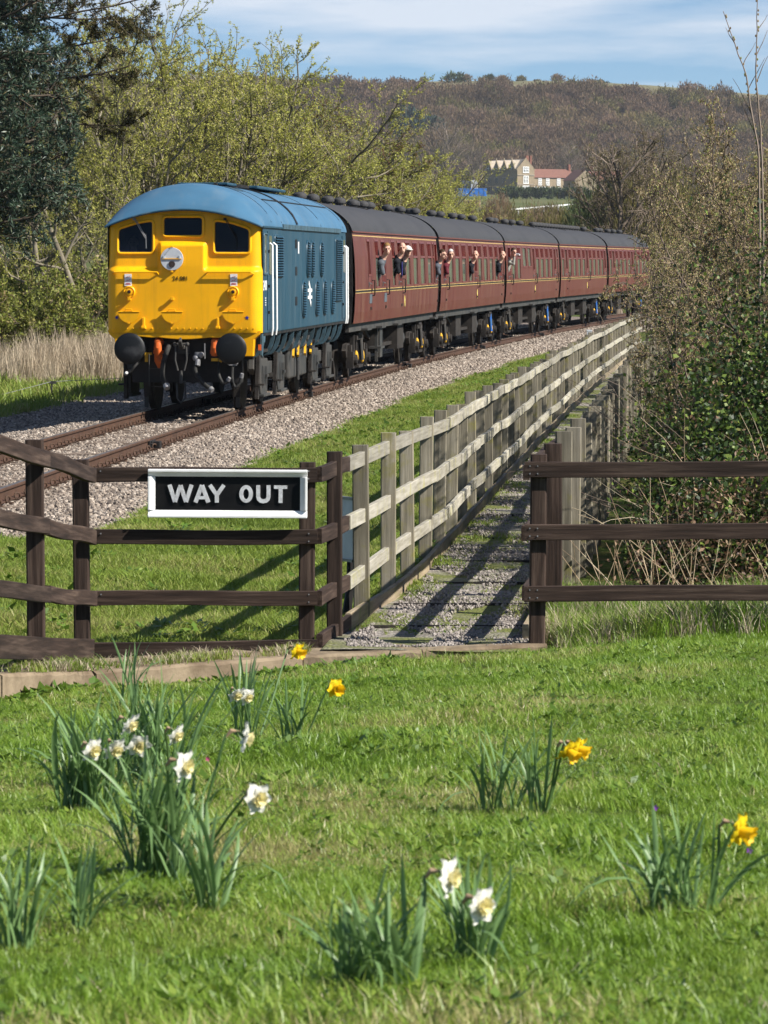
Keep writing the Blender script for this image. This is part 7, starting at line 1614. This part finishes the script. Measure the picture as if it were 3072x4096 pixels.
n = 3600; X = RNG.uniform(-230, 235, n); D = 1372 + RNG.uniform(0, 1, n) * 425; cl = np.sin(X * 0.05 + D * .03) * np.sin(D * 0.04 - X * .02)
ok = ~((X > 20) & (X < 90) & (D < 1385)); zr = ground_z(X, D); ok &= zr + np.where(X > 12, RNG.uniform(7, 9.5, n), RNG.uniform(3, 9, n)) < np.interp(X, RIDGE_X, RIDGE_Z) * D / 1800; X, D, zr, cl = X[ok], D[ok], zr[ok], cl[ok]; n = len(X)
pick = np.where(cl > 0.35, 3, np.where(cl < -0.35, 1, 0)); pick = np.where(RNG.uniform(0, 1, n) < 0.6, RNG.integers(0, 6, n), pick)
wd = instancer('hillside_wood', np.stack([X, D, zr - 0.3 + 0], -1), np.stack([np.zeros(n), np.zeros(n), RNG.uniform(0, 6.28, n)], -1), np.stack([RNG.uniform(1.0, 1.7, n)] * 2 + [RNG.uniform(.75, 1.25, n) * np.interp(zr, [60, 80], [1, 0.75])], -1), prs, pick)
tag(wd, 'brown leafless wood covering the distant hillside', 'wood', kind='stuff')
# countable trees of the far country
bushm = [puff('ridge_bush_%d' % k, 500 + k, 420, 3.0, 2.4, 1.3, M[('fargreen', 'farolive', 'farwood')[k]], 0.35, 0.3) for k in range(3)]
ridge = [(1650, 340, 22, 22, 1), (1695, 338, 34, 30, 1), (1818, 345, 92, 52, 0), (1868, 332, 34, 34, 2), (1945, 345, 60, 40, 1), (1962, 322, 30, 26, 0), (2008, 340, 52, 36, 2), (2085, 338, 38, 34, 1), (2150, 340, 34, 22, 1), (2230, 338, 48, 40, 2), (2300, 350, 44, 26, 2), (2360, 352, 50, 32, 2), (2405, 358, 70, 34, 0), (2725, 388, 56, 32, 1), (2785, 405, 62, 36, 2), (2845, 418, 66, 34, 2), (2915, 432, 84, 52, 2)]
names = ['first', 'second', 'third and widest', 'fourth', 'fifth', 'sixth', 'seventh', 'eighth', 'ninth', 'tenth', 'eleventh', 'twelfth', 'thirteenth', 'fourteenth', 'fifteenth', 'sixteenth', 'last']
for k, (px, py, w, h, ty) in enumerate(ridge):
    D = 1770; p = at(px, py, D); sw_ = w / (FPX / D) / 6.0; sh = h / (FPX / D) / 5.2
    o = link('ridge_bush', bushm[ty], None, None, (p.x, D, p.z - 0.2), (0, 0, k * 1.1), (sw_, sw_, sh)); tag(o, names[k] + ' bush from the left on the hilltop skyline', 'bush', 'bushes on the hilltop')
for k, (px, py, D, w, h, lab) in enumerate(((1635, 560, 1500, 110, 140, 'dark pine standing out in the middle of the brown wood'), (1725, 560, 1510, 100, 110, 'second dark pine just right of the first in the brown wood'), (2860, 500, 1560, 80, 60, 'dark evergreen on the right shoulder of the hill'), (2760, 520, 1540, 70, 50, 'dark evergreen low on the right of the hill'))):
    me = puff('far_pine_%d' % k, 520 + k, 500, 3.2, 3.6, 1.5, M['farpine'], 0.4, 0.1); p = at(px, py, D); zg = gz(p.x, D)
    o = link('hill_pine', me, None, None, (p.x, D, p.z - 2), (0, 0, k), (w / (FPX / D) / 6.4,) * 2 + (h / (FPX / D) / 7.8,)); tag(o, lab, 'tree', 'evergreens on the hill')
# leafless trees with real branches
BP = dict(seg=[8, 7, 6, 5, 4], wander=[0.05, 0.10, 0.15, 0.18, 0.2], up=[0.02, 0.05, 0.06, 0.06, 0.05], kids=[9, 6, 6, 5], ang=[36, 38, 40, 42], ratio=[0.55, 0.55, 0.5, 0.45], rr=[0.5, 0.5, 0.5, 0.55], leaves=3, thinfrom=2, leaffrom=4, **{'from': [0.25, 0.2, 0.2, 0.15]})
bare = []
for k in range(2):
    pl = Plant(600 + k); pl.grow((0, 0, -0.3), (0.05, 0, 1), 9.0, 0.22, 0, BP); pl.grow((0.3, 0.2, -0.3), (-0.2, 0.1, 1), 7.5, 0.15, 0, BP)
    wv, wf = pl.wood(5); lv, lf_ = pl.leaf(0.10, 0.05); a = npmesh('bare_wood', wv, wf, True); a.materials.append(M['twigfar'] if 'twigfar' in M else M['twig']); b_ = npmesh('bare_buds', lv, lf_); b_.materials.append(M['farolive']); bare.append((a, b_, np.percentile(wv[:, 2], 99.8)))
for k, (px, topy, D, lab) in enumerate(((2470, 540, 225, 'leafless tree left of the two rising behind the rear coaches'), (2610, 520, 235, 'leafless tree right of the pair rising behind the rear coaches'), (2540, 600, 260, 'smaller leafless tree between the pair rising behind the rear coaches'), (1775, 450, 1290, 'tall leafless tree standing left of the manor house'), (2270, 560, 1380, 'leafless tree rising behind the wing of the manor house'), (1660, 560, 1300, 'leafless tree further left of the manor house'), (1900, 560, 1372, 'leafless tree rising behind the gables of the manor house'), (2730, 600, 300, 'leafless tree between the rear coaches and the hedge'))):
    p = at(px, topy, D); zg = gz(p.x, D); a, b_, ht = bare[k % 2]; sc = (p.z - zg) / ht; plant_thing('bare_tree', lab, 'tree', (p.x, D, zg), a, b_, None, k * 1.7, sc, 'buds', 'branches')
for k in range(9):
    px = 2700 + k * 34; D = 620 + k * 8; p = at(px, 560 + (k % 3) * 14, D); zg = gz(p.x, D); a, b_, ht = bare[k % 2]; s = (p.z - zg) / ht
    plant_thing('poplar', ('leftmost', 'second', 'third', 'fourth', 'fifth', 'sixth', 'seventh', 'eighth', 'rightmost')[k] + ' of the slender bare poplars behind the hedge', 'tree', (p.x, D, zg), a, None, 'row of bare poplars', k * 2.1, (s * 0.28, s * 0.28, s), 'buds', 'branches')
# scrub between the train and the house
scr = [puff('scrub_%d' % k, 700 + k, 4200, 3.0, 2.0, 0.34, M[('farolive', 'farwood', 'fargreen', 'farmauve')[k]], 0.22, 0.25) for k in range(4)]
sl = [(1770, 905, 250, 200, 75, 0), (1860, 915, 270, 190, 80, 1), (1960, 905, 300, 230, 85, 1), (2060, 920, 320, 220, 75, 0), (2150, 910, 330, 240, 70, 3), (2250, 915, 300, 240, 80, 0), (2340, 925, 280, 230, 110, 2), (2000, 860, 520, 130, 75, 3), (2130, 865, 560, 160, 35, 0), (1830, 860, 600, 130, 45, 3), (2200, 850, 600, 130, 30, 3), (2420, 930, 240, 260, 200, 2), (2560, 935, 230, 320, 190, 0), (2700, 930, 240, 300, 220, 0), (1720, 860, 420, 170, 100, 0), (2330, 860, 500, 160, 60, 2)]
sn = ['low olive scrub bush above the gap of first and second coach', 'brown scrub bush below the tan shed', 'tall grey brown scrub bush below the blue container', 'olive scrub bush above the second coach roof', 'brown thorn bush above the joint of second and third coach', 'olive scrub bush above the third coach roof', 'dark green scrub bush left of the two leafless trees', 'greyish thorn bush in front of the manor lawn', 'low olive bush at the near side of the far field', 'greyish bush left of the tan shed', 'greyish thorn bush at the right of the far field', 'dark ivy bush at the foot of the left leafless tree', 'olive bush under the two leafless trees', 'olive bush between leafless trees and hedge', 'olive bush right of the last willow', 'dark green bush hiding the foot of the red roofed barn']
for k, (px, py, D, w, h, ty) in enumerate(sl):
    p = at(px, py, D); zg = min(p.z, gz(p.x, D)) if D < 320 else gz(p.x, D); zt = at(px, py - h, D).z
    o = link('scrub_bush', scr[ty], None, None, (p.x, D, zg), (0, 0, k * 0.9), (w / (FPX / D) / 6.0,) * 2 + (max(0.4, (zt - zg) / 4.3),)); tag(o, sn[k], 'bush', 'scrub between train and manor')
hg = puff('garden_hedge', 800, 900, 3.0, 1.4, 1.0, M['fargreen'], 0.4, 0.3, False)
for k in range(7):
    px = 2030 + k * 48; D = 1180; p = at(px, 815, D); o = link('garden_hedge', hg, None, None, (p.x, D, gz(p.x, D) - 0.3), (0, 0, k), (1.0, 0.8, 1.1)); tag(o, ('leftmost', 'second', 'third', 'middle', 'fifth', 'sixth', 'rightmost')[k] + ' clump of the green garden hedge below the manor', 'hedge', 'garden hedge of the manor')

# ------------------------------------------------------------------ the air between here and the hill
hz_ = MB().box((0, 1370, 46), (2100, 2960, 110)).build('haze', None if False else M['white'], None)
m = bpy.data.materials.new('haze_air'); m.use_nodes = True; t = m.node_tree; t.nodes.clear(); o = N(t, 'ShaderNodeOutputMaterial'); v = N(t, 'ShaderNodeVolumePrincipled')
v.inputs['Color'].default_value = (0.82, 0.90, 1.0, 1); v.inputs['Density'].default_value = 0.00006; t.links.new(v.outputs[0], o.inputs['Volume'])
hz_.data.materials.clear(); hz_.data.materials.append(m); tag(hz_, 'thin pale haze softening the distant hill', 'haze', kind='stuff')
